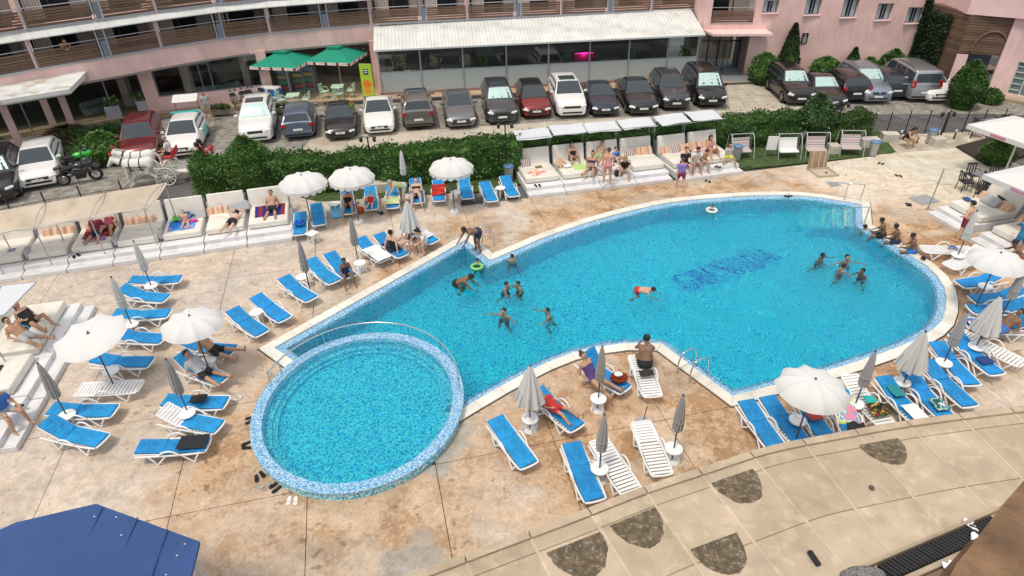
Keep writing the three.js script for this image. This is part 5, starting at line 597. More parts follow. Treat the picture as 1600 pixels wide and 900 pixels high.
  // lobby planting
  const palm = (px, py, s, l) => { const p = q(px, py), t = thing('palm_shrub', l, 'shrub', p, rnd() * 6), f = []; for (let k = 0; k < 46; k++) { const th = rnd() * 6.28, el = rr(0.15, 1.35), L = s * rr(0.7, 1.1), st = []; const d = V3(Math.cos(th) * Math.cos(el), Math.sin(el), Math.sin(th) * Math.cos(el)); for (let i = 0; i <= 5; i++) { const u = i / 5; st.push(V3(d.x * L * u, 0.15 + d.y * L * u - 0.35 * L * u * u, d.z * L * u)); } for (let i = 1; i <= 5; i++) for (const sgn of [-1, 1]) for (const o of [0, 0.5]) { const c = st[i - 1].clone().lerp(st[i], o), lg = place(new THREE.PlaneGeometry(0.045, 0.34 * s), 0, 0.16 * s, 0); lg.rotateZ(sgn * 1.0); lg.rotateY(-th + Math.PI / 2); lg.translate(c.x, c.y, c.z); f.push(lg); } } obj('fronds', merge(f), mat([0.07, 0.16, 0.045], 0.6, { transmission: 0.2, thickness: 0 }), t); obj('stem', cyl(0.08, 0.12, 0.5, 0, 0.2, 0), trunkM, t); };
  palm(160, 232, 1.45, 'spiky palm shrub beside the maroon car'); palm(182, 224, 1.3, 'bluish palm shrub nearest the lobby planters'); palm(142, 246, 1.4, 'palm shrub behind the green motorcycle'); 
  bush('leafy_shrub', 'loose light green shrub between the palm shrubs and the motorcycles', 'shrub', q(168, 252), [[0, 0.85], [0.5, 1.2], [1, 0.3]], 1.5, 3200, 0.15, G3, { deep: 0.5 });
  bush('flower_bed', 'low bed of red flowers beside the lobby column', 'flowers', q(75, 232), [[0, 1.0], [0.5, 1.15], [1, 0.5]], 0.55, 1700, 0.13, [[0.30, 0.03, 0.03], [0.05, 0.11, 0.03], [0.06, 0.04, 0.10], [0.05, 0.10, 0.03], [0.22, 0.05, 0.03]], { deep: 0.5 });
  bush('flower_bed', 'low bed of red flowers in front of the lobby planters', 'flowers', q(105, 212), [[0, 0.9], [0.5, 1.0], [1, 0.4]], 0.5, 1500, 0.13, [[0.30, 0.03, 0.03], [0.05, 0.11, 0.03], [0.05, 0.10, 0.03]], { deep: 0.5 });
  for (const [px, py, l] of [[180, 182, 'white cube planter before the dark lobby glass'], [228, 173, 'white cube planter at the pink pier']]) { const p = q(px, py, 0.12), t = thing('cube_planter', l, 'planter', p, 0.5); obj('tub', rbox(0.8, 0.7, 0.8, 0.03, 0, 0.35, 0), mat([0.42, 0.44, 0.5], 0.6), t); leaves('foliage', t, 160, () => { const th = rnd() * 6.28, r = 0.34 * Math.sqrt(rnd()); return [V3(r * Math.cos(th), 0.7 + 0.35 * rnd(), r * Math.sin(th)), V3(Math.cos(th), 0.8, Math.sin(th)).normalize()]; }, 0.2, G1); }
  for (const [px, py, w, l] of [[345, 178, 1.0, 'low concrete trough of dry grass on the kerb'], [432, 176, 1.6, 'long low planting trough of grass in front of the shop']]) { const p = q(px, py, 0.12), t = thing('planting_trough', l, 'planter', p, 0.2); obj('trough', rbox(w, 0.34, 0.42, 0.03, 0, 0.17, 0), mat([0.5, 0.5, 0.5], 0.9, { map: concreteTex }), t); leaves('grass', t, 420, () => [V3(rr(-w / 2, w / 2), 0.3 + 0.1 * rnd(), rr(-0.2, 0.2)), V3(rr(-1, 1), 1.4, rr(-1, 1)).normalize()], 0.24, [[0.16, 0.18, 0.06], [0.10, 0.16, 0.05]]); }
}
// ---------- white daybeds ----------
const whitePaint = grain([0.90, 0.90, 0.905], 0.05, 8, { g: 0.04, tint: [-0.22, -0.22, -0.22], rep: [0.5, 0.5] }), bedWood = mat([0.92, 0.92, 0.93], 0.6, { map: whitePaint }), leatherTex = grain([0.90, 0.885, 0.85], 0.05, 8, { g: 0.03, tint: [-0.16, -0.2, -0.24], rep: [0.6, 0.6] }), leather = mat([0.95, 0.95, 0.95], 0.5, { map: leatherTex }), canvasM = mat([0.66, 0.69, 0.73], 0.8, { transmission: 0.15, thickness: 0 }), greySide = mat([0.30, 0.33, 0.38], 0.7);
const stripeTex = (cols, n) => tex(128, 16, (i) => { const c = cols[Math.floor(i / 128 * n) % cols.length]; return c.map(k => k * (0.94 + 0.08 * hash2(i, 3))); });
const pillowM = mat([1, 1, 1], 0.9, { map: stripeTex([[0.80, 0.64, 0.54], [0.84, 0.71, 0.61], [0.74, 0.54, 0.43], [0.86, 0.76, 0.68]], 9) }), pillowM2 = mat([1, 1, 1], 0.9, { map: stripeTex([[0.80, 0.76, 0.76], [0.45, 0.42, 0.50], [0.86, 0.80, 0.76], [0.62, 0.45, 0.42]], 11) }), pillowG = mat([0.40, 0.40, 0.43], 0.9);
const cushion = (w, h, d) => { const g = new RoundedBoxGeometry(w, h, d, 4, Math.min(w, h, d) * 0.48), p = g.attributes.position; for (let i = 0; i < p.count; i++) { const x = p.getX(i) / w * 2, z = p.getZ(i) / d * 2; p.setY(i, p.getY(i) * (1 - 0.55 * Math.pow(Math.max(Math.abs(x), Math.abs(z)), 4)) + 0.012 * Math.sin(x * 5 + z * 3)); } g.computeVertexNormals(); return g; };
function daybed(p0, p1, label, o = {}) { // p0, p1: front corners on the ground, left and right as seen from the front
  const a = V3(p0.x, 0, p0.z), b = V3(p1.x, 0, p1.z), w = a.distanceTo(b) - 0.03, c = a.clone().lerp(b, 0.5), turn = heading(-(b.z - a.z), b.x - a.x), t = thing('daybed', label, 'daybed', c, turn, o.group || 'white stepped daybeds');
  obj('lower_step', triUV(rbox(w, 0.17, 0.46, 0.012, 0, 0.085, -0.23)), bedWood, t); obj('upper_step', triUV(rbox(w, 0.34, 0.42, 0.012, 0, 0.17, -0.63)), bedWood, t); obj('base', triUV(rbox(w, 0.32, 2.1, 0.012, 0, 0.16, -1.9)), bedWood, t);
  obj('mattress', triUV(rbox(w * 0.91, 0.27, 1.62, 0.06, 0, 0.475, -1.66, 0, 0, 0, 3)), leather, t); obj('backrest', triUV(rbox(w * 0.93, 0.95, 0.13, 0.05, 0, 0.84, -2.62, -0.33, 0, 0, 3)), leather, t); obj('backrest_support', merge([-1, 1].map(s => box(0.04, 0.9, 0.4, s * w * 0.46, 0.62, -2.82, -0.3, 0, 0))), greySide, t);
  if (o.canopy) { const g = new THREE.PlaneGeometry(w * 0.97, 1.0, 6, 4).rotateX(-Math.PI / 2), gp2 = g.attributes.position; for (let i = 0; i < gp2.count; i++) gp2.setY(i, 0.05 * Math.sin(gp2.getX(i) * 4 + c.x * 3) * Math.cos(gp2.getZ(i) * 2.4)); g.computeVertexNormals(); const cn = obj('canopy', g, canvasM, t); cn.position.set(o.cx || 0, 2.02, -2.75); cn.rotation.x = o.tilt ?? 0.14; cn.rotation.z = rr(-0.07, 0.03); cn.position.y += rr(-0.08, 0.06); cn.position.z += rr(-0.12, 0.12); for (const s of [-1, 1]) obj('post', bar(V3(s * w * 0.48, 0.3, -3.0), V3(s * w * 0.48, 2.04, -3.05), 0.022, 6), greySide, t); obj('canopy_frame', merge([bar(V3(-w * 0.52, 2.0, -2.16), V3(w * 0.52, 2.0, -2.16), 0.016, 6), bar(V3(-w * 0.52, 1.98, -3.3), V3(w * 0.52, 1.98, -3.3), 0.016, 6)]), greySide, t); }
  return t; }
function pillow(bed, x, y, z, tilt, w, m, label, turn = 0) { const v = V3(x, y, z).applyAxisAngle(V3(0, 1, 0), bed.rotation.y).add(bed.position), t = obj('pillow', cushion(w, 0.16, 0.42), m); t.position.copy(v); t.rotation.set(tilt, bed.rotation.y + turn, 0, 'YXZ'); return tag(t, label, 'pillow', 'loose pillows on the daybeds'); }
const row = (px) => px.map(([x, y]) => G(x, y));
const LB = row([[-36, 449], [36, 438], [106, 427.5], [178, 417], [251, 406.5], [320, 396.5], [387, 387], [458, 377]]);
const leftLabels = ['white daybed at the open end of the long canvas awning, small purple item on it', 'empty white daybed with striped pillow under the canvas awning', 'white daybed under the awning with red towels and people', 'empty white daybed under the end of the canvas awning', 'white daybed with blue towel and toys next to the awning', 'white daybed with large grey cushion and a sunbather', 'white daybed with red and blue flag towel beside the first fringed parasol'];
const leftBeds = leftLabels.map((l, i) => daybed(LB[i], LB[i + 1], l));
for (const i of [1, 3, 2]) pillow(leftBeds[i], i === 3 ? -0.1 : 0.1, 0.66, -2.32, 0.9, 1.15, pillowM, ['', 'peach striped pillow on the empty daybed deep under the awning', 'peach striped pillow behind the red towels', 'peach striped pillow on the empty daybed at the awning end'][i]);
pillow(leftBeds[5], 0.52, 0.78, -2.25, 0.8, 0.8, pillowG, 'large grey cushion on the sunbather daybed', 0.3); pillow(leftBeds[5], -0.35, 0.66, -2.3, 0.95, 0.9, pillowM, 'peach pillow behind the face-down sunbather'); pillow(leftBeds[4], 0.5, 0.7, -2.2, 0.7, 0.6, pillowG, 'grey pillow beside the beach toys');
for (const [i, l] of [[0, 'dark wedge cushion hanging beside the end daybed'], [2, 'dark wedge cushion beside the red towel daybed'], [3, 'dark wedge cushion at the end of the awning']]) { const v = V3(0.84, 0.62, -1.05).applyAxisAngle(V3(0, 1, 0), leftBeds[i].rotation.y).add(leftBeds[i].position), m = tag(obj('wedge_cushion', rbox(0.16, 0.34, 0.42, 0.06), pillowG), l, 'cushion', 'dark wedge cushions'); m.position.copy(v); m.rotation.y = 0.3; }
const TB = row([[826, 311], [885, 304], [941, 297.5], [996, 291], [1051, 284.5]]), TB2 = row([[1062, 286], [1111, 279], [1161, 272]]);
const topBeds = ['canopied daybed with a pink and white towel, next to the litter bin', 'canopied daybed with a lime towel and seated women', 'canopied daybed crowded with a family', 'empty canopied daybed with two striped pillows'].map((l, i) => daybed(TB[i], TB[i + 1], l, { canopy: 1 })); const topBeds2 = ['canopied daybed with three people sitting on its front edge', 'canopied daybed with pink towel beside the striped swing seat'].map((l, i) => daybed(TB2[i], TB2[i + 1], l, { canopy: 1 }));
pillow(topBeds[0], -0.45, 0.76, -2.3, 1.0, 0.5, pillowM2, 'grey striped pillow on the pink towel daybed'); pillow(topBeds[1], -0.6, 0.74, -1.9, 0.6, 0.7, pillowM, 'peach striped pillow beside the woman in black', 1.0); pillow(topBeds[2], -0.5, 0.66, -1.05, 0.2, 0.65, pillowM2, 'striped pillow at the foot of the family daybed', 0.6); pillow(topBeds[3], -0.42, 0.72, -2.25, 0.9, 0.55, pillowM2, 'grey striped pillow on the empty canopied daybed'); pillow(topBeds[3], 0.32, 0.74, -2.25, 0.9, 0.85, pillowM, 'peach striped pillow on the empty canopied daybed');
pillow(topBeds2[0], -0.4, 0.7, -2.25, 0.9, 0.75, pillowM, 'peach pillow on the daybed with three sitters'); pillow(topBeds2[0], 0.0, 0.74, -2.2, 0.9, 0.55, pillowM2, 'grey striped pillow between two peach pillows'); pillow(topBeds2[0], 0.45, 0.72, -2.25, 0.9, 0.75, pillowM, 'peach pillow beside the grey striped one'); pillow(topBeds2[1], -0.2, 0.74, -2.28, 1.0, 1.3, pillowM, 'long peach pillow behind the dark haired girl');
const LC = row([[152, 482], [108, 566], [73, 628], [29, 706]]); const sideBeds = ['white canopied daybed with two people reclining', 'white daybed with black shirt on its mattress', 'white daybed at the corner with a person in blue cap'].map((l, i) => daybed(LC[i + 1], LC[i], l, i ? {} : {})); { const b = sideBeds[0], q = [[-40, 505], [0, 492], [52, 441], [-10, 448]].map(a => { const p = G(a[0], a[1], 2.05); return b.worldToLocal(p.clone()); }); b.updateMatrixWorld(); const L = [[-40, 505], [0, 492], [52, 441], [-10, 448]].map(a => b.worldToLocal(G(a[0], a[1], 2.05))); const g = new THREE.BufferGeometry(); g.setAttribute('position', new THREE.Float32BufferAttribute([...L[0].toArray(), ...L[1].toArray(), ...L[2].toArray(), ...L[0].toArray(), ...L[2].toArray(), ...L[3].toArray()], 3)); g.computeVertexNormals(); obj('canopy', g, canvasM, b); for (const k of [0, 3]) obj('post', bar(V3(L[k].x, 0.3, L[k].z), L[k], 0.02, 6), greySide, b); obj('canopy_frame', merge([bar(L[1], L[2], 0.016, 6), bar(L[0], L[3], 0.016, 6), bar(L[2], L[3], 0.016, 6), bar(L[0], L[1], 0.016, 6)]), greySide, b); } for (const t of sideBeds) t.scale.z = 0.88;
const RB = row([[1447, 336], [1500, 367]]), RB2 = row([[1512, 378], [1572, 411]]), RB3 = row([[1576, 413], [1640, 450]]); const rightBeds = [daybed(RB[1], RB[0], 'white daybed with grey cushion and blue folded towel beside the café tables'), daybed(RB2[1], RB2[0], 'white daybed with two peach pillows beside the café tables'), daybed(RB3[1], RB3[0], 'white daybed partly hidden behind the open white parasol')];
for (const t of rightBeds) { t.rotation.y += Math.PI; }
pillow(rightBeds[0], 0.45, 0.72, -2.25, 0.9, 0.55, pillowM, 'peach pillow at the far end of the blue towel daybed'); pillow(rightBeds[0], -0.1, 0.76, -2.1, 0.7, 0.75, pillowG, 'large grey cushion on the blue towel daybed'); pillow(rightBeds[0], -0.6, 0.72, -2.25, 0.9, 0.4, pillowM, 'small peach pillow at the near end of the blue towel daybed'); pillow(rightBeds[1], 0.4, 0.72, -2.2, 0.9, 0.75, pillowM, 'peach pillow at the far end of its daybed'); pillow(rightBeds[1], -0.4, 0.72, -2.15, 0.9, 0.85, pillowM, 'peach pillow beside the person in blue');
pillow(sideBeds[1], 0.3, 0.64, -2.0, 0.2, 0.8, pillowM, 'peach towel pillow on the black shirt daybed', 0.5);
// long canvas awning over the left daybeds
{ const t = thing('canvas_awning', 'long beige canvas awning over the daybeds beside the road', 'awning'); const F = (px, py, y) => G(px, py, y), n = 12; const pos = [], idx = []; const fr = [F(-160, 392, 1.9), F(230, 325, 1.9)], bk = [F(-160, 356, 2.25), F(262, 285, 2.25)];
  for (let i = 0; i <= 48; i++) for (let j = 0; j <= 6; j++) { const u = i / 48, v = j / 6, a = fr[0].clone().lerp(fr[1], u), b = bk[0].clone().lerp(bk[1], u), p = a.lerp(b, v); const sag = 0.10 * Math.abs(Math.sin(u * Math.PI * 4.6)) * (1 - v) ; pos.push(p.x, p.y - sag - 0.05 * Math.sin(v * Math.PI), p.z); if (i && j) { const q = (i - 1) * 7 + j - 1; idx.push(q, q + 1, q + 8, q, q + 8, q + 7); } } const g = new THREE.BufferGeometry(); g.setAttribute('position', new THREE.Float32BufferAttribute(pos, 3)); g.setIndex(idx); g.computeVertexNormals(); obj('canvas', triUV(g), mat([0.66, 0.555, 0.44], 0.9, { map: grain([0.92, 0.92, 0.92], 0.1, 8, { tint: [-0.2, -0.22, -0.25] }), transmission: 0.05, thickness: 0 }), t);
  for (const u of [0.12, 0.32, 0.52, 0.75, 0.985]) { const a = fr[0].clone().lerp(fr[1], u), b = bk[0].clone().lerp(bk[1], u); obj('post', bar(V3(a.x, 0.3, a.z), V3(a.x, a.y, a.z), 0.022, 6), metalGrey, t); obj('post', bar(V3(b.x, 0, b.z), V3(b.x, b.y, b.z), 0.022, 6), metalGrey, t); obj('rafter', tube([a, V3((a.x + b.x) / 2, 2.2, (a.z + b.z) / 2), b], 0.016, 5, 8), metalGrey, t); } obj('rail', bar(V3(fr[0].x, fr[0].y + 0.02, fr[0].z), V3(fr[1].x, fr[1].y + 0.02, fr[1].z), 0.018, 6), metalGrey, t); }
// ---------- sun loungers, tables, parasols ----------
const plastic = mat([0.80, 0.81, 0.82], 0.38), padTex = tex(128, 256, (i, j, u, v) => { const n = fbm(u * 5, v * 9, 4), q = 0.5 + 0.5 * Math.sin(v * 55); return [0.09, 0.545, 0.80].map(c => c * (0.86 + 0.22 * n + 0.03 * q)); }), padBump = tex(128, 256, (i, j, u, v) => { const n = fbm(u * 4, v * 7, 3); return [n, n, n]; }, { data: true }), padMs = [[1, 1, 1], [0.86, 0.92, 0.95], [1.1, 1.08, 1.04], [0.95, 1.0, 1.08]].map(c => mat(c, 0.75, { map: padTex, bumpMap: padBump, bumpScale: 0.05 }));
const railG = tube([[0.32, 0.36, -0.98], [0.33, 0.35, -0.5], [0.335, 0.34, 0], [0.33, 0.34, 0.6], [0.30, 0.35, 0.97]], 0.032, 7, 22), legF = tube([[0.33, 0.34, 0.80], [0.345, 0.2, 0.70], [0.345, 0.02, 0.62]], 0.03, 6, 8), legF2 = tube([[0.33, 0.34, 0.3], [0.345, 0.18, 0.46], [0.345, 0.02, 0.60]], 0.028, 6, 8), legB = tube([[0.33, 0.34, -0.62], [0.345, 0.2, -0.52], [0.345, 0.02, -0.45]], 0.03, 6, 8), legB2 = tube([[0.33, 0.34, -0.12], [0.345, 0.18, -0.28], [0.345, 0.02, -0.42]], 0.028, 6, 8), armG = tube([[0.33, 0.35, -0.32], [0.36, 0.5, -0.18], [0.365, 0.53, 0.06], [0.35, 0.36, 0.28]], 0.026, 7, 16), endG = tube([[-0.30, 0.35, 0.97], [-0.15, 0.35, 1.0], [0.15, 0.35, 1.0], [0.30, 0.35, 0.97]], 0.032, 7, 12), slatG = new RoundedBoxGeometry(0.58, 0.02, 0.085, 1, 0.008), backFrame = merge([-1, 1].map(s => rbox(0.05, 0.035, 0.80, 0.015, s * 0.285, 0, -0.40)).concat([rbox(0.58, 0.035, 0.06, 0.015, 0, 0, -0.80)]));
const padSeat = rbox(0.57, 0.05, 1.20, 0.024, 0, 0.385, 0.37, 0, 0, 0, 2), padBack = rbox(0.57, 0.05, 0.82, 0.024, 0, 0.035, -0.41, 0, 0, 0, 2), mir = (g) => { const h = g.clone(); h.scale(-1, 1, 1); const ix = h.index; if (ix) { const a = ix.array; for (let i = 0; i < a.length; i += 3) { const q = a[i]; a[i] = a[i + 1]; a[i + 1] = q; } } h.computeVertexNormals(); return h; };
const both = (g) => [g, mir(g)];
const LG = { rail: both(railG), leg: [merge([legF, legF2]), merge([legB, legB2])].flatMap(g => { const h = g.clone(); h.scale(-1, 1, 1); const p = h.attributes.position.array, nn = h.attributes.normal.array; for (let i = 0; i < p.length; i += 9) for (let k = 0; k < 3; k++) { let q = p[i + k]; p[i + k] = p[i + 3 + k]; p[i + 3 + k] = q; q = nn[i + k]; nn[i + k] = nn[i + 3 + k]; nn[i + 3 + k] = q; } return [g, h]; }), arm: both(armG) };
const LLAB = ['empty blue lounger at the pale closed parasol just below the awning daybeds', 'empty blue lounger with raised back, second below the awning daybeds', 'empty blue lounger at the closed grey parasol, third below the awning daybeds', 'empty blue lounger half hidden behind the flat tilted white parasol', 'empty blue lounger at the foot of the flat tilted white parasol', 'empty blue lounger between the flat white lounger and the striped parasol', 'empty blue lounger with raised back beside the corner daybed steps', 'empty poolside blue lounger closest to the paddling pool rail', 'second empty poolside blue lounger counted from the paddling pool rail', 'third empty poolside blue lounger counted from the paddling pool rail', 'empty poolside blue lounger next to the sitting dark skinned boy', 'empty blue lounger between the first two fringed parasols by the hedge', 'empty blue lounger with raised back under the fringed parasol', 'empty blue lounger by the hedge, second from the canopied daybeds', 'empty blue lounger by the hedge beside the litter bin', 'empty blue lounger on the peninsula closest to the paddling pool', 'empty blue lounger at the closed dark grey parasol by the terrace edge', 'empty white slatted lounger paired with the blue one at the dark grey parasol', 'empty white slatted lounger beside the closed striped parasol', 'empty blue lounger at the pool corner, outer one of the pair by the large parasol', 'empty blue lounger partly under the large white parasol', 'empty blue lounger between the teal clothes and the grey parasol', 'empty blue lounger below the closed grey parasol of the curved row', 'empty blue lounger with raised back, nearer the striped towel at the round pool end', 'empty blue lounger with raised back behind the closed grey parasol', 'empty blue lounger with raised back at the foot of the small open parasol'];
const TLAB = ['at the pale parasol below the awning daybeds', 'at the grey parasol below the awning daybeds', 'under the flat tilted parasol', 'at the striped parasol by the corner daybed', 'at the striped parasol by the bare backed lounger', 'between the man in grey and the dark haired man', 'between poolside loungers at the striped parasol', 'beside the white towel lounger', 'beside the raised lounger under the fringed parasol', 'between the last two loungers by the hedge', 'between the two poolside loungers by the paddling pool', 'under the half folded parasol by the boy in red', 'in front of the woman in purple', 'between the blue and white loungers at the dark grey parasol', 'beside the white slatted lounger and striped parasol', 'under the large open parasol', 'beside the lounger heaped with clothes', 'under the half folded parasol at the pool edge', 'at the grey parasol of the curved row', 'at the half folded grey parasol', 'under the open parasol at the round pool end', 'near the shirtless man', 'between the young women below the half folded parasol'];
function lounger(hx, hy, fx, fy, o = {}) {
  const a = G(hx, hy, 0.4), b = G(fx, fy, 0.4), c = a.clone().lerp(b, 0.5), turn = heading(b.x - a.x, b.z - a.z), al = (o.back ?? 12) * D, blue = !o.white; const label = o.label || LLAB.shift();
  const t = thing('sun_lounger', label, 'sun lounger', [c.x, 0, c.z], turn, 'sun loungers round the pool');
  t.scale.setScalar(o.sc || 0.87); for (const g of LG.rail) obj('side_rail', g, plastic, t); for (const g of LG.leg) obj('leg', g, plastic, t); for (const g of LG.arm) obj('armrest', g, plastic, t); obj('end_bar', endG, plastic, t);
  for (let i = 0; i < 10; i++) obj('slat', slatG, plastic, t).position.set(0, 0.355, -0.16 + i * 0.117);
  const bk = new THREE.Group(); bk.name = 'backrest'; bk.position.set(0, 0.36, -0.2); bk.rotation.x = al; t.add(bk); obj('frame', backFrame, plastic, bk); if (!blue || o.bareBack) for (let i = 0; i < 7; i++) obj('slat', slatG, plastic, bk).position.set(0, 0.008, -0.08 - i * 0.105); if (al > 0.3) obj('prop', bar(V3(0.2, -0.02, -0.5), V3(0.2, -0.02 - 0.55 * Math.sin(al), -0.3), 0.012, 5), plastic, bk);
  if (blue) { const padM = padMs[(rnd() * 4) | 0], sp = obj('seat_pad', padSeat, padM, t); sp.rotation.y = rr(-0.03, 0.03); sp.position.x = rr(-0.02, 0.02); if (!o.bareBack) { const b2 = obj('back_pad', padBack, padM, bk); b2.rotation.y = rr(-0.04, 0.04); b2.position.z = rr(-0.03, 0.02); } } return t;
}
const LO = {};
[ [212, 437, 275, 433, { back: 8 }], [188, 456, 262, 464, { back: 24 }], [186, 491, 258, 487], [184, 523, 245, 526, { back: 22 }], [152, 562, 230, 563], [127, 605, 212, 600, { white: 1, back: 0, label: 'flat white sun lounger without slat gaps between two blue ones' }], [76, 640, 183, 638, { back: 10 }], [72, 668, 162, 686, { back: 32 }],
  [284, 538, 364, 544, { key: 'man9', back: 30, label: 'blue lounger under the plain white parasol with a dark haired man' }], [280, 566, 350, 592, { key: 'man10', back: 45, label: 'blue lounger with a man in grey shirt lying back' }], [262, 626, 348, 625, { back: 6, key: 'cloth11', label: 'blue lounger with a crumpled black cloth' }], [255, 648, 342, 664, { back: 28, bareBack: 1, key: 'half12', label: 'lounger with bare white back and blue seat pad' }], [218, 698, 322, 690, { back: 6, key: 'towel13', label: 'blue lounger with a spread black towel at its foot' }],
  [358, 484, 415, 522, { back: 14 }], [396, 462, 452, 500, { back: 14 }], [438, 434, 493, 468, { back: 16 }], [482, 407, 526, 441, { back: 18 }], [510, 396, 553, 434, { back: 18, key: 'boy18', label: 'blue lounger with a dark skinned boy sitting at its foot' }], [557, 374, 607, 408, { back: 22, key: 'white19', label: 'blue lounger covered by a long white towel' }], [588, 369, 634, 400, { back: 20, key: 'girl20', label: 'blue lounger with a woman seen from behind' }], [634, 356, 678, 374, { back: 6, key: 'girls21', label: 'blue lounger with two young women sitting sideways' }],
  [470, 329, 466, 370, { key: 'l22', back: 12, label: 'blue lounger beside the flag towel daybed with blue clothes' }], [494, 314, 498, 357, { back: 12 }], [542, 300, 546, 336, { key: 'l24', back: 36, label: 'blue lounger below a fringed parasol with a woman hugging her knees' }], [579, 292, 580, 332, { key: 'l25', back: 26, label: 'blue lounger with a small child and bright toys' }], [613, 290, 613, 329, { key: 'l26', back: 22, label: 'blue lounger with a pale lime towel over its foot' }], [648, 284, 655, 320, { key: 'l27', back: 44, label: 'blue lounger with beige back and a woman reading' }], [684, 279, 686, 319, { key: 'l28', back: 20, label: 'blue lounger with a red patterned towel' }], [722, 277, 733, 314, { back: 40 }], [756, 284, 771, 315, { back: 12 }], [786, 277, 806, 307, { back: 20 }],
  [908, 560, 978, 606, { key: 'l32', back: 52, label: 'blue lounger with a woman in purple and a straw bag' }], [997, 556, 1020, 613, { white: 1, back: 4, key: 'l33', label: 'white slatted lounger with a bare backed man on its end' }], [846, 617, 893, 658, { key: 'l34', back: 8, label: 'blue lounger with a boy in red lying beside the half open parasol' }], [776, 657, 826, 722, { back: 10 }], [893, 696, 930, 776, { back: 8 }], [938, 692, 986, 762, { white: 1, back: 8 }], [1002, 658, 1036, 738, { white: 1, back: 4 }],
  [1172, 638, 1213, 692, { back: 10 }], [1204, 630, 1250, 684, { back: 10 }], [1262, 640, 1297, 688, { key: 'l41', back: 18, label: 'blue lounger with a red sun hat below the large white parasol' }], [1314, 632, 1336, 676, { key: 'l42', back: 24, label: 'lounger with a colourful printed towel and black bag' }], [1330, 598, 1380, 652, { white: 1, key: 'l43', back: 20, label: 'white lounger heaped with bright clothes' }], [1383, 599, 1440, 655, { key: 'l44', back: 14, label: 'blue lounger with a white towel hanging over its foot' }], [1424, 590, 1473, 640, { key: 'l45', back: 14, label: 'blue lounger with teal and white clothes at its foot' }], [1454, 574, 1510, 624, { back: 12 }], [1466, 541, 1518, 595, { back: 12 }], [1500, 532, 1550, 573, { key: 'l48', back: 14, label: 'blue lounger with dark print beside the pleated grey parasol' }], [1520, 526, 1582, 556, { white: 1, back: 4, label: 'white slatted lounger beneath the half open grey parasol' }], [1592, 511, 1528, 507, { key: 'l50', back: 36, label: 'lounger with a striped towel and a person lying half hidden' }], [1592, 480, 1527, 480, { back: 26 }], [1588, 460, 1530, 465, { back: 26 }], [1562, 432, 1506, 440, { back: 30 }], [1534, 395, 1482, 414, { white: 1, back: 30, label: 'white lounger with raised back beside the open parasol' }], [1508, 388, 1452, 386, { white: 1, back: 4, key: 'l55', label: 'white lounger with a small blue print cloth' }],
].forEach(([a, b, c, d, o = {}]) => { const l = lounger(a, b, c, d, o); if (o.key) LO[o.key] = l; });
const tableTop = new THREE.LatheGeometry([[0, 0.45], [0.2, 0.452], [0.225, 0.44], [0.225, 0.41], [0.2, 0.405], [0, 0.405]].map(p => new THREE.Vector2(...p)).reverse(), 20);
function sideTable(p, round = true, label = 'small round white plastic side table') { const t = thing('side_table', label, 'table', [p.x, 0, p.z], rnd() * 3, 'small white side tables'); if (round) obj('table_top', tableTop, plastic, t); else obj('table_top', rbox(0.42, 0.04, 0.42, 0.015, 0, 0.43, 0), plastic, t); for (let k = 0; k < 4; k++) { const th = k * Math.PI / 2 + 0.785; obj('leg', bar(V3(0.21 * Math.cos(th), 0, 0.21 * Math.sin(th)), V3(0.15 * Math.cos(th), 0.41, 0.15 * Math.sin(th)), 0.022, 6), plastic, t); } return t; }
const greyStripe = canvasTex(256, 64, (c, w, h) => { c.fillStyle = '#b9b8b5'; c.fillRect(0, 0, w, h); for (let i = 0; i < 32; i++) { c.fillStyle = i % 2 ? '#55575b' : '#c9c8c4'; c.fillRect(i * 8, 0, 4.5, h); } }, { rep: [2, 1] }), stripeCanvas = mat([0.9, 0.9, 0.9], 0.9, { map: greyStripe }), greyCanvas = mat([0.40, 0.40, 0.41], 0.9), whiteCanvas = mat([0.70, 0.70, 0.695], 0.85, { transmission: 0.08, thickness: 0 }), poleM = mat([0.07, 0.08, 0.10], 0.5), paleCanvas = mat([0.62, 0.62, 0.61], 0.9);
function foldedGeo(h, r, n = 9, open = 0) { const pos = [], uv = [], idx = [], rows = 12, cols = n * 4; for (let j = 0; j <= rows; j++) for (let i = 0; i <= cols; i++) { const v = j / rows, u = i / cols, th = u * Math.PI * 2, k = Math.cos(th * n), env = Math.pow(v, open ? 0.85 : 0.55) * (1 - (open ? 0 : 0.18) * sstep(0.7, 1, v)), R = r * env * (0.72 + 0.28 * k) + 0.012, tw = open ? 0.15 * v : 0.6 * v; pos.push(R * Math.cos(th + tw), h * (1 - v) + (j === rows ? 0.05 * k : 0), R * Math.sin(th + tw)); uv.push(u, v); if (i && j) { const c = cols + 1, a = (j - 1) * c + i - 1; idx.push(a, a + c + 1, a + c, a, a + 1, a + c + 1); } } const g = new THREE.BufferGeometry(); g.setAttribute('position', new THREE.Float32BufferAttribute(pos, 3)); g.setAttribute('uv', new THREE.Float32BufferAttribute(uv, 2)); g.setIndex(idx); g.computeVertexNormals(); return g; }
const foldNarrow = foldedGeo(1.15, 0.15), foldHalf = foldedGeo(1.25, 0.42, 8, 1);
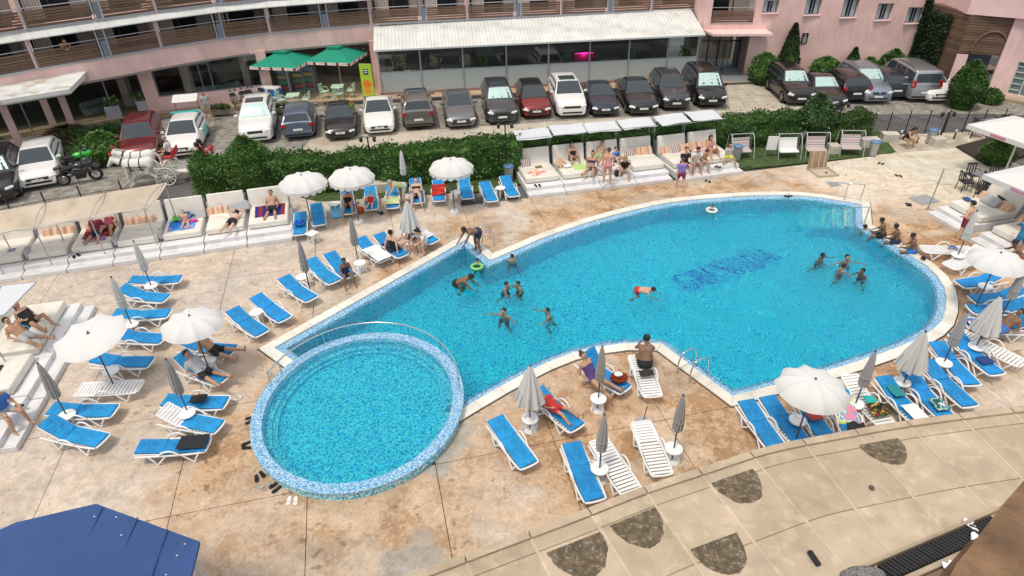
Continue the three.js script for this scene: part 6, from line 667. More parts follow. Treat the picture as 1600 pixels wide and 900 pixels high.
function closedParasol(p, m, label, o = {}) { const t = thing('parasol', label, 'parasol', [p.x, 0, p.z], rnd() * 6, 'closed parasols'); const H = o.h || 2.2; obj('pole', bar(V3(0, 0.02, 0), V3(0, H, 0), 0.02, 8), o.pole || poleM, t); const c = obj('folded_canopy', o.half ? foldHalf : foldNarrow, m, t); c.position.y = H - (o.half ? 1.22 : 1.13); obj('finial', ball(0.03, 0.045, 0.03, 0, H + 0.02, 0, 8), poleM, t); if (!o.noStrap && !o.half) obj('strap', new THREE.TorusGeometry(0.12, 0.012, 5, 16).rotateX(Math.PI / 2).translate(0, H - 0.82, 0), m, t); if (o.half) for (let k = 0; k < 8; k++) { const th = k * 0.785; obj('rib', bar(V3(0, H - 0.05, 0), V3(0.38 * Math.cos(th), H - 1.2, 0.38 * Math.sin(th)), 0.006, 4), poleM, t); } obj('base', cyl(0.16, 0.2, 0.07, 0, 0.035, 0), plastic, t); return t; }
function openParasol(px, py, R, label, o = {}) { const H = o.h || 2.0, c = G(px, py, H + 0.05), t = thing('parasol', label, 'parasol', [c.x + (o.dx || 0), 0, c.z + (o.dz || 0)], o.turn || 0.2, 'open white parasols'); const n = o.n || 10, rings = 7, sub = 5, pos = [], idx = [], cols = n * sub; const rise = o.rise ?? 0.36;
  for (let k = 0; k < n; k++) { const base = pos.length / 3, lift = 0.02 * (hash2(k, px | 0) - 0.5); for (let j = 0; j <= rings; j++) for (let i = 0; i <= sub; i++) { const v = j / rings, f = i / sub, th = (k + f) / n * Math.PI * 2, sag = Math.sin(f * Math.PI), half = Math.PI / n, chord = Math.cos(half) / Math.cos((f - 0.5) * 2 * half), rad = R * Math.sin(v * 1.25) / Math.sin(1.25) * lerp(1, chord, 0.9) * (1 - 0.03 * sag * v); pos.push(rad * Math.cos(th), H + rise * (1 - Math.pow(v, 2.2)) - (0.07 + lift) * sag * v, rad * Math.sin(th)); if (i && j) { const w = sub + 1, a = base + (j - 1) * w + i - 1; idx.push(a, a + 1, a + w + 1, a, a + w + 1, a + w); } } }
  const g = new THREE.BufferGeometry(); g.setAttribute('position', new THREE.Float32BufferAttribute(pos, 3)); g.setIndex(idx); g.computeVertexNormals(); const head = new THREE.Group(); head.name = 'canopy'; t.add(head); if (o.tilt) { head.position.y = H; head.rotation.set(o.tilt[0], 0, o.tilt[1]); g.translate(0, -H, 0); } obj('cloth', g, whiteCanvas, head);
  const Y = o.tilt ? 0 : H; if (o.fringe) { const fp = [], fi = []; const m = n * 8; for (let i = 0; i <= m; i++) { const th = i / m * Math.PI * 2, f = (i % 8) / 8, sc = 0.10 + 0.09 * Math.abs(Math.sin(f * Math.PI * 2)); fp.push(R * 0.975 * Math.cos(th), Y - 0.015, R * 0.975 * Math.sin(th), R * 0.97 * Math.cos(th), Y - sc, R * 0.97 * Math.sin(th)); if (i) { const a = 2 * i; fi.push(a - 2, a, a - 1, a - 1, a, a + 1); } } const f = new THREE.BufferGeometry(); f.setAttribute('position', new THREE.Float32BufferAttribute(fp, 3)); f.setIndex(fi); f.computeVertexNormals(); obj('fringe', f, mat([0.66, 0.66, 0.64], 0.9), head); }
  for (let k = 0; k < n; k++) { const th = k / n * Math.PI * 2; obj('rib', bar(V3(0, Y + rise - 0.03, 0), V3(R * 0.96 * Math.cos(th), Y - 0.02, R * 0.96 * Math.sin(th)), 0.007, 4), poleM, head); } obj('finial', ball(0.03, 0.04, 0.03, 0, Y + rise + 0.02, 0, 8), poleM, head); obj('pole', bar(V3(0, 0.02, 0), V3(0, H + 0.2, 0), 0.021, 8), poleM, t); obj('base', cyl(0.16, 0.2, 0.07, 0, 0.035, 0), plastic, t); return t; }
openParasol(473, 285, 0.98, 'open white parasol with fringed edge beside the flag towel daybed', { fringe: 1 }); openParasol(549, 276, 0.95, 'open white fringed parasol between two others above the hedge side loungers', { fringe: 1 }); openParasol(705, 261, 0.95, 'open white fringed parasol over the red patterned towel', { fringe: 1 }); openParasol(300, 505, 0.86, 'open plain white parasol shading the man in the grey shirt', { rise: 0.3 }); openParasol(140, 524, 0.98, 'open flat white parasol tilted over the side daybeds', { n: 8, rise: 0.12, tilt: [0.12, 0.1] }); openParasol(1270, 606, 0.86, 'large open white parasol at the near pool corner', { n: 10, rise: 0.32 }); openParasol(1558, 408, 0.86, 'open white parasol among the loungers by the round pool end', { rise: 0.34 });
const T = (px, py) => G(px, py, 0.44);
for (const [px, py, m, label, o] of [[236, 446, paleCanvas, 'closed pale grey parasol at the first lounger below the daybeds'], [205, 506, paleCanvas, 'closed grey parasol between the second and third lounger'], [103, 647, stripeCanvas, 'closed grey striped parasol at the two loungers by the corner daybed'], [292, 641, stripeCanvas, 'closed grey striped parasol beside the bare backed lounger'], [483, 447, stripeCanvas, 'closed striped parasol between the poolside blue loungers'], [559, 406, stripeCanvas, 'closed checked parasol at the white towel lounger'], [633, 293, whiteCanvas, 'closed slim white parasol before the ivy hedge'], [643, 378, whiteCanvas, 'half folded white parasol above the young women', { half: 1, pole: white }], [828, 652, paleCanvas, 'half folded grey white parasol beside the boy in red', { half: 1 }], [935, 621, stripeCanvas, 'closed striped parasol in front of the woman in purple'], [937, 731, greyCanvas, 'closed dark grey parasol between blue and white loungers'], [1053, 700, stripeCanvas, 'closed striped parasol at the two white slatted loungers'], [1337, 630, greyCanvas, 'closed grey parasol leaning over the heaped lounger'], [1412, 598, paleCanvas, 'half folded pale parasol at the pool edge loungers', { half: 1 }], [1475, 566, greyCanvas, 'closed grey parasol in the curved lounger row'], [1526, 540, paleCanvas, 'half folded grey parasol over the white slatted lounger', { half: 1 }], [1566, 492, greyCanvas, 'closed grey parasol beside two blue loungers'], [1497, 398, paleCanvas, 'closed pale parasol beside the shirtless man']]) { const p = T(px, py); closedParasol(p, m, label, o); }
for (const [px, py] of [[236, 446], [205, 506], [173, 579], [104, 648], [292, 645], [325, 562], [472, 432], [562, 410], [712, 300], [782, 293], [400, 487], [828, 653], [935, 622], [937, 731], [1053, 700], [1247, 656], [1337, 630], [1410, 596], [1475, 566], [1526, 541], [1540, 447], [1497, 398], [640, 378]]) sideTable(T(px, py), true, 'small round white side table ' + TLAB.shift()); sideTable(T(487, 364), false, 'square white side table at the hedge side loungers'); sideTable(T(522, 318), false, 'square white side table holding a blue item');
// ---------- people ----------
const smin = (a, b, k) => { const h = clamp(0.5 + 0.5 * (b - a) / k); return lerp(b, a, h) - k * h * (1 - h); };
function capsule(px, py, pz, B) { const dx = px - B.ax, dy = py - B.ay, dz = pz - B.az, t = clamp((dx * B.bx + dy * B.by + dz * B.bz) / B.l2), x = dx - B.bx * t, y = dy - B.by * t, z = dz - B.bz * t; return Math.sqrt(x * x + y * y + z * z) - (B.ra + (B.rb - B.ra) * t); }
const bone = (a, b, ra, rb) => ({ ax: a.x, ay: a.y, az: a.z, bx: b.x - a.x, by: b.y - a.y, bz: b.z - a.z, l2: Math.max(1e-8, a.distanceToSquared(b)), ra, rb });
function boundsOf(bs, pad) { const lo = [9, 9, 9], hi = [-9, -9, -9]; for (const b of bs) for (const [p, r] of [[[b.ax, b.ay, b.az], b.ra], [[b.ax + b.bx, b.ay + b.by, b.az + b.bz], b.rb]]) for (let k = 0; k < 3; k++) { lo[k] = Math.min(lo[k], p[k] - r - pad); hi[k] = Math.max(hi[k], p[k] + r + pad); } return [lo, hi]; }
const field = (bs, k, off = 0) => (x, y, z) => { let d = 9; for (const b of bs) { const c = capsule(x, y, z, b); d = d > 8 ? c : smin(d, c, k); } return d - off; };
const tint = (g, f) => { const p = g.attributes.position, c = new Float32Array(p.count * 3); for (let i = 0; i < p.count; i++) c.set(f ? f(p.getX(i), p.getY(i), p.getZ(i)) : [1, 1, 1], i * 3); g.setAttribute('color', new THREE.BufferAttribute(c, 3)); return g; };
// one head (centre at origin, face to +z) and one relaxed hand (wrist at origin, fingers down)
const headGeo = (() => { const bs = [bone(V3(0, 0.03, -0.012), V3(0, 0.005, 0.012), 0.088, 0.084), bone(V3(0, -0.05, 0.035), V3(0, -0.085, 0.05), 0.056, 0.036), bone(V3(0, 0.0, 0.085), V3(0, -0.03, 0.108), 0.011, 0.015), bone(V3(-0.03, 0.028, 0.082), V3(0.03, 0.028, 0.082), 0.014, 0.014), bone(V3(-0.02, -0.062, 0.086), V3(0.02, -0.062, 0.086), 0.011, 0.011), bone(V3(0.05, -0.03, 0.05), V3(0.04, -0.055, 0.05), 0.03, 0.025), bone(V3(-0.05, -0.03, 0.05), V3(-0.04, -0.055, 0.05), 0.03, 0.025)], ears = [-1, 1].map(s => bone(V3(s * 0.086, 0.012, -0.012), V3(s * 0.084, -0.025, -0.006), 0.017, 0.011)); const f = field(bs, 0.02), e = [V3(-0.032, 0.004, 0.092), V3(0.032, 0.004, 0.092)];
  return tint(nets([-0.12, -0.14, -0.12], [0.12, 0.14, 0.14], 0.0095, (x, y, z) => { let d = f(x, y, z); for (const b of ears) d = smin(d, capsule(x, y, z, b), 0.008); for (const q of e) d = Math.max(d, 0.014 - Math.hypot(x - q.x, y - q.y, z - q.z - 0.004)); return d; }), (x, y, z) => Math.min(...e.map(q => Math.hypot(x - q.x, y - q.y))) < 0.013 && z > 0.06 ? [0.25, 0.22, 0.2] : (Math.abs(y + 0.062) < 0.010 && Math.abs(x) < 0.026 && z > 0.08) ? [0.85, 0.5, 0.48] : [1, 1, 1]); })();
const handGeo = (() => { const bs = [bone(V3(0, 0, 0), V3(0, -0.03, 0), 0.024, 0.026), ...[-0.022, -0.007, 0.008, 0.022].map((x, i) => bone(V3(x * 0.6, -0.02, 0), V3(x, -0.078, 0.004), 0.017, 0.013))], fs = []; [[-0.026, 0.058], [-0.0085, 0.068], [0.0085, 0.074], [0.026, 0.066]].forEach(([x, l]) => { const a = V3(x, -0.08, 0.004), b = V3(x * 1.15, -0.08 - l * 0.5, 0.012), c = V3(x * 1.2, -0.08 - l * 0.92, 0.034); fs.push(bone(a, b, 0.0098, 0.0088), bone(b, c, 0.0088, 0.0072)); }); const t0 = V3(0.024, -0.025, 0.004), t1 = V3(0.046, -0.058, 0.014), t2 = V3(0.052, -0.088, 0.026); fs.push(bone(t0, t1, 0.013, 0.0105), bone(t1, t2, 0.0105, 0.008)); const f = field(bs, 0.015); return tint(nets([-0.06, -0.17, -0.04], [0.075, 0.04, 0.06], 0.0062, (x, y, z) => { let d = f(x, y, z); for (const b of fs) d = Math.min(d, capsule(x, y, z, b)); return d; })); })();
const handL = (() => { const h = handGeo.clone(); h.scale(-1, 1, 1); const a = h.index.array; for (let i = 0; i < a.length; i += 3) { const q = a[i]; a[i] = a[i + 1]; a[i + 1] = q; } h.computeVertexNormals(); return h; })();
const hairShort = nets([-0.13, -0.12, -0.14], [0.13, 0.15, 0.12], 0.012, (x, y, z) => { const d = Math.hypot(x / 0.94, (y - 0.022), (z + 0.014) / 1.04) - 0.104 + 0.006 * Math.sin(x * 90) * Math.sin(z * 80 + y * 60); return Math.max(d, (z - 0.045 - 0.5 * (y - 0.05)), -(y + 0.055 - 0.25 * (z + 0.06))); });
const hairLong = nets([-0.15, -0.34, -0.2], [0.15, 0.15, 0.12], 0.013, (x, y, z) => { const d1 = Math.hypot(x / 0.96, (y - 0.022), (z + 0.014) / 1.05) - 0.108, c1 = Math.max(d1, z - 0.045 - 0.5 * (y - 0.05)), t = clamp((0.03 - y) / 0.30), d2 = Math.hypot(x / 1.5, z + 0.085 - 0.01 * t) - lerp(0.062, 0.04, t); return smin(c1, Math.max(d2, -0.31 - y, y - 0.06), 0.03) + 0.004 * Math.sin(x * 110 + z * 40); });
const hairBun = nets([-0.13, -0.12, -0.2], [0.13, 0.19, 0.12], 0.012, (x, y, z) => { const d1 = Math.hypot(x / 0.94, (y - 0.02), (z + 0.014) / 1.04) - 0.102, c1 = Math.max(d1, z - 0.03 - 0.5 * (y - 0.05), -(y + 0.06 - 0.3 * (z + 0.06))); return smin(c1, Math.hypot(x, y - 0.105, z + 0.085) - 0.05, 0.02); });
const dirOf = (el, az, s) => V3(s * Math.sin(az * D), -Math.cos(el * D) * Math.cos(az * D), Math.sin(el * D) * Math.cos(az * D));
// each limb: [elevation from hanging (90 = forward), splay outwards]
const POSES = {
  stand: { t: 3, h: 8, th: [4, 5], sh: [-3, 3], ua: [2, 12], fa: [22, 8] }, standHip: { t: 2, h: 10, th: [2, 6], sh: [-2, 4], ua: [-10, 30], fa: [55, -35], ua2: [8, 10], fa2: [30, 0] }, walk: { t: 6, h: 5, th: [22, 4], sh: [4, 3], th2: [-16, 4], sh2: [-34, 3], ua: [-14, 12], fa: [14, 8], ua2: [24, 12], fa2: [50, 0] },
  carry: { t: 4, h: 10, th: [6, 5], sh: [-4, 3], ua: [45, 30], fa: [100, -20] }, bend: { t: 78, h: -30, th: [14, 6], sh: [-8, 4], ua: [32, 8], fa: [36, 0] }, bendSit: { t: 62, h: 0, th: [60, 10], sh: [-30, 8], ua: [40, 8], fa: [50, -6] },
  sit: { t: 6, h: 10, th: [84, 12], sh: [4, 6], ua: [18, 14], fa: [70, -8] }, sitFwd: { t: 34, h: 12, th: [86, 12], sh: [2, 6], ua: [44, 12], fa: [82, -22] }, sitPhone: { t: 14, h: 30, th: [84, 9], sh: [6, 5], ua: [30, 12], fa: [118, -28] }, sitTurn: { t: 4, h: 6, th: [84, 22], sh: [6, 18], ua: [-24, 22], fa: [-6, 12], ua2: [40, 14], fa2: [92, -18] },
  knees: { t: -8, h: 12, th: [128, 10], sh: [36, 6], ua: [52, 12], fa: [86, -22] }, recline: { t: -42, h: 16, th: [84, 9], sh: [86, 8], ua: [6, 18], fa: [74, -14] }, reclineKnee: { t: -46, h: 22, th: [120, 10], sh: [34, 6], th2: [86, 10], sh2: [86, 8], ua: [12, 18], fa: [100, -22] }, reclineRead: { t: -40, h: 26, th: [122, 9], sh: [38, 6], ua: [40, 14], fa: [112, -24] }, longSit: { t: -12, h: 12, th: [88, 10], sh: [86, 8], ua: [-20, 16], fa: [-8, 8] },
  supine: { t: -86, h: 6, th: [90, 8], sh: [90, 7], ua: [84, 18], fa: [92, 6] }, prone: { t: 90, h: -14, th: [-90, 8], sh: [-88, 7], ua: [150, 40], fa: [100, -70] }, sideLie: { t: -70, h: 12, th: [100, 10], sh: [60, 8], ua: [70, 16], fa: [110, -10] },
  swim: { t: 10, h: 0, th: [24, 10], sh: [-24, 6], th2: [-8, 10], sh2: [-36, 6], ua: [62, 42], fa: [84, 30] }, swimArms: { t: 6, h: -6, th: [14, 12], sh: [-20, 8], ua: [86, 58], fa: [92, 66] }, swimUp: { t: 8, h: 4, th: [10, 8], sh: [-14, 6], ua: [20, 28], fa: [70, -14] }, floatFace: { t: 82, h: -10, th: [16, 10], sh: [-40, 8], ua: [40, 20], fa: [60, 0] }, crouch: { t: 58, h: -8, th: [72, 14], sh: [-36, 8], ua: [38, 12], fa: [30, -4] }, legsIn: { t: 16, h: 20, th: [78, 14], sh: [16, 8], ua: [20, 10], fa: [62, -20] },
};
const bodyCache = {};
function body(pose) {
  if (bodyCache[pose]) return bodyCache[pose];
  const q = POSES[pose], tp = q.t * D, up = V3(0, Math.cos(tp), Math.sin(tp)), fr = V3(0, -Math.sin(tp), Math.cos(tp)), O = V3(), add = (a, d, l) => a.clone().addScaledVector(d, l);
  const waist = add(O, up, 0.16), chest = add(O, up, 0.36), neck = add(O, up, 0.50), hq = tp * 0.75 + (q.h - (q.t < -30 ? 0 : 0)) * D, hu = V3(0, Math.cos(hq), Math.sin(hq)), headC = add(add(neck, up, 0.05), hu, 0.125); const X = V3(1, 0, 0);
  const torso = [], legs = [], arms = [], hands = []; for (const s of [-1, 1]) { torso.push(bone(add(O, X, s * 0.075), add(waist, X, s * 0.055), 0.105, 0.094), bone(add(waist, X, s * 0.055), add(chest, X, s * 0.085), 0.094, 0.104), bone(add(chest, X, s * 0.085), add(neck, X, s * 0.13).addScaledVector(up, -0.045), 0.10, 0.062)); }
  torso.push(bone(neck.clone().addScaledVector(up, -0.06), add(neck, hu, 0.08), 0.068, 0.052), bone(add(O, fr, -0.035).addScaledVector(up, -0.03), add(O, fr, -0.02).addScaledVector(up, 0.05), 0.1, 0.1));
  for (const s of [1, -1]) { const k = s > 0 ? '' : '2', g = (n) => q[n + k] || q[n], hip = add(add(O, X, s * 0.095), up, -0.03), kd = dirOf(...g('th'), s), knee = add(hip, kd, 0.42), sd = dirOf(...g('sh'), s), ank = add(knee, sd, 0.41); let fd = V3().crossVectors(X, sd).normalize(); const flatLegs = Math.abs(sd.y) < 0.5; fd = flatLegs ? V3(0, Math.sign(fr.y || 1) * 0.9, 0.25 * Math.sign(sd.z)) : V3(s * 0.15, -0.05 * 1, Math.abs(sd.y) * 1).addScaledVector(V3(0, 0, -1), 0); fd.normalize(); const toe = add(ank, fd, 0.17);
    legs.push([bone(hip, knee, 0.088, 0.058), bone(knee, add(knee, sd, 0.14), 0.056, 0.056), bone(add(knee, sd, 0.14), ank, 0.056, 0.037), bone(add(ank, fd, -0.03).addScaledVector(sd, 0.035), toe.clone().addScaledVector(sd, 0.045), 0.037, 0.026)]);
    const sho = add(add(neck, X, s * 0.175), up, -0.045), ud = dirOf(...g('ua'), s), elb = add(sho, ud, 0.275), ad = dirOf(...g('fa'), s), wr = add(elb, ad, 0.24); arms.push([bone(sho, elb, 0.05, 0.039), bone(elb, wr, 0.039, 0.026)]); const hg = (s > 0 ? handL : handGeo).clone(); hg.applyQuaternion(new THREE.Quaternion().setFromUnitVectors(V3(0, -1, 0), ad)); hg.translate(wr.x, wr.y, wr.z); hands.push(hg); }
  const all = [...torso, ...legs.flat(), ...arms.flat()], [lo, hi] = boundsOf(all, 0.05), main = tint(nets(lo, hi, 0.0235, field(all, 0.032)));
  const place1 = (g) => { const h = g.clone(), m = new THREE.Matrix4().makeBasis(X, hu, V3(0, -Math.sin(hq), Math.cos(hq))); m.setPosition(headC); h.applyMatrix4(m); return h; };
  const strip3 = (g) => { g = clean(g); g.deleteAttribute('uv'); return g; };
  const geo = mergeGeometries([main, place1(headGeo), ...hands].map(strip3), false);
  const cutAt = (f, plane) => (x, y, z) => Math.max(f(x, y, z), plane(x, y, z)); const along = (x, y, z) => x * 0 + y * up.y + z * up.z;
  const part = (b, t) => bone(V3(b.ax, b.ay, b.az), V3(b.ax + b.bx * t, b.ay + b.by * t, b.az + b.bz * t), b.ra, lerp(b.ra, b.rb, t));
  const mk = (bs, off, k, plane) => { const [l, h] = boundsOf(bs, off + 0.04); const f = field(bs, k, off); return nets(l, h, 0.021, plane ? cutAt(f, plane) : f); };
  const shortBones = [...torso.filter((_, i) => [0, 3, 7].includes(i)), ...legs.map(l => part(l[0], 0.5))], briefBones = [...torso.filter((_, i) => [0, 3, 7].includes(i)), ...legs.map(l => part(l[0], 0.12))];
  const garments = { shorts: () => mk(shortBones, 0.016, 0.03, (x, y, z) => along(x, y, z) - 0.09), briefs: () => mk(briefBones, 0.012, 0.03, (x, y, z) => along(x, y, z) - 0.05), shirt: () => mk([...torso.slice(0, 6), ...arms.map(a => part(a[0], 0.6))], 0.018, 0.03, (x, y, z) => Math.max(along(x, y, z) - 0.475, -0.03 - along(x, y, z))), swimsuit: () => mk([...torso.slice(0, 6), torso[7], ...legs.map(l => part(l[0], 0.1))], 0.012, 0.03, (x, y, z) => along(x, y, z) - 0.38), bikini: () => mk(torso.slice(0, 6), 0.013, 0.03, (x, y, z) => Math.max(along(x, y, z) - 0.36, 0.25 - along(x, y, z))) };
  const gc = {}, hc = {}; const minY = (() => { main.computeBoundingBox(); return main.boundingBox.min.y; })();
  return bodyCache[pose] = { geo, minY, garment: (n) => gc[n] || (gc[n] = garments[n]()), hair: (n) => hc[n] || (hc[n] = place1({ short: hairShort, long: hairLong, bun: hairBun }[n])), headC };
}
const SK = { fair: [0.62, 0.40, 0.29], tan: [0.46, 0.265, 0.17], dark: [0.21, 0.115, 0.07], red: [0.60, 0.33, 0.23] }, HR = { black: [0.012, 0.010, 0.010], brown: [0.06, 0.035, 0.02], fair: [0.32, 0.21, 0.10], grey: [0.32, 0.31, 0.30] };
function person(pose, at, yaw, label, o = {}) { // at: position of the pelvis, or of the feet when o.feet is set
  const B = body(pose), s = (o.h || 1.7) / 1.72, t = thing('person', label, 'person', [at.x, o.feet ? at.y - B.minY * s : at.y, at.z], yaw * D, o.group); t.scale.setScalar(s); if (at.isHead) t.position.sub(B.headC.clone().multiplyScalar(s).applyAxisAngle(V3(0, 1, 0), yaw * D)); if (o.pitch) t.rotation.x = o.pitch; t.rotation.order = 'YXZ';
  obj('body', B.geo, mat(SK[o.skin || 'tan'], 0.55, { vertexColors: true }), t); obj('hair', B.hair(o.hairStyle || 'short'), mat(HR[o.hair || 'black'], 0.7), t); for (const k of ['shorts', 'briefs', 'shirt', 'swimsuit', 'bikini']) if (o[k]) obj(k, B.garment(k), Array.isArray(o[k]) ? mat(o[k], 0.85) : o[k], t); return t; }
const C = { black: [0.015, 0.015, 0.018], navy: [0.02, 0.03, 0.09], white: [0.75, 0.75, 0.75], grey: [0.42, 0.44, 0.46], red: [0.5, 0.03, 0.03], pink: [0.62, 0.28, 0.30], green: [0.35, 0.42, 0.22], neon: [0.65, 0.75, 0.06], purple: [0.24, 0.17, 0.46], blue: [0.04, 0.16, 0.5], teal: [0.03, 0.35, 0.36], maroon: [0.22, 0.03, 0.06], orange: [0.7, 0.22, 0.06] };
const W = (px, py, y = 0.09) => { const p = G(px, py, y); p.isHead = true; return p; };   // swimmers: the pixel is the head
const S = (px, py, y) => G(px, py, y);                                                         // pixel of the pelvis at seat height y
// in the water
person('bendSit', S(713, 442, 0.0), 75, 'man bending forward in the shallow water in dark shorts', { skin: 'dark', shorts: C.black }); person('swimUp', W(746, 408), 10, 'child in the water below the bending man with a green ring', { h: 1.3, skin: 'tan', shorts: C.green });
person('swim', W(800, 400), 200, 'child holding on at the pool edge by the corner', { h: 1.25, shorts: C.navy }); person('swim', W(792, 444), 60, 'boy standing in the water facing his friend', { h: 1.45, shorts: C.navy }); person('swimUp', W(809, 443), -60, 'second boy in the pair standing in the water', { h: 1.45, shorts: C.black }); person('swimArms', W(787, 486), -30, 'swimmer with arms stretched wide', { h: 1.5, shorts: C.navy }); person('swim', W(855, 485), -80, 'swimmer alone in the middle of the pool reaching forward', { h: 1.5, shorts: C.grey });
person('floatFace', S(996, 453, -0.06), 70, 'person floating face down in red shorts', { skin: 'red', shorts: C.red, h: 1.45 }); const kidRing = person('swim', W(1113, 322), -20, 'child in a pale swim ring near the far pool edge', { h: 1.2, swimsuit: C.navy });
{ const ring = (p, col, label, r = 0.2) => { const m = tag(obj('swim_ring', new THREE.TorusGeometry(r, 0.055, 10, 24).rotateX(Math.PI / 2), mat(col, 0.3)), label, 'swim ring'); m.position.set(p.x, -0.01, p.z); }; ring(G(1112, 328, 0), [0.78, 0.76, 0.66], 'pale inflatable ring around the child near the far edge'); const q = G(745, 416, 0); ring(q, [0.25, 0.6, 0.2], 'green inflatable ring around the child by the corner', 0.2); }
person('swimUp', W(1352, 354), 150, 'boy in the water beside the pool steps', { h: 1.4, shorts: C.teal }); person('swim', W(1442, 404), -140, 'boy in the water at the end of the seated row', { h: 1.45, shorts: C.black });
person('swim', W(1286, 399), 60, 'boy standing apart in the group of four swimmers', { h: 1.5, skin: 'dark', shorts: C.navy }); person('swimArms', W(1324, 402), 0, 'taller swimmer with spread arms in the group of four', { h: 1.6, shorts: C.black }); person('swim', W(1319, 416), 90, 'swimmer in front of the taller one reaching sideways', { h: 1.45, shorts: C.red }); person('swimUp', W(1348, 423), -70, 'boy facing the reaching swimmer', { h: 1.5, skin: 'dark', shorts: C.navy });
for (const [px, py, l, c] of [[1380, 366, 'teenager in black shorts sitting on the coping with feet in the water', C.black], [1402, 376, 'teenager between two others on the coping in dark shorts', C.navy], [1428, 391, 'teenager in bright blue shorts sitting on the coping', C.blue]]) person('legsIn', S(px, py, 0.13), -125, l, { h: 1.55, skin: 'dark', shorts: c });
// around the pool
person('bend', S(748, 392, 0), -60, 'man in blue shorts bending over at the pool corner', { feet: 1, skin: 'dark', shorts: C.navy });
person('sit', S(540, 426, 0.48), 30, 'dark skinned boy sitting on the foot of a poolside lounger', { h: 1.4, skin: 'dark', swimsuit: C.navy }); person('longSit', S(616, 385, 0.5), 155, 'woman in black seen from behind on a blue lounger', { skin: 'fair', hairStyle: 'bun', swimsuit: C.black }); person('sit', S(645, 372, 0.48), 10, 'long haired young woman in a red swimsuit sitting sideways', { skin: 'fair', hairStyle: 'long', hair: 'brown', swimsuit: C.maroon }); person('sitFwd', S(661, 374, 0.48), -25, 'young woman with black hair in a pale dress leaning forward', { skin: 'fair', hairStyle: 'long', shirt: C.white, shorts: C.white });
person('knees', S(545, 320, 0.5), 5, 'woman hugging her knees under the fringed parasol', { hairStyle: 'long', swimsuit: C.black }); person('recline', S(579, 316, 0.52), 0, 'small child lying among bright toys', { h: 1.05, skin: 'fair', hair: 'fair', swimsuit: C.red }); person('bend', S(634, 318, 0), -75, 'man in a pale green shirt bending over a lounger', { feet: 1, skin: 'fair', hair: 'grey', shirt: C.green, shorts: C.grey }); person('reclineRead', S(651, 304, 0.5), 5, 'woman reading with her knees drawn up', { skin: 'fair', hairStyle: 'bun', bikini: C.black, briefs: C.black });
person('recline', S(425, 325, 0.72), 10, 'man in black shorts lying on the flag towel', { skin: 'tan', shorts: C.black }); person('prone', S(363, 345, 0.7), 180, 'sunbather in dark shorts lying face down', { skin: 'fair', shorts: C.black, h: 1.6 }); person('longSit', S(290, 346, 0.7), 20, 'small child sitting among towels and inflatable toys', { h: 1.1, skin: 'fair', hair: 'fair', swimsuit: C.pink }); person('recline', S(150, 362, 0.72), 15, 'person reclining on red towels under the awning', { skin: 'tan', shirt: C.maroon, shorts: C.navy }); person('sideLie', S(170, 352, 0.72), 15, 'second person lying on the red towels under the awning', { skin: 'tan', hairStyle: 'long', swimsuit: C.maroon });
person('recline', S(334, 546, 0.54), 80, 'dark haired man resting under the plain white parasol', { skin: 'tan', shorts: C.black }); person('recline', S(316, 580, 0.54), 66, 'man in grey shirt and black shorts lying back', { skin: 'tan', shirt: C.grey, shorts: C.black }); person('reclineKnee', S(50, 500, 0.72), 70, 'woman in black swimsuit reclining on the canopied side daybed', { skin: 'tan', hairStyle: 'long', swimsuit: C.black }); person('recline', S(38, 525, 0.72), 75, 'man in grey shorts reclining beside the woman in black', { skin: 'tan', shorts: C.grey }); const cap = person('sit', S(4, 640, 0.7), 70, 'person in a blue cap sitting on the corner daybed step', { skin: 'tan', shirt: C.blue, shorts: C.grey });
person('recline', S(926, 588, 0.55), 42, 'woman in a purple swimsuit lying back beside the striped parasol', { skin: 'tan', hairStyle: 'bun', hair: 'brown', swimsuit: [0.09, 0.05, 0.20] }); person('sitFwd', S(1008, 568, 0.48), 172, 'bare backed man in black shorts sitting towards the pool', { skin: 'dark', shorts: C.black, h: 1.85 }); person('sideLie', S(866, 636, 0.52), 50, 'boy in red lying on a lounger', { h: 1.35, skin: 'tan', hair: 'brown', shirt: C.red, shorts: C.red }); person('recline', S(1566, 512, 0.56), -80, 'person lying half hidden on the striped towel lounger', { skin: 'dark', shorts: C.blue });
// on the canopied daybeds
person('knees', S(894, 247, 0.72), 15, 'woman in a black swimsuit sitting against the daybed back', { hairStyle: 'long', swimsuit: C.black }); person('longSit', S(924, 262, 0.72), -20, 'woman in a striped bikini sitting at the daybed foot', { skin: 'tan', hairStyle: 'bun', bikini: C.navy, briefs: C.navy }); person('recline', S(936, 243, 0.72), -25, 'man reclining behind the family with patterned shorts', { skin: 'tan', shorts: C.green }); person('stand', S(948, 287, 0.36), 170, 'shirtless man in pink shorts standing on the daybed step', { feet: 1, skin: 'red', shorts: C.pink, hair: 'brown' }); person('knees', S(962, 249, 0.72), 30, 'boy in a blue shirt sitting behind the shirtless man', { h: 1.35, skin: 'fair', shirt: C.blue, shorts: C.navy }); person('sitFwd', S(976, 260, 0.70), -10, 'person in black clothes sitting on the daybed edge', { skin: 'fair', hairStyle: 'long', hair: 'fair', shirt: C.black, shorts: C.black });
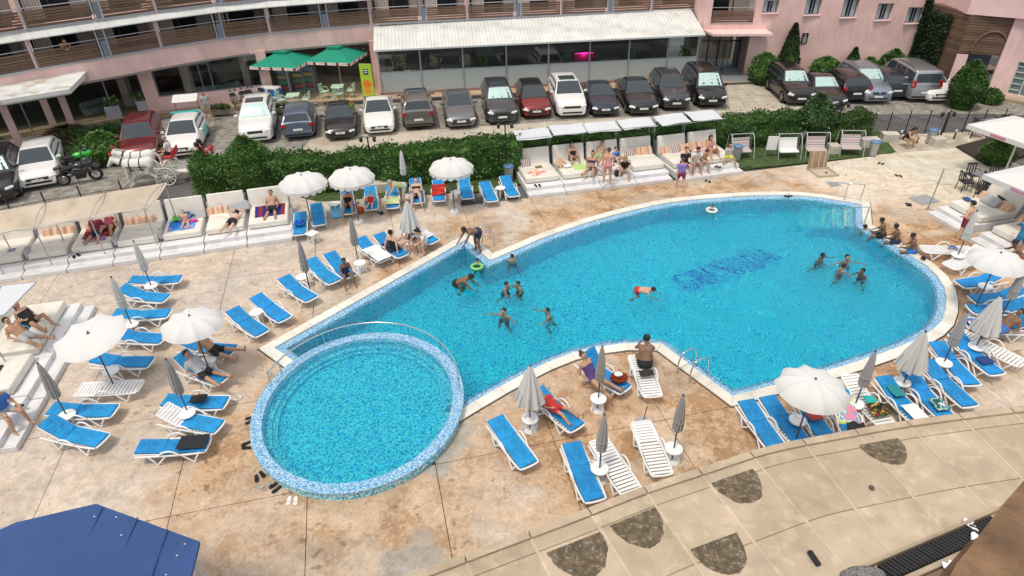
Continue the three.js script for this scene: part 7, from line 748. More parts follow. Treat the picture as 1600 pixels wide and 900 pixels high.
person('sit', S(1069, 253, 0.70), 10, 'woman in black sitting at the edge of the last daybeds', { skin: 'fair', shirt: C.black, shorts: C.black, hair: 'brown' }); person('sitPhone', S(1086, 250, 0.70), 5, 'person in a white shirt looking down at a phone', { skin: 'tan', shirt: C.white, shorts: C.grey }); person('sitFwd', S(1099, 248, 0.70), 0, 'shirtless boy leaning forward beside the person in white', { h: 1.55, skin: 'red', shorts: C.grey }); person('knees', S(1109, 236, 0.72), 15, 'dark haired girl sitting on the pink towel', { skin: 'tan', hairStyle: 'long', bikini: C.pink, briefs: C.pink }); person('sitTurn', S(1138, 243, 0.70), 0, 'boy in neon yellow shorts sitting on the daybed end', { h: 1.45, skin: 'tan', shirt: C.grey, shorts: C.neon });
person('walk', S(1062, 296, 0), 180, 'person walking with a purple towel round the shoulders', { feet: 1, h: 1.55, skin: 'red', shirt: C.purple, shorts: C.maroon, hair: 'brown' });
person('standHip', S(1498, 376, 0), -150, 'shirtless man in dark red shorts beside the right daybeds', { feet: 1, skin: 'fair', shorts: C.maroon }); person('carry', S(1584, 402, 0), 150, 'person wrapped in a bright blue towel', { feet: 1, skin: 'tan', shirt: [0.02, 0.22, 0.42], shorts: [0.02, 0.22, 0.42] }); person('sitFwd', S(1596, 404, 0.6), -120, 'person with dark brown skin and red shorts sitting by the parasol', { skin: 'dark', shorts: C.red }); person('sitFwd', S(1415, 215, 0.45), 20, 'woman in black sitting by the iron fence', { skin: 'tan', hairStyle: 'long', swimsuit: C.black });
// by the building
person('standHip', S(328, 186, 0.12), 20, 'man in pale grey shirt and shorts standing on the pavement', { feet: 1, skin: 'tan', shirt: C.grey, shorts: C.grey }); { const p = VP(100, 76, [-25.6, -33.05], [-22.35, -36.1]); person('sitFwd', V3(p.x - 0.4, 4.6, p.z - 0.5), 60, 'shirtless person leaning on the balcony railing', { skin: 'red', shorts: C.navy, hair: 'brown' }); }
// ---------- towels, clothes, shoes ----------
function cloth(w, d, amp, seedv, m, y = 0.012, n = 10) { const g = new THREE.BoxGeometry(w, y, d, n, 1, n), p = g.attributes.position; for (let i = 0; i < p.count; i++) { const x = p.getX(i), z = p.getZ(i), e = 1 + 0.12 * (fbm(x * 3 + seedv, z * 3, 2) - 0.5); p.setXYZ(i, x * e, p.getY(i) + amp * fbm(x * 7 + seedv, z * 7 + seedv * 2, 3), z * e); } g.computeVertexNormals(); return g; }
const patternTex = (cols, sc, seedv) => tex(128, 128, (i, j, u, v) => { const n = fbm(u * sc + seedv, v * sc + seedv, 3); return cols[Math.min(cols.length - 1, (clamp((n - 0.28) * 2.1) * cols.length) | 0)]; });
const onL = (l, x, y, z) => V3(x, y, z).applyAxisAngle(V3(0, 1, 0), l.rotation.y).add(l.position);
function lay(name, label, cat, host, x, y, z, w, d, amp, m, o = {}) { const t = tag(obj(name, cloth(w, d, amp, x * 7 + z * 3 + w, m, o.th || 0.014), m), label, cat, o.group), p = onL(host, x, y, z); t.position.copy(p); t.rotation.set(o.rx || 0, host.rotation.y + (o.turn || 0), o.rz || 0, 'YXZ'); return t; }
const fab = (c) => mat(c, 0.92), Wt = fab([0.78, 0.78, 0.78]), Bk = fab([0.018, 0.018, 0.022]);
lay('beach_towel', 'crumpled black cloth on a blue lounger near the paddling pool', 'towel', LO.cloth11, 0, 0.42, 0.1, 0.3, 0.42, 0.09, Bk); lay('beach_towel', 'spread black towel on the lounger nearest the kiosk', 'towel', LO.towel13, 0, 0.42, 0.5, 0.46, 0.7, 0.05, Bk); lay('beach_towel', 'long white towel covering a poolside lounger', 'towel', LO.white19, 0, 0.42, 0.36, 0.6, 1.15, 0.02, Wt); lay('beach_towel', 'navy towel under the woman in black', 'towel', LO.girl20, 0, 0.42, 0.05, 0.58, 0.7, 0.03, fab([0.02, 0.025, 0.07])); lay('beach_towel', 'white towel under the two young women', 'towel', LO.girls21, 0, 0.42, 0.3, 0.58, 0.5, 0.03, fab([0.66, 0.68, 0.74]));
lay('clothing', 'bundle of bright blue clothes on the lounger by the flag daybed', 'clothes', LO.l22, 0, 0.42, 0.1, 0.36, 0.5, 0.12, mat([1, 1, 1], 0.9, { map: patternTex([[0.02, 0.25, 0.75], [0.02, 0.12, 0.45], [0.1, 0.5, 0.85]], 6, 2) })); lay('beach_towel', 'pale lime towel over a lounger foot', 'towel', LO.l26, 0, 0.42, 0.3, 0.6, 0.75, 0.02, fab([0.55, 0.62, 0.34])); lay('beach_towel', 'red patterned towel on a lounger by the fringed parasol', 'towel', LO.l28, 0, 0.43, -0.08, 0.62, 0.95, 0.02, mat([1, 1, 1], 0.9, { map: patternTex([[0.75, 0.10, 0.08], [0.50, 0.10, 0.18], [0.85, 0.32, 0.12], [0.70, 0.12, 0.10], [0.4, 0.1, 0.2]], 5, 8) }), { rx: 0.1 }); lay('toy_bundle', 'orange and lime toys beside the small child', 'toys', LO.l25, -0.05, 0.43, 0.12, 0.34, 0.5, 0.10, mat([1, 1, 1], 0.8, { map: patternTex([[0.9, 0.4, 0.2], [0.85, 0.75, 0.15], [0.3, 0.5, 0.2], [0.85, 0.2, 0.2]], 5, 3) }));
lay('sun_hat', 'red sun hat on the lounger under the large parasol', 'hat', LO.l41, 0.0, 0.45, -0.25, 0.34, 0.34, 0.1, fab([0.45, 0.05, 0.04])); lay('beach_towel', 'printed lime and blue towel beside the black bag', 'towel', LO.l42, 0, 0.44, -0.25, 0.58, 0.85, 0.02, mat([1, 1, 1], 0.9, { map: patternTex([[0.75, 0.80, 0.30], [0.85, 0.88, 0.80], [0.5, 0.6, 0.75], [0.85, 0.55, 0.65]], 4, 12) }), { rx: 0.25 }); lay('shoulder_bag', 'limp black bag at the foot of the printed towel', 'bag', LO.l42, 0.05, 0.44, 0.5, 0.46, 0.5, 0.16, Bk); lay('clothing', 'bright heap of clothes on the white lounger by the grey parasol', 'clothes', LO.l43, 0, 0.39, 0.45, 0.5, 0.42, 0.18, mat([1, 1, 1], 0.9, { map: patternTex([[0.05, 0.05, 0.05], [0.1, 0.4, 0.15], [0.6, 0.1, 0.1], [0.05, 0.05, 0.06], [0.75, 0.7, 0.3]], 6, 5) })); lay('clothing', 'teal garment on the white lounger by the grey parasol', 'clothes', LO.l43, 0.05, 0.39, 0.05, 0.28, 0.26, 0.1, fab([0.02, 0.42, 0.40])); lay('beach_towel', 'white towel hanging over a blue lounger foot', 'towel', LO.l44, 0.0, 0.42, 0.62, 0.42, 0.9, 0.02, Wt); lay('clothing', 'teal garment on the blue lounger near the pale parasol', 'clothes', LO.l44, 0, 0.45, -0.3, 0.3, 0.4, 0.08, fab([0.02, 0.25, 0.27])); lay('clothing', 'teal and white clothes at a lounger foot', 'clothes', LO.l45, 0, 0.42, 0.5, 0.4, 0.42, 0.13, mat([1, 1, 1], 0.9, { map: patternTex([[0.05, 0.5, 0.5], [0.8, 0.8, 0.8], [0.04, 0.35, 0.35]], 4, 4) })); lay('beach_towel', 'dark printed towel end beside the pleated grey parasol', 'towel', LO.l48, 0, 0.42, 0.35, 0.4, 0.3, 0.03, fab([0.02, 0.05, 0.2])); lay('beach_towel', 'blue and white striped towel under the half hidden person', 'towel', LO.l50, 0, 0.44, 0.1, 0.62, 1.5, 0.03, mat([1, 1, 1], 0.9, { map: stripeTex([[0.75, 0.85, 0.9], [0.1, 0.45, 0.75], [0.6, 0.3, 0.6], [0.8, 0.85, 0.9]], 8) })); lay('clothing', 'small blue print cloth on a white lounger', 'clothes', LO.l55, 0.0, 0.4, -0.2, 0.3, 0.28, 0.05, mat([1, 1, 1], 0.9, { map: patternTex([[0.1, 0.15, 0.4], [0.7, 0.75, 0.85], [0.08, 0.1, 0.3]], 8, 1) })); lay('hat', 'crumpled dark hat on the white slatted lounger', 'hat', LO.l33, 0.02, 0.4, 0.05, 0.42, 0.26, 0.12, fab([0.03, 0.022, 0.02]));
{ const p = onL(LO.l32, 0.05, 0.42, 0.55), t = thing('straw_bag', 'round straw bag with white top on the lounger of the woman in purple', 'bag', p); obj('bag_body', ball(0.26, 0.15, 0.2, 0, 0.13, 0, 14), mat([0.35, 0.17, 0.06], 0.9, { map: patternTex([[0.8, 0.45, 0.2], [0.5, 0.2, 0.1], [0.9, 0.6, 0.3]], 7, 6) }), t); obj('bag_top', ball(0.13, 0.05, 0.1, -0.03, 0.26, 0, 10), Wt, t); }
// daybed things
const LBt = (i, name, label, cat, x, z, w, d, a, m) => lay(name, label, cat, leftBeds[i], x, 0.6, z, w, d, a, m); LBt(6, 'beach_towel', 'red and blue flag towel under the man in black shorts', 'towel', 0.05, -1.85, 1.2, 1.05, 0.04, mat([1, 1, 1], 0.9, { map: stripeTex([[0.10, 0.14, 0.5], [0.6, 0.1, 0.14], [0.12, 0.14, 0.45], [0.55, 0.1, 0.14]], 8) })); LBt(4, 'beach_towel', 'bright blue towel under the small child', 'towel', -0.05, -1.55, 1.0, 0.85, 0.04, mat([1, 1, 1], 0.9, { map: patternTex([[0.15, 0.5, 0.85], [0.3, 0.65, 0.9], [0.8, 0.5, 0.7]], 4, 2) })); LBt(4, 'inflatable_toy', 'green inflatable toy on the blue towel daybed', 'toy', -0.3, -2.1, 0.35, 0.45, 0.2, fab([0.12, 0.55, 0.10])); LBt(4, 'inflatable_toy', 'turquoise inflatable toy on the blue towel daybed', 'toy', 0.12, -2.25, 0.55, 0.4, 0.26, mat([1, 1, 1], 0.5, { map: patternTex([[0.0, 0.5, 0.6], [0.05, 0.3, 0.7], [0.0, 0.55, 0.5]], 3, 9) })); LBt(4, 'swim_bag', 'magenta bag on the blue towel daybed', 'bag', 0.38, -1.75, 0.28, 0.2, 0.1, fab([0.6, 0.03, 0.3])); LBt(2, 'beach_towel', 'red towels spread under the awning', 'towel', 0.1, -1.9, 1.1, 0.9, 0.08, mat([1, 1, 1], 0.9, { map: patternTex([[0.5, 0.08, 0.1], [0.35, 0.05, 0.08], [0.7, 0.3, 0.3]], 4, 7) })); LBt(2, 'beach_towel', 'blue and orange towel at the foot of the red towels', 'towel', 0.05, -1.35, 0.8, 0.4, 0.06, mat([1, 1, 1], 0.9, { map: patternTex([[0.25, 0.4, 0.75], [0.8, 0.45, 0.15], [0.6, 0.6, 0.75]], 4, 1) })); LBt(0, 'hand_towel', 'small purple and white cloth on the end daybed', 'towel', 0.2, -1.4, 0.26, 0.2, 0.06, mat([1, 1, 1], 0.9, { map: patternTex([[0.35, 0.2, 0.5], [0.8, 0.8, 0.85]], 4, 5) }));
lay('beach_towel', 'pink and white towel on the daybed by the litter bin', 'towel', topBeds[0], -0.15, 0.6, -1.4, 0.75, 0.6, 0.03, mat([1, 1, 1], 0.9, { map: patternTex([[0.9, 0.35, 0.45], [0.95, 0.85, 0.75], [0.92, 0.55, 0.5], [0.95, 0.88, 0.82]], 4, 11) }), { turn: 0.5 }); lay('hat', 'olive hat on the pink towel daybed', 'hat', topBeds[0], 0.1, 0.6, -1.95, 0.3, 0.22, 0.08, fab([0.22, 0.18, 0.05])); lay('beach_towel', 'lime green towel beside the woman in black', 'towel', topBeds[1], 0.2, 0.6, -1.5, 0.6, 0.65, 0.03, fab([0.45, 0.65, 0.22])); lay('carrier_bag', 'white bag beside the woman in black on the daybed', 'bag', topBeds[1], -0.35, 0.62, -1.6, 0.34, 0.26, 0.14, Wt); lay('beach_towel', 'pink towel under the dark haired girl', 'towel', topBeds2[1], -0.1, 0.6, -1.75, 0.75, 0.6, 0.04, fab([0.65, 0.35, 0.48])); lay('straw_hat', 'straw hat on the pink towel daybed', 'hat', topBeds2[1], 0.15, 0.64, -1.5, 0.36, 0.32, 0.12, fab([0.42, 0.28, 0.14])); lay('folded_towel', 'dark blue folded towel on the daybed by the café', 'towel', rightBeds[0], -0.62, 0.64, -1.5, 0.34, 0.28, 0.06, fab([0.03, 0.08, 0.26])); lay('clothing', 'black shirt on the side daybed', 'clothes', sideBeds[1], 0.1, 0.6, -1.5, 0.4, 0.36, 0.08, Bk); lay('beach_towel', 'blue patterned towel between the two people on the side daybed', 'towel', sideBeds[0], 0.0, 0.6, -1.6, 0.7, 0.6, 0.05, mat([1, 1, 1], 0.9, { map: patternTex([[0.1, 0.12, 0.16], [0.3, 0.6, 0.75], [0.05, 0.05, 0.06]], 4, 3) }));
{ const b = thing('shoulder_bag', 'black bag standing on the step of the family daybed', 'bag', onL(topBeds[2], 0.1, 0.345, -0.6), topBeds[2].rotation.y); obj('bag_body', rbox(0.32, 0.26, 0.2, 0.05, 0, 0.13, 0), Bk, b); obj('strap', tube([[-0.12, 0.25, 0], [-0.08, 0.42, 0], [0.08, 0.42, 0], [0.12, 0.25, 0]], 0.012, 5), Bk, b); }
const soleG = (() => { const g = extr([[0, -0.13], [0.045, -0.1], [0.04, 0], [0.05, 0.08], [0.02, 0.13], [-0.03, 0.12], [-0.05, 0.05], [-0.038, -0.05], [-0.035, -0.11]], 0.02, { bevel: 0.004 }); g.rotateX(-Math.PI / 2); return g; })(), strapG = tube([[-0.045, 0.01, -0.02], [0, 0.06, -0.06], [0.045, 0.01, -0.02]], 0.012, 5, 8);
const shoeWhere = { black: 'pair of black flip flops on the deck', white: 'pair of white sandals beside the paddling pool' };
function shoes(px, py, c, label, y = 0, turn = rr(0, 6)) { const t = thing('flip_flops', label, 'shoes', S(px, py, y + 0.005), turn, 'shoes left around the pool'); for (const s of [-1, 1]) { const g = new THREE.Group(); g.name = 'shoe'; g.position.set(s * 0.08, 0, rr(-0.05, 0.05)); g.rotation.y = rr(-0.4, 0.4); t.add(g); obj('sole', soleG, fab(c), g); obj('strap', strapG, fab(c), g); } return t; }
const BLK = [0.02, 0.02, 0.022], FL = ['beside the grey sandals at the paddling pool', 'next to the white sandals at the paddling pool', 'against the paddling pool wall', 'between the black towel lounger and the paddling pool', 'between two hedge side loungers', 'on the far pool coping', 'by the shower grate', 'on the joint beyond the access hatch', 'on the stone paving', 'at the foot of the teal clothes lounger', 'in front of the last canopied daybeds', 'between the two groups of canopied daybeds', 'beyond the boy in neon shorts']; shoes(405, 744, BLK, 'black flip flops ' + FL.shift()); shoes(430, 762, BLK, 'black flip flops ' + FL.shift()); shoes(457, 783, [0.8, 0.8, 0.8], shoeWhere.white); shoes(415, 760, [0.35, 0.33, 0.32], 'pair of grey sandals between the black flip flops'); shoes(384, 697, BLK, 'black flip flops ' + FL.shift()); shoes(392, 656, BLK, 'black flip flops ' + FL.shift()); shoes(370, 622, [0.6, 0.6, 0.62], 'pair of pale sandals by the black cloth lounger'); shoes(596, 333, BLK, 'black flip flops ' + FL.shift()); shoes(1232, 250 + 56, BLK, 'black flip flops ' + FL.shift()); shoes(1420, 320, BLK, 'black flip flops ' + FL.shift()); shoes(1376, 256, BLK, 'black flip flops ' + FL.shift()); shoes(1404, 275, BLK, 'black flip flops ' + FL.shift()); shoes(1418, 672 - 20, BLK, 'black flip flops ' + FL.shift()); shoes(1106, 283, BLK, 'black flip flops ' + FL.shift()); shoes(1028, 284, BLK, 'black flip flops ' + FL.shift()); shoes(1170, 262, BLK, 'black flip flops ' + FL.shift()); shoes(952, 618, [0.7, 0.68, 0.6], 'pair of beige sandals by the striped parasol table'); shoes(1122, 261, BLK, 'pair of black flip flops on the daybed step', 0.345); shoes(840, 290, BLK, 'black flip flops on the step of the pink towel daybed', 0.345); shoes(119, 400, BLK, 'black flip flops on the step below the red towels', 0.345); shoes(27, 637, BLK, 'black shoes on the corner daybed step', 0.345);
{ const t = tag(obj('shoe', rbox(0.1, 0.06, 0.28, 0.03), Bk), 'single black shoe lying on the terrace tiles', 'shoe'); t.position.copy(G(1272, 872, 3.04)); t.rotation.y = 0.2; const u = tag(obj('pebble', ball(0.05, 0.03, 0.06, 0, 0, 0, 8), fab([0.1, 0.08, 0.07])), 'small dark clump on a terrace tile joint', 'debris'); u.position.copy(G(1362, 762, 3.02)); const b = thing('plastic_bottle', 'clear water bottle lying at the terrace edge by the white loungers', 'bottle', G(1060, 751, 0.04), 0.6); obj('bottle_body', cyl(0.035, 0.035, 0.2, 0, 0, 0, Math.PI / 2, 0, 0), mat([0.6, 0.7, 0.9], 0.1, { transmission: 0.7, thickness: 0 }), b); obj('cap', cyl(0.015, 0.015, 0.02, 0, 0, 0.11, Math.PI / 2, 0, 0), fab([0.1, 0.3, 0.8]), b); const w = thing('water_bottle', 'tall bottle standing beside the bare backed man', 'bottle', G(985, 575, 0)); obj('bottle_body', cyl(0.04, 0.04, 0.26, 0, 0.13, 0), mat([0.5, 0.6, 0.85], 0.1, { transmission: 0.6, thickness: 0 }), w); obj('cap', cyl(0.016, 0.016, 0.03, 0, 0.28, 0), fab([0.2, 0.3, 0.7]), w); }
{ const p = onL(LO.l24, -0.55, 0, 0.5), t = thing('bodyboard', 'blue bodyboard leaning beside the knee-hugging woman', 'board', p, LO.l24.rotation.y); obj('board', place(extr([[-0.2, 0], [0.2, 0], [0.22, 0.6], [0.1, 0.85], [-0.1, 0.85], [-0.22, 0.6]], 0.05, { bevel: 0.01 }), 0, 0.02, 0, -1.15, 0, 0), mat([0.15, 0.5, 0.75], 0.4), t); const bb = thing('beach_bag', 'orange beach bag on the deck between loungers', 'bag', G(562, 332, 0)); obj('bag_body', ball(0.24, 0.15, 0.16, 0, 0.14, 0, 12), fab([0.6, 0.12, 0.03]), bb); obj('strap', tube([[-0.16, 0.2, 0], [-0.1, 0.42, 0.02], [0.1, 0.42, 0.02], [0.16, 0.2, 0]], 0.012, 5), Bk, bb); }
// pool ladders
function ladder(pA, pB, label) { const t = thing('pool_ladder', label, 'ladder'); for (const [a, b] of [pA, pB]) { const d = V3().subVectors(b, a).setY(0).normalize(); obj('handrail', tube([V3(a.x, 0, a.z), V3(a.x, 0.45, a.z), V3(a.x, 0.72, a.z).addScaledVector(d, 0.12), V3(b.x, 0.72, b.z).addScaledVector(d, -0.12), V3(b.x, 0.45, b.z), V3(b.x, -1.0, b.z)], 0.022, 8, 40), steel, t); } for (let k = 0; k < 3; k++) obj('rung', bar(V3(pA[1].x, -0.25 - k * 0.28, pA[1].z), V3(pB[1].x, -0.25 - k * 0.28, pB[1].z), 0.022, 8), steel, t); }
ladder([G(1058, 584), G(1085, 572)], [G(1077, 598), G(1104, 586)], 'steel pool ladder on the near peninsula side'); ladder([G(772, 372 + 12), G(754, 374 + 20)], [G(766, 374), G(748, 382)], 'small steel ladder at the far pool corner');
// ---------- street furniture ----------
function bin(px, py, label) { const t = thing('litter_bin', label, 'bin', G(px, py, 0), rnd()); obj('bin_body', cyl(0.22, 0.19, 0.72, 0, 0.36, 0, 0, 0, 0, 18), mat([0.42, 0.43, 0.45], 0.45, { metalness: 0.6 }), t); obj('liner', new THREE.TorusGeometry(0.215, 0.035, 8, 20).rotateX(Math.PI / 2).translate(0, 0.73, 0), mat([0.06, 0.22, 0.55], 0.5), t); obj('base_ring', cyl(0.2, 0.21, 0.04, 0, 0.02, 0), black, t); }
bin(795, 282, 'grey litter bin with blue liner beside the first canopied daybed'); bin(1150, 250, 'grey litter bin with blue liner beside the striped swing seat'); bin(1362, 243, 'grey litter bin with blue liner next to the low swing frames'); bin(1452, 224, 'grey litter bin with blue liner by the iron fence');
function swing(px, py, turn, label, o = {}) { const t = thing('garden_swing', label, 'swing seat', G(px, py, 0), turn); const H = o.h || 1.3, w = 0.62; t.scale.setScalar(0.9); for (const s of [-1, 1]) obj('side_frame', tube([[s * w, 0, 0.5], [s * w * 1.02, H * 0.6, 0.25], [s * w, H, -0.1], [s * w, H * 0.92, -0.35], [s * w, 0, -0.55]], 0.022, 7, 26), mat([0.55, 0.56, 0.57], 0.35, { metalness: 0.4 }), t); obj('top_bar', bar(V3(-w, H, -0.1), V3(w, H, -0.1), 0.022), mat([0.55, 0.56, 0.57], 0.35, { metalness: 0.4 }), t); const m = o.white ? Wt : mat([1, 1, 1], 0.9, { map: stripeTex([[0.76, 0.70, 0.70], [0.82, 0.79, 0.77], [0.58, 0.55, 0.61], [0.83, 0.80, 0.79], [0.72, 0.60, 0.58]], 10) }); const turnUV = (g) => { const u = g.attributes.uv; for (let i = 0; i < u.count; i++) u.setXY(i, u.getY(i), u.getX(i)); return g; }; obj('seat_cushion', turnUV(rbox(1.05, 0.09, 0.5, 0.04, 0, 0.42, 0.12, 0.08, 0, 0)), m, t); obj('back_cushion', turnUV(rbox(1.05, 0.6, 0.09, 0.04, 0, 0.74, -0.18, -0.3, 0, 0)), m, t); for (const s of [-1, 1]) obj('hanger', bar(V3(s * w * 0.9, H, -0.1), V3(s * 0.52, 0.45, 0.05), 0.008, 5), metalGrey, t); }
swing(1155, 245, 0.1, 'striped swing seat beside the last canopied daybed'); swing(1228, 245, 0.0, 'swing frame with plain white seat on the lawn', { white: 1 }); swing(1271, 243, -0.05, 'swing frame with striped cushion between the other two frames'); swing(1325, 240, -0.1, 'swing frame with rumpled striped towel at the end of the lawn row');
{ const b = thing('notice_board', 'white blank board standing on the lawn beside the swing frames', 'board', G(1202, 246, 0), -0.1); obj('panel', rbox(0.5, 0.7, 0.04, 0.01, 0, 0.75, 0), Wt, b); for (const s of [-1, 1]) obj('leg', bar(V3(s * 0.22, 0, 0), V3(s * 0.22, 0.45, 0), 0.016), metalGrey, b); for (const [px, py, w, l] of [[1358, 222, 0.9, 'low stone block on the lawn behind the last swing'], [1390, 214, 0.8, 'low stone block at the fence end of the lawn'], [598, 291, 1.1, 'pale stone planter block before the ivy hedge'], [1302, 232, 0.5, 'white polystyrene block between two swing frames'], [1465, 221, 0.6, 'white block beside the fence litter bin']]) { const t = tag(obj('stone_block', triUV(rbox(w, 0.45, 0.5, 0.02)), mat([0.74, 0.73, 0.70], 0.9, { map: paleTex })), l, 'block'); t.position.copy(G(px, py, 0.225)); t.rotation.y = rr(-0.2, 0.2); }
  // open access hatch and drain grates
  const h = thing('access_hatch', 'open wooden access hatch in the deck beyond the pool steps', 'hatch', G(1286, 270, 0), 0.12); obj('frame', merge([box(1.05, 0.08, 0.09, 0, 0.04, 0.45), box(1.05, 0.08, 0.09, 0, 0.04, -0.45), box(0.09, 0.08, 0.9, -0.48, 0.04, 0), box(0.09, 0.08, 0.9, 0.48, 0.04, 0)]), mat([0.48, 0.40, 0.30], 0.9), h); obj('pit', box(0.86, 0.02, 0.8, 0, 0.012, 0), mat([0.5, 0.43, 0.34], 0.9), h); const lid = obj('lid', triUV(rbox(0.98, 0.85, 0.06, 0.01, -0.08, 0.45, -0.52, -0.14, 0.06, 0)), mat([0.62, 0.54, 0.44], 0.9, { map: concreteTex }), h); for (const x of [-0.3, 0.02, 0.3]) obj('batten', rbox(0.06, 0.84, 0.03, 0.01, -0.08 + x, 0.45, -0.47, -0.14, 0.06, 0), mat([0.5, 0.42, 0.33], 0.9), lid); obj('handle', box(0.1, 0.03, 0.06, 0.1, 0.05, 0.1), black, h);
  const gr = (px, py, w, d, turn, l) => { const t = thing('floor_grate', l, 'grate', G(px, py, 0.008), turn); obj('frame', box(w, 0.014, d, 0, 0.004, 0), metalGrey, t); const n = 9; for (let k = 0; k < n; k++) obj('bar', box(w * 0.92, 0.016, d / n * 0.5, 0, 0.012, -d / 2 + d / n * (k + 0.5)), mat([0.6, 0.62, 0.63], 0.4, { metalness: 0.7 }), t); }; gr(1303, 288, 0.5, 0.4, 0.2, 'small metal floor grate beside the access hatch'); gr(1444, 312, 1.0, 0.75, 0.3, 'metal shower tray grate at the foot of the steel pole'); const sp = thing('shower_pole', 'slim leaning steel shower pole on the grate', 'pole', G(1449, 328, 0)); obj('pole', bar(V3(0, 0, 0), V3(0.05, 1.85, 0), 0.025), mat([0.25, 0.28, 0.27], 0.5), sp); obj('shower_arm', bar(V3(0.05, 1.5, 0), V3(0.22, 1.52, 0.02), 0.015), metalGrey, sp); const um = thing('deck_brush', 'dark brush and shallow metal tray lying behind the slatted loungers', 'brush', G(1003, 658, 0), 0.2); obj('tray', rbox(0.3, 0.05, 0.22, 0.02, 0, 0.03, 0), metalGrey, um); obj('shaft', bar(V3(0.05, 0.04, 0), V3(0.1, 0.5, -0.02), 0.012), black, um); }
// iron fence
function fence(pts, label, wave) { const t = thing('iron_fence', label, 'fence'); for (let i = 0; i < pts.length - 1; i++) { const a = pts[i], b = pts[i + 1], L = a.distanceTo(b), n = Math.max(3, Math.round(L / 0.13)); obj('post', bar(V3(a.x, 0, a.z), V3(a.x, 1.25, a.z), 0.03, 6), black, t); const wv = []; for (let k = 0; k <= 10; k++) { const p = a.clone().lerp(b, k / 10); wv.push(V3(p.x, 0.85 + (wave ? 0.1 * Math.sin(k / 10 * Math.PI * 2) : 0), p.z)); } obj('top_rail', tube(wv, 0.014, 5, 20), black, t); obj('bottom_rail', bar(V3(a.x, 0.14, a.z), V3(b.x, 0.14, b.z), 0.014, 5), black, t); for (let k = 1; k < n; k++) { const u = k / n, p = a.clone().lerp(b, u), h = 0.85 + (wave ? 0.1 * Math.sin(u * Math.PI * 2) : 0); obj('baluster', bar(V3(p.x, 0.12, p.z), V3(p.x, h, p.z), 0.008, 4), black, t); } } }
fence([[1352, 212], [1384, 210], [1413, 209], [1444, 208], [1474, 207], [1503, 207], [1530, 206], [1560, 205], [1592, 204]].map(p => G(...p)), 'black wavy iron fence between the road and the stone yard', true); fence([[-60, 375], [28, 352], [82, 341], [137, 331], [200, 322], [262, 312]].map(p => G(...p)), 'plain black iron fence behind the canvas awning', false);
for (const [px, py] of [[1432, 224], [1463, 218], [1490, 217], [1516, 216], [1405, 218], [1541, 215]]) { const t = thing('garden_light', 'short black garden light along the fence', 'bollard light', G(px, py, 0), 0, 'short garden lights by the fence'); obj('post', cyl(0.035, 0.04, 0.4, 0, 0.2, 0), black, t); obj('light_head', cyl(0.06, 0.05, 0.12, 0, 0.44, 0), mat([0.7, 0.7, 0.68], 0.4), t); }
function lampPost(px, py, h, label, two = true) { const t = thing('street_lamp', label, 'lamp post', G(px, py, 0)); obj('pole', cyl(0.03, 0.055, h, 0, h / 2, 0), black, t); for (const s of two ? [-1, 1] : [0]) { obj('arm', tube([[0, h - 0.1, 0], [s * 0.18, h + 0.02, 0], [s * 0.3, h - 0.05, 0]], 0.016, 6, 10), black, t); const l = obj('lantern', merge([cyl(0.09, 0.06, 0.2, s * 0.3, h - 0.15, 0, 0, 0, 0, 6), cyl(0.01, 0.11, 0.08, s * 0.3, h - 0.02, 0, 0, 0, 0, 6)]), black, t); obj('glass', cyl(0.075, 0.05, 0.15, s * 0.3, h - 0.145, 0, 0, 0, 0, 6), mat([0.6, 0.6, 0.55], 0.2), l); } }
lampPost(585, 290, 2.4, 'black double lantern lamp in the ivy hedge'); lampPost(791, 278, 2.7, 'black double lantern lamp beside the canopied daybeds'); lampPost(1300, 226, 2.2, 'black lantern lamp behind the lawn swings'); lampPost(1466, 222, 1.6, 'bent black double spotlight post at the fence');
// ---------- horse carriage ----------
const horseGeo = (() => { const b = (a, c, r, s) => bone(V3(...a), V3(...c), r, s), legs = []; for (const s of [-1, 1]) { legs.push(b([s * 0.13, 1.0, 0.5], [s * 0.13, 0.55, 0.56], 0.10, 0.06), b([s * 0.13, 0.55, 0.56], [s * 0.13, 0.1, 0.54], 0.05, 0.04), b([s * 0.13, 0.1, 0.54], [s * 0.13, 0.04, 0.60], 0.045, 0.055), b([s * 0.14, 1.05, -0.5], [s * 0.15, 0.74, -0.38], 0.16, 0.10), b([s * 0.15, 0.74, -0.38], [s * 0.14, 0.48, -0.66], 0.085, 0.055), b([s * 0.14, 0.48, -0.66], [s * 0.14, 0.1, -0.6], 0.05, 0.04), b([s * 0.14, 0.1, -0.6], [s * 0.14, 0.04, -0.53], 0.045, 0.055)); } const bs = [b([0, 1.14, 0.42], [0, 1.1, 0.0], 0.27, 0.28), b([0, 1.1, 0.0], [0, 1.18, -0.46], 0.27, 0.27), b([0, 1.22, 0.55], [0, 1.40, 1.0], 0.20, 0.125), b([0, 1.43, 1.03], [0, 1.14, 1.28], 0.115, 0.075), b([0.05, 1.51, 1.0], [0.06, 1.63, 1.02], 0.035, 0.012), b([-0.05, 1.51, 1.0], [-0.06, 1.63, 1.02], 0.035, 0.012), ...legs], f = field(bs, 0.06); return nets([-0.36, -0.04, -0.86], [0.36, 1.92, 1.42], 0.032, f); })();
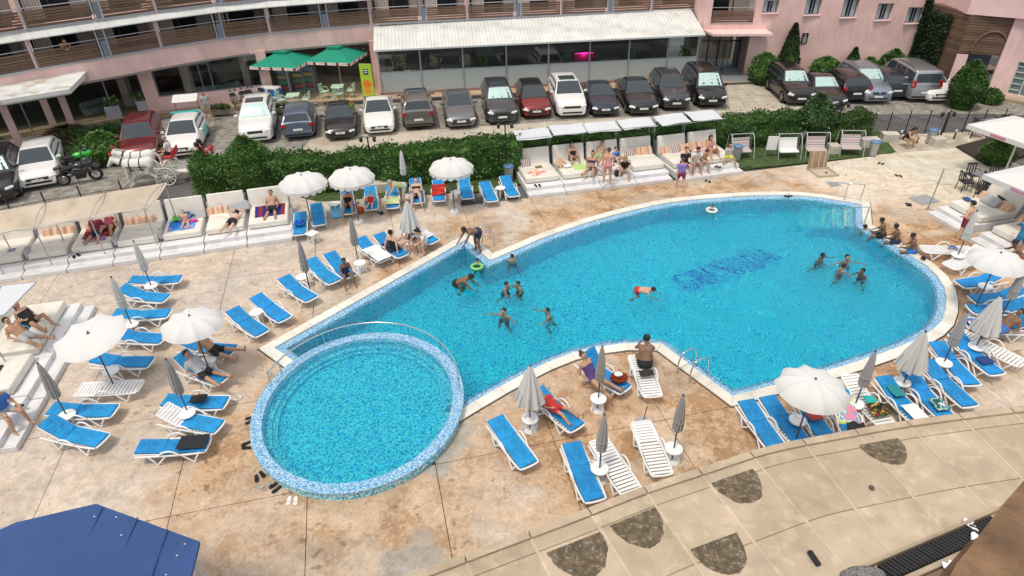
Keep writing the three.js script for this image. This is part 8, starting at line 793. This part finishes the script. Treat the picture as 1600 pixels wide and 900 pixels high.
{ const fw = V3().subVectors(G(178, 268), G(262, 262)).setY(0).normalize(), turn = heading(fw.x, fw.z), hm = mat([0.70, 0.69, 0.66], 0.8), red = mat([0.42, 0.03, 0.04], 0.7), wm = mat([0.78, 0.77, 0.74], 0.5);
  for (const [px, py, l] of [[228, 291, 'white horse in black harness on the near side of the carriage pair'], [230, 279, 'white horse in black harness on the far side of the carriage pair']]) { const t = thing('horse', l, 'horse', G(px, py, 0), turn); obj('body', horseGeo, hm, t); obj('mane', merge(Array.from({ length: 7 }, (_, k) => ball(0.035, 0.09, 0.06, 0, 1.42 + k * 0.02, 0.55 + k * 0.07, 8))), mat([0.5, 0.49, 0.46], 0.9), t); obj('tail', tube([[0, 1.28, -0.7], [0, 1.1, -0.86], [0, 0.6, -0.9]], 0.06, 7, 10), mat([0.55, 0.53, 0.5], 0.9), t); obj('harness', merge([...[0.3, -0.15].map(z => new THREE.TorusGeometry(0.292, 0.022, 6, 24).translate(0, 1.11, z)), new THREE.TorusGeometry(0.20, 0.03, 6, 20).rotateX(-0.4).translate(0, 1.28, 0.68), tube([[0.29, 1.1, 0.5], [0.3, 1.08, 0], [0.29, 1.08, -0.5]], 0.018, 5), tube([[-0.29, 1.1, 0.5], [-0.3, 1.08, 0], [-0.29, 1.08, -0.5]], 0.018, 5), new THREE.TorusGeometry(0.09, 0.012, 5, 14).rotateX(0.9).translate(0, 1.22, 1.22)]), Bk, t); obj('plume', ball(0.07, 0.11, 0.07, 0, 1.66, 1.04, 8), mat([0.5, 0.03, 0.05], 0.9), t); }
  const c = G(304, 279, 0), t = thing('horse_carriage', 'white open horse carriage with red seats behind the two horses', 'carriage', c, turn); const wheel = (x, z, r) => { const w = new THREE.Group(); w.name = 'wheel'; w.position.set(x, r, z); t.add(w); obj('rim', new THREE.TorusGeometry(r - 0.02, 0.024, 6, 28).rotateY(Math.PI / 2), wm, w); obj('spokes', merge(Array.from({ length: 6 }, (_, k) => bar(V3(0, -r + 0.02, 0), V3(0, r - 0.02, 0), 0.014, 5).rotateX(k * Math.PI / 6))), wm, w); obj('hub', cyl(0.06, 0.06, 0.12, 0, 0, 0, 0, 0, Math.PI / 2), wm, w); }; for (const s of [-1, 1]) { wheel(s * 0.62, 1.0, 0.45); wheel(s * 0.66, -0.75, 0.58); }
  obj('carriage_body', merge([tube([[0.45, 1.15, 0.75], [0.45, 0.7, 0.6], [0.45, 0.55, 0.1], [0.45, 0.62, -0.5], [0.45, 1.1, -1.1], [0.45, 1.5, -1.2]], 0.035, 6, 24), tube([[-0.45, 1.15, 0.75], [-0.45, 0.7, 0.6], [-0.45, 0.55, 0.1], [-0.45, 0.62, -0.5], [-0.45, 1.1, -1.1], [-0.45, 1.5, -1.2]], 0.035, 6, 24), box(0.9, 0.04, 1.2, 0, 0.6, 0)]), wm, t); obj('passenger_seat', merge([rbox(0.95, 0.16, 0.5, 0.06, 0, 0.92, -0.72), rbox(0.95, 0.6, 0.14, 0.06, 0, 1.22, -1.02, -0.25, 0, 0)]), red, t); obj('coachman_seat', merge([rbox(0.85, 0.12, 0.4, 0.05, 0, 1.28, 0.72), rbox(0.85, 0.35, 0.1, 0.04, 0, 1.45, 0.52, -0.2, 0, 0)]), red, t); obj('footboard', box(0.8, 0.03, 0.4, 0, 0.9, 1.2, 0.3, 0, 0), wm, t); obj('axle', merge([bar(V3(-0.66, 0.58, -0.75), V3(0.66, 0.58, -0.75), 0.03), bar(V3(-0.62, 0.45, 1.0), V3(0.62, 0.45, 1.0), 0.03), bar(V3(0, 0.55, 1.0), V3(0, 0.75, 2.4), 0.03)]), wm, t); obj('mudguard', merge([-1, 1].map(s => new THREE.TorusGeometry(0.64, 0.02, 5, 16, 2.4).rotateY(Math.PI / 2).rotateX(0.3).translate(s * 0.66, 0.58, -0.75))), wm, t);
  const lc = (x, y, z) => V3(x, y, z).applyAxisAngle(V3(0, 1, 0), turn).add(c); person('sit', lc(0, 1.45, 0.7), turn / D, 'coachman in white shirt and black trousers on the carriage box', { shirt: C.white, shorts: C.black, hair: 'grey' }); person('sit', lc(0.22, 1.1, -0.68), turn / D, 'carriage passenger with dark hair beside another', { hairStyle: 'long', shirt: C.black, shorts: C.red }); person('sit', lc(-0.22, 1.1, -0.68), turn / D, 'carriage passenger in a red top', { hairStyle: 'long', skin: 'fair', shirt: C.red, shorts: C.pink }); }
// ---------- shop under the green parasols ----------
const greenC = mat([0.0, 0.30, 0.19], 0.75, { transmission: 0.1, thickness: 0 }), mint = mat([0.50, 0.68, 0.52], 0.5), valTex = canvasTex(512, 32, (c, w, h) => { c.fillStyle = '#e9e4dc'; c.fillRect(0, 0, w, h); for (let i = 0; i < 4; i++) { c.fillStyle = '#8c1f24'; c.fillRect(i * 128, 0, 30, h); c.fillStyle = '#8d4a40'; c.font = 'bold 22px serif'; c.fillText('\u2022\u2022\u2022\u2022\u2022\u2022', i * 128 + 38, 24); } });
function marketParasol(px, py, label) { const p = G(px, py, 0.12), t = thing('market_parasol', label, 'parasol', p, -0.2, 'green square parasols'); const R = 1.55, H = 2.15, Z = 0.55, g = new THREE.BufferGeometry(), c = [[-R, H, -R], [R, H, -R], [R, H, R], [-R, H, R]], tp = [[-0.32, H + Z, -0.32], [0.32, H + Z, -0.32], [0.32, H + Z, 0.32], [-0.32, H + Z, 0.32]]; for (let k = 0; k < 4; k++) { const a = c[k], b = c[(k + 1) % 4], d = tp[(k + 1) % 4], e = tp[k], q = new THREE.BufferGeometry(); q.setAttribute('position', new THREE.Float32BufferAttribute([...a, ...d, ...b, ...a, ...e, ...d], 3)); q.computeVertexNormals(); obj('canopy_panel', triUV(q), greenC, t); const v = new THREE.BufferGeometry(), lo = (w) => [w[0], w[1] - 0.17, w[2]]; v.setAttribute('position', new THREE.Float32BufferAttribute([...a, ...b, ...lo(b), ...a, ...lo(b), ...lo(a)], 3)); v.setAttribute('uv', new THREE.Float32BufferAttribute([0, 1, 1, 1, 1, 0, 0, 1, 1, 0, 0, 0], 2)); v.computeVertexNormals(); obj('valance', v, mat([1, 1, 1], 0.85, { map: valTex }), t); obj('rib', bar(V3(0, H + Z - 0.05, 0), V3(...a), 0.018, 5), metalGrey, t); }
  obj('vent_cap', merge([box(0.85, 0.02, 0.85, 0, H + Z + 0.10, 0), box(0.85, 0.12, 0.02, 0, H + Z + 0.06, 0.42), box(0.02, 0.12, 0.85, 0.42, H + Z + 0.06, 0), box(0.02, 0.12, 0.85, -0.42, H + Z + 0.06, 0)]), greenC, t); obj('pole', bar(V3(0, 0, 0), V3(0, H + Z + 0.08, 0), 0.032), mat([0.6, 0.6, 0.6], 0.4), t); obj('base', rbox(0.6, 0.1, 0.6, 0.02, 0, 0.05, 0), mat([0.4, 0.4, 0.4], 0.9), t); }
marketParasol(455, 148, 'green square parasol above the blue chest freezer'); marketParasol(535, 140, 'green square parasol beside the juice banner');
function cafeTable(px, py, label, chairs, m0, o = {}) { const m = m0; const p = G(px, py, o.y ?? 0.12), t = thing(o.tname || 'garden_table', label, 'table', p, o.turn || 0.1, o.group); obj('table_top', rbox(0.78, 0.04, 0.78, 0.015, 0, 0.72, 0), m, t); for (const [x, z] of [[-1, -1], [1, -1], [1, 1], [-1, 1]]) obj('leg', bar(V3(x * 0.34, 0, z * 0.34), V3(x * 0.3, 0.7, z * 0.3), 0.026, 6), m, t); for (const [dx, dz, r] of chairs) { const m = o.cmat || m0; const c = thing(o.cname || 'garden_chair', o.clabel, 'chair', [p.x + dx, p.y, p.z + dz], r, o.cgroup); obj('seat', rbox(0.46, 0.05, 0.44, 0.02, 0, 0.43, 0), m, c); obj('backrest', merge([rbox(0.46, 0.08, 0.04, 0.015, 0, 0.86, -0.26), ...[-0.18, -0.06, 0.06, 0.18].map(x => rbox(0.05, 0.42, 0.03, 0.01, x, 0.65, -0.24, -0.1, 0, 0))]), m, c); for (const [x, z] of [[-1, -1], [1, -1], [1, 1], [-1, 1]]) obj('leg', bar(V3(x * 0.23, 0, z * 0.22), V3(x * 0.2, 0.42, z * 0.19), 0.02, 6), m, c); for (const s of [-1, 1]) obj('armrest', tube([[s * 0.23, 0.62, -0.24], [s * 0.25, 0.64, 0.05], [s * 0.23, 0.44, 0.2]], 0.018, 5, 10), m, c); } }
const gOpt = { clabel: 'mint green plastic chair at the shop tables', cgroup: 'mint plastic chairs' }; cafeTable(461, 166, 'mint plastic table under the parasol by the freezer', [[-0.75, 0.05, 1.5], [0.1, 0.75, 3.3], [0.75, 0, -1.6]], mint, gOpt); cafeTable(530, 152, 'mint plastic table under the parasol by the banner', [[-0.85, 0.1, 1.3], [0.8, 0, -1.8], [0.2, 0.72, 3.0]], mint, gOpt);
{ const p = G(427, 158, 0.12), t = thing('chest_freezer', 'blue printed ice cream chest freezer', 'freezer', p, -0.25); const ft = tex(128, 64, (i, j, u, v) => { const n = fbm(u * 5, v * 3, 3); return n > 0.6 ? [0.85, 0.9, 0.95] : n < 0.33 ? [0.55, 0.25, 0.45] : [0.05 + 0.1 * n, 0.35 + 0.3 * n, 0.75]; }); obj('cabinet', rbox(1.15, 0.78, 0.62, 0.03, 0, 0.44, 0), mat([1, 1, 1], 0.4, { map: ft }), t); obj('lid', rbox(1.17, 0.07, 0.64, 0.02, 0, 0.87, 0), white, t); obj('base', box(1.2, 0.06, 0.66, 0, 0.03, 0), white, t);
  for (const [px, py, l] of [[447, 147, 'tall glass door drinks fridge nearest the freezer'], [470, 144, 'tall glass door drinks fridge in the middle of the shop row'], [487, 142, 'tall glass door drinks fridge at the end of the row']]) { const q = G(px, py, 0.12), f = thing('drinks_fridge', l, 'fridge', [q.x, 0.12, q.z - 0.3], -0.15); obj('cabinet', rbox(0.7, 1.9, 0.6, 0.02, 0, 0.95, 0), mat([0.25, 0.28, 0.3], 0.5), f); obj('glass_door', rbox(0.6, 1.5, 0.03, 0.01, 0, 0.95, 0.31), mat([0.10, 0.14, 0.16], 0.08), f); for (let k = 0; k < 4; k++) obj('bottle_row', merge(Array.from({ length: 6 }, (_, i) => cyl(0.035, 0.035, 0.22, -0.25 + i * 0.1, 0.42 + k * 0.34, 0.335))), mat([[0.5, 0.12, 0.1], [0.15, 0.4, 0.2], [0.6, 0.5, 0.2], [0.3, 0.4, 0.55]][k], 0.4), f); }
  const bt = canvasTex(128, 384, (c, w, h) => { const gr = c.createLinearGradient(0, 0, w, h); gr.addColorStop(0, '#9ccb3b'); gr.addColorStop(1, '#d8d83a'); c.fillStyle = gr; c.fillRect(0, 0, w, h); c.fillStyle = '#1b2c55'; c.fillRect(38, 50, 54, 62); c.fillStyle = '#e8e8f0'; c.fillRect(44, 60, 40, 12); c.fillRect(50, 84, 30, 10); c.fillStyle = '#e8842a'; c.beginPath(); c.arc(64, 215, 48, 0, 7); c.fill(); c.fillStyle = '#f0a04a'; c.beginPath(); c.arc(58, 285, 40, 0, 7); c.fill(); c.fillStyle = '#3f9d3a'; c.fillRect(0, 350, w, 34); }); const q = G(577, 158, 0.12), b = thing('juice_banner', 'tall green banner with orange fruit print beside the annex', 'banner', [q.x, 0.12, q.z - 0.2], -0.12); obj('panel', rbox(0.78, 2.2, 0.08, 0.02, 0, 1.15, 0), mat([0.35, 0.55, 0.12], 0.5), b); obj('printed_face', place(new THREE.PlaneGeometry(0.74, 2.15), 0, 1.15, 0.045), mat([1, 1, 1], 0.5, { map: bt }), b); obj('foot', box(0.8, 0.06, 0.4, 0, 0.03, 0), metalGrey, b);
  const lp = VP(520, 72, [-15, -44.2], [-8, -46.2]), tl = thing('tube_light', 'white strip light glowing inside the dark shop', 'light', [lp.x, 2.75, lp.z], -0.2); obj('housing', box(1.5, 0.06, 0.12, 0, 0.05, 0), white, tl); obj('light_tube', bar(V3(-0.7, 0, 0), V3(0.7, 0, 0), 0.025), mat([0.9, 0.9, 0.88], 0.5, { emissive: new THREE.Color(1, 0.98, 0.92), emissiveIntensity: 1 }), tl); const pl = new THREE.PointLight(0xfff4e0, 2.0); pl.position.set(lp.x, 2.6, lp.z + 0.1); pl.castShadow = true; scene.add(pl);
  const shelf = thing('shop_counter', 'dark shop counter with goods inside the open bay', 'counter', [-11.2, 0.14, -46.6], -0.3); obj('counter', rbox(3.4, 0.95, 0.6, 0.02, 0, 0.48, 0), mat([0.12, 0.10, 0.09], 0.7), shelf); for (let k = 0; k < 4; k++) obj('shelf', box(4.4, 0.04, 0.3, -0.6, 1.0 + k * 0.4, -1.2), interiorWall, shelf); for (let k = 0; k < 28; k++) obj('goods', rbox(rr(0.12, 0.26), rr(0.14, 0.28), 0.18, 0.01, -2.6 + (k % 14) * 0.29, 1.12 + 0.4 * ((k / 14) | 0), -1.2), mat([rr(0.05, 0.35), rr(0.05, 0.28), rr(0.05, 0.25)], 0.7), shelf); }
// ---------- café corner ----------
{ const darkM = mat([0.03, 0.03, 0.033], 0.6), topM = mat([0.20, 0.21, 0.23], 0.35), woodD = [0, 1].map(k => mat([0.14 + 0.03 * k, 0.095 + 0.02 * k, 0.07 + 0.015 * k], 0.8, { map: asphaltTex }));
  const deckW = structGroup('wooden_deck'), a = G(1495, 232), b = G(1545, 262), e = G(1650, 190); for (let k = 0; k < 22; k++) { const u = k / 22, d = V3().subVectors(b, a), w = V3().subVectors(e, a).setY(0).normalize(), p0 = a.clone().addScaledVector(d, u), L = 9; obj('plank', place(new THREE.BoxGeometry(L, 0.12, d.length() / 22 * 0.94), p0.x + w.x * L / 2, 0.06, p0.z + w.z * L / 2, 0, -Math.atan2(w.z, w.x), 0), woodD[k % 2], deckW); }
  const blk = { tname: 'cafe_table', cname: 'cafe_chair', cmat: darkM, clabel: 'black woven chair at the café tables', cgroup: 'black café chairs', y: 0, group: 'café tables' }; const spots = [[1530, 297, 'grey topped café table nearest the stone paving'], [1567, 298, 'grey topped café table below the white canopies'], [1557, 318, 'grey topped café table behind the right daybeds'], [1590, 338, 'grey topped café table beside the last daybed'], [1546, 210, 'grey topped table on the wooden deck'], [1580, 215, 'grey topped table at the rear of the wooden deck'], [1596, 312, 'grey topped café table half under the canopy']]; for (const [px, py, l] of spots) cafeTable(px, py, l, [[-0.75, 0, 1.57], [0.75, 0, -1.57], [0, 0.72, Math.PI], [0, -0.72, 0]].slice(0, px === 1546 ? 2 : 4), topM, { ...blk, y: py < 240 ? 0.12 : 0, turn: 0.3 });
  const canopy = (px, py, R, label, tx) => { const p = G(px, py, 2.4), t = thing('cafe_canopy', label, 'parasol', [p.x, 0, p.z], 0.35); const H = 2.3, c = [[-R, -R], [R, -R], [R, R], [-R, R]]; for (let k = 0; k < 4; k++) { const a2 = c[k], b2 = c[(k + 1) % 4], q = new THREE.BufferGeometry(); q.setAttribute('position', new THREE.Float32BufferAttribute([a2[0], H, a2[1], 0, H + 0.5, 0, b2[0], H, b2[1]], 3)); q.computeVertexNormals(); obj('canopy_panel', triUV(q), whiteCanvas, t); const v = new THREE.BufferGeometry(); v.setAttribute('position', new THREE.Float32BufferAttribute([a2[0], H, a2[1], b2[0], H, b2[1], b2[0], H - 0.2, b2[1], a2[0], H, a2[1], b2[0], H - 0.2, b2[1], a2[0], H - 0.2, a2[1]], 3)); v.computeVertexNormals(); obj('valance', triUV(v), whiteCanvas, t); const mx = (a2[0] + b2[0]) / 2, mz = (a2[1] + b2[1]) / 2; obj('printed_mark', rbox(0.7, 0.1, 0.012, 0.004, mx * 1.008, H - 0.1, mz * 1.008, 0, Math.atan2(mx, mz), 0), mat(tx, 0.7), t); obj('rib', bar(V3(0, H + 0.45, 0), V3(a2[0], H, a2[1]), 0.02, 5), metalGrey, t); } obj('pole', bar(V3(0, 0, 0), V3(0, H + 0.5, 0), 0.04), white, t); obj('base', rbox(0.7, 0.1, 0.7, 0.02, 0, 0.05, 0), mat([0.4, 0.4, 0.4], 0.9), t); }; canopy(1600, 200, 1.5, 'white square café canopy over the wooden deck', [0.55, 0.2, 0.25]); canopy(1642, 282, 1.5, 'white square café canopy beside the dark café tables', [0.5, 0.25, 0.4]); }
renderer.render(scene, camera);
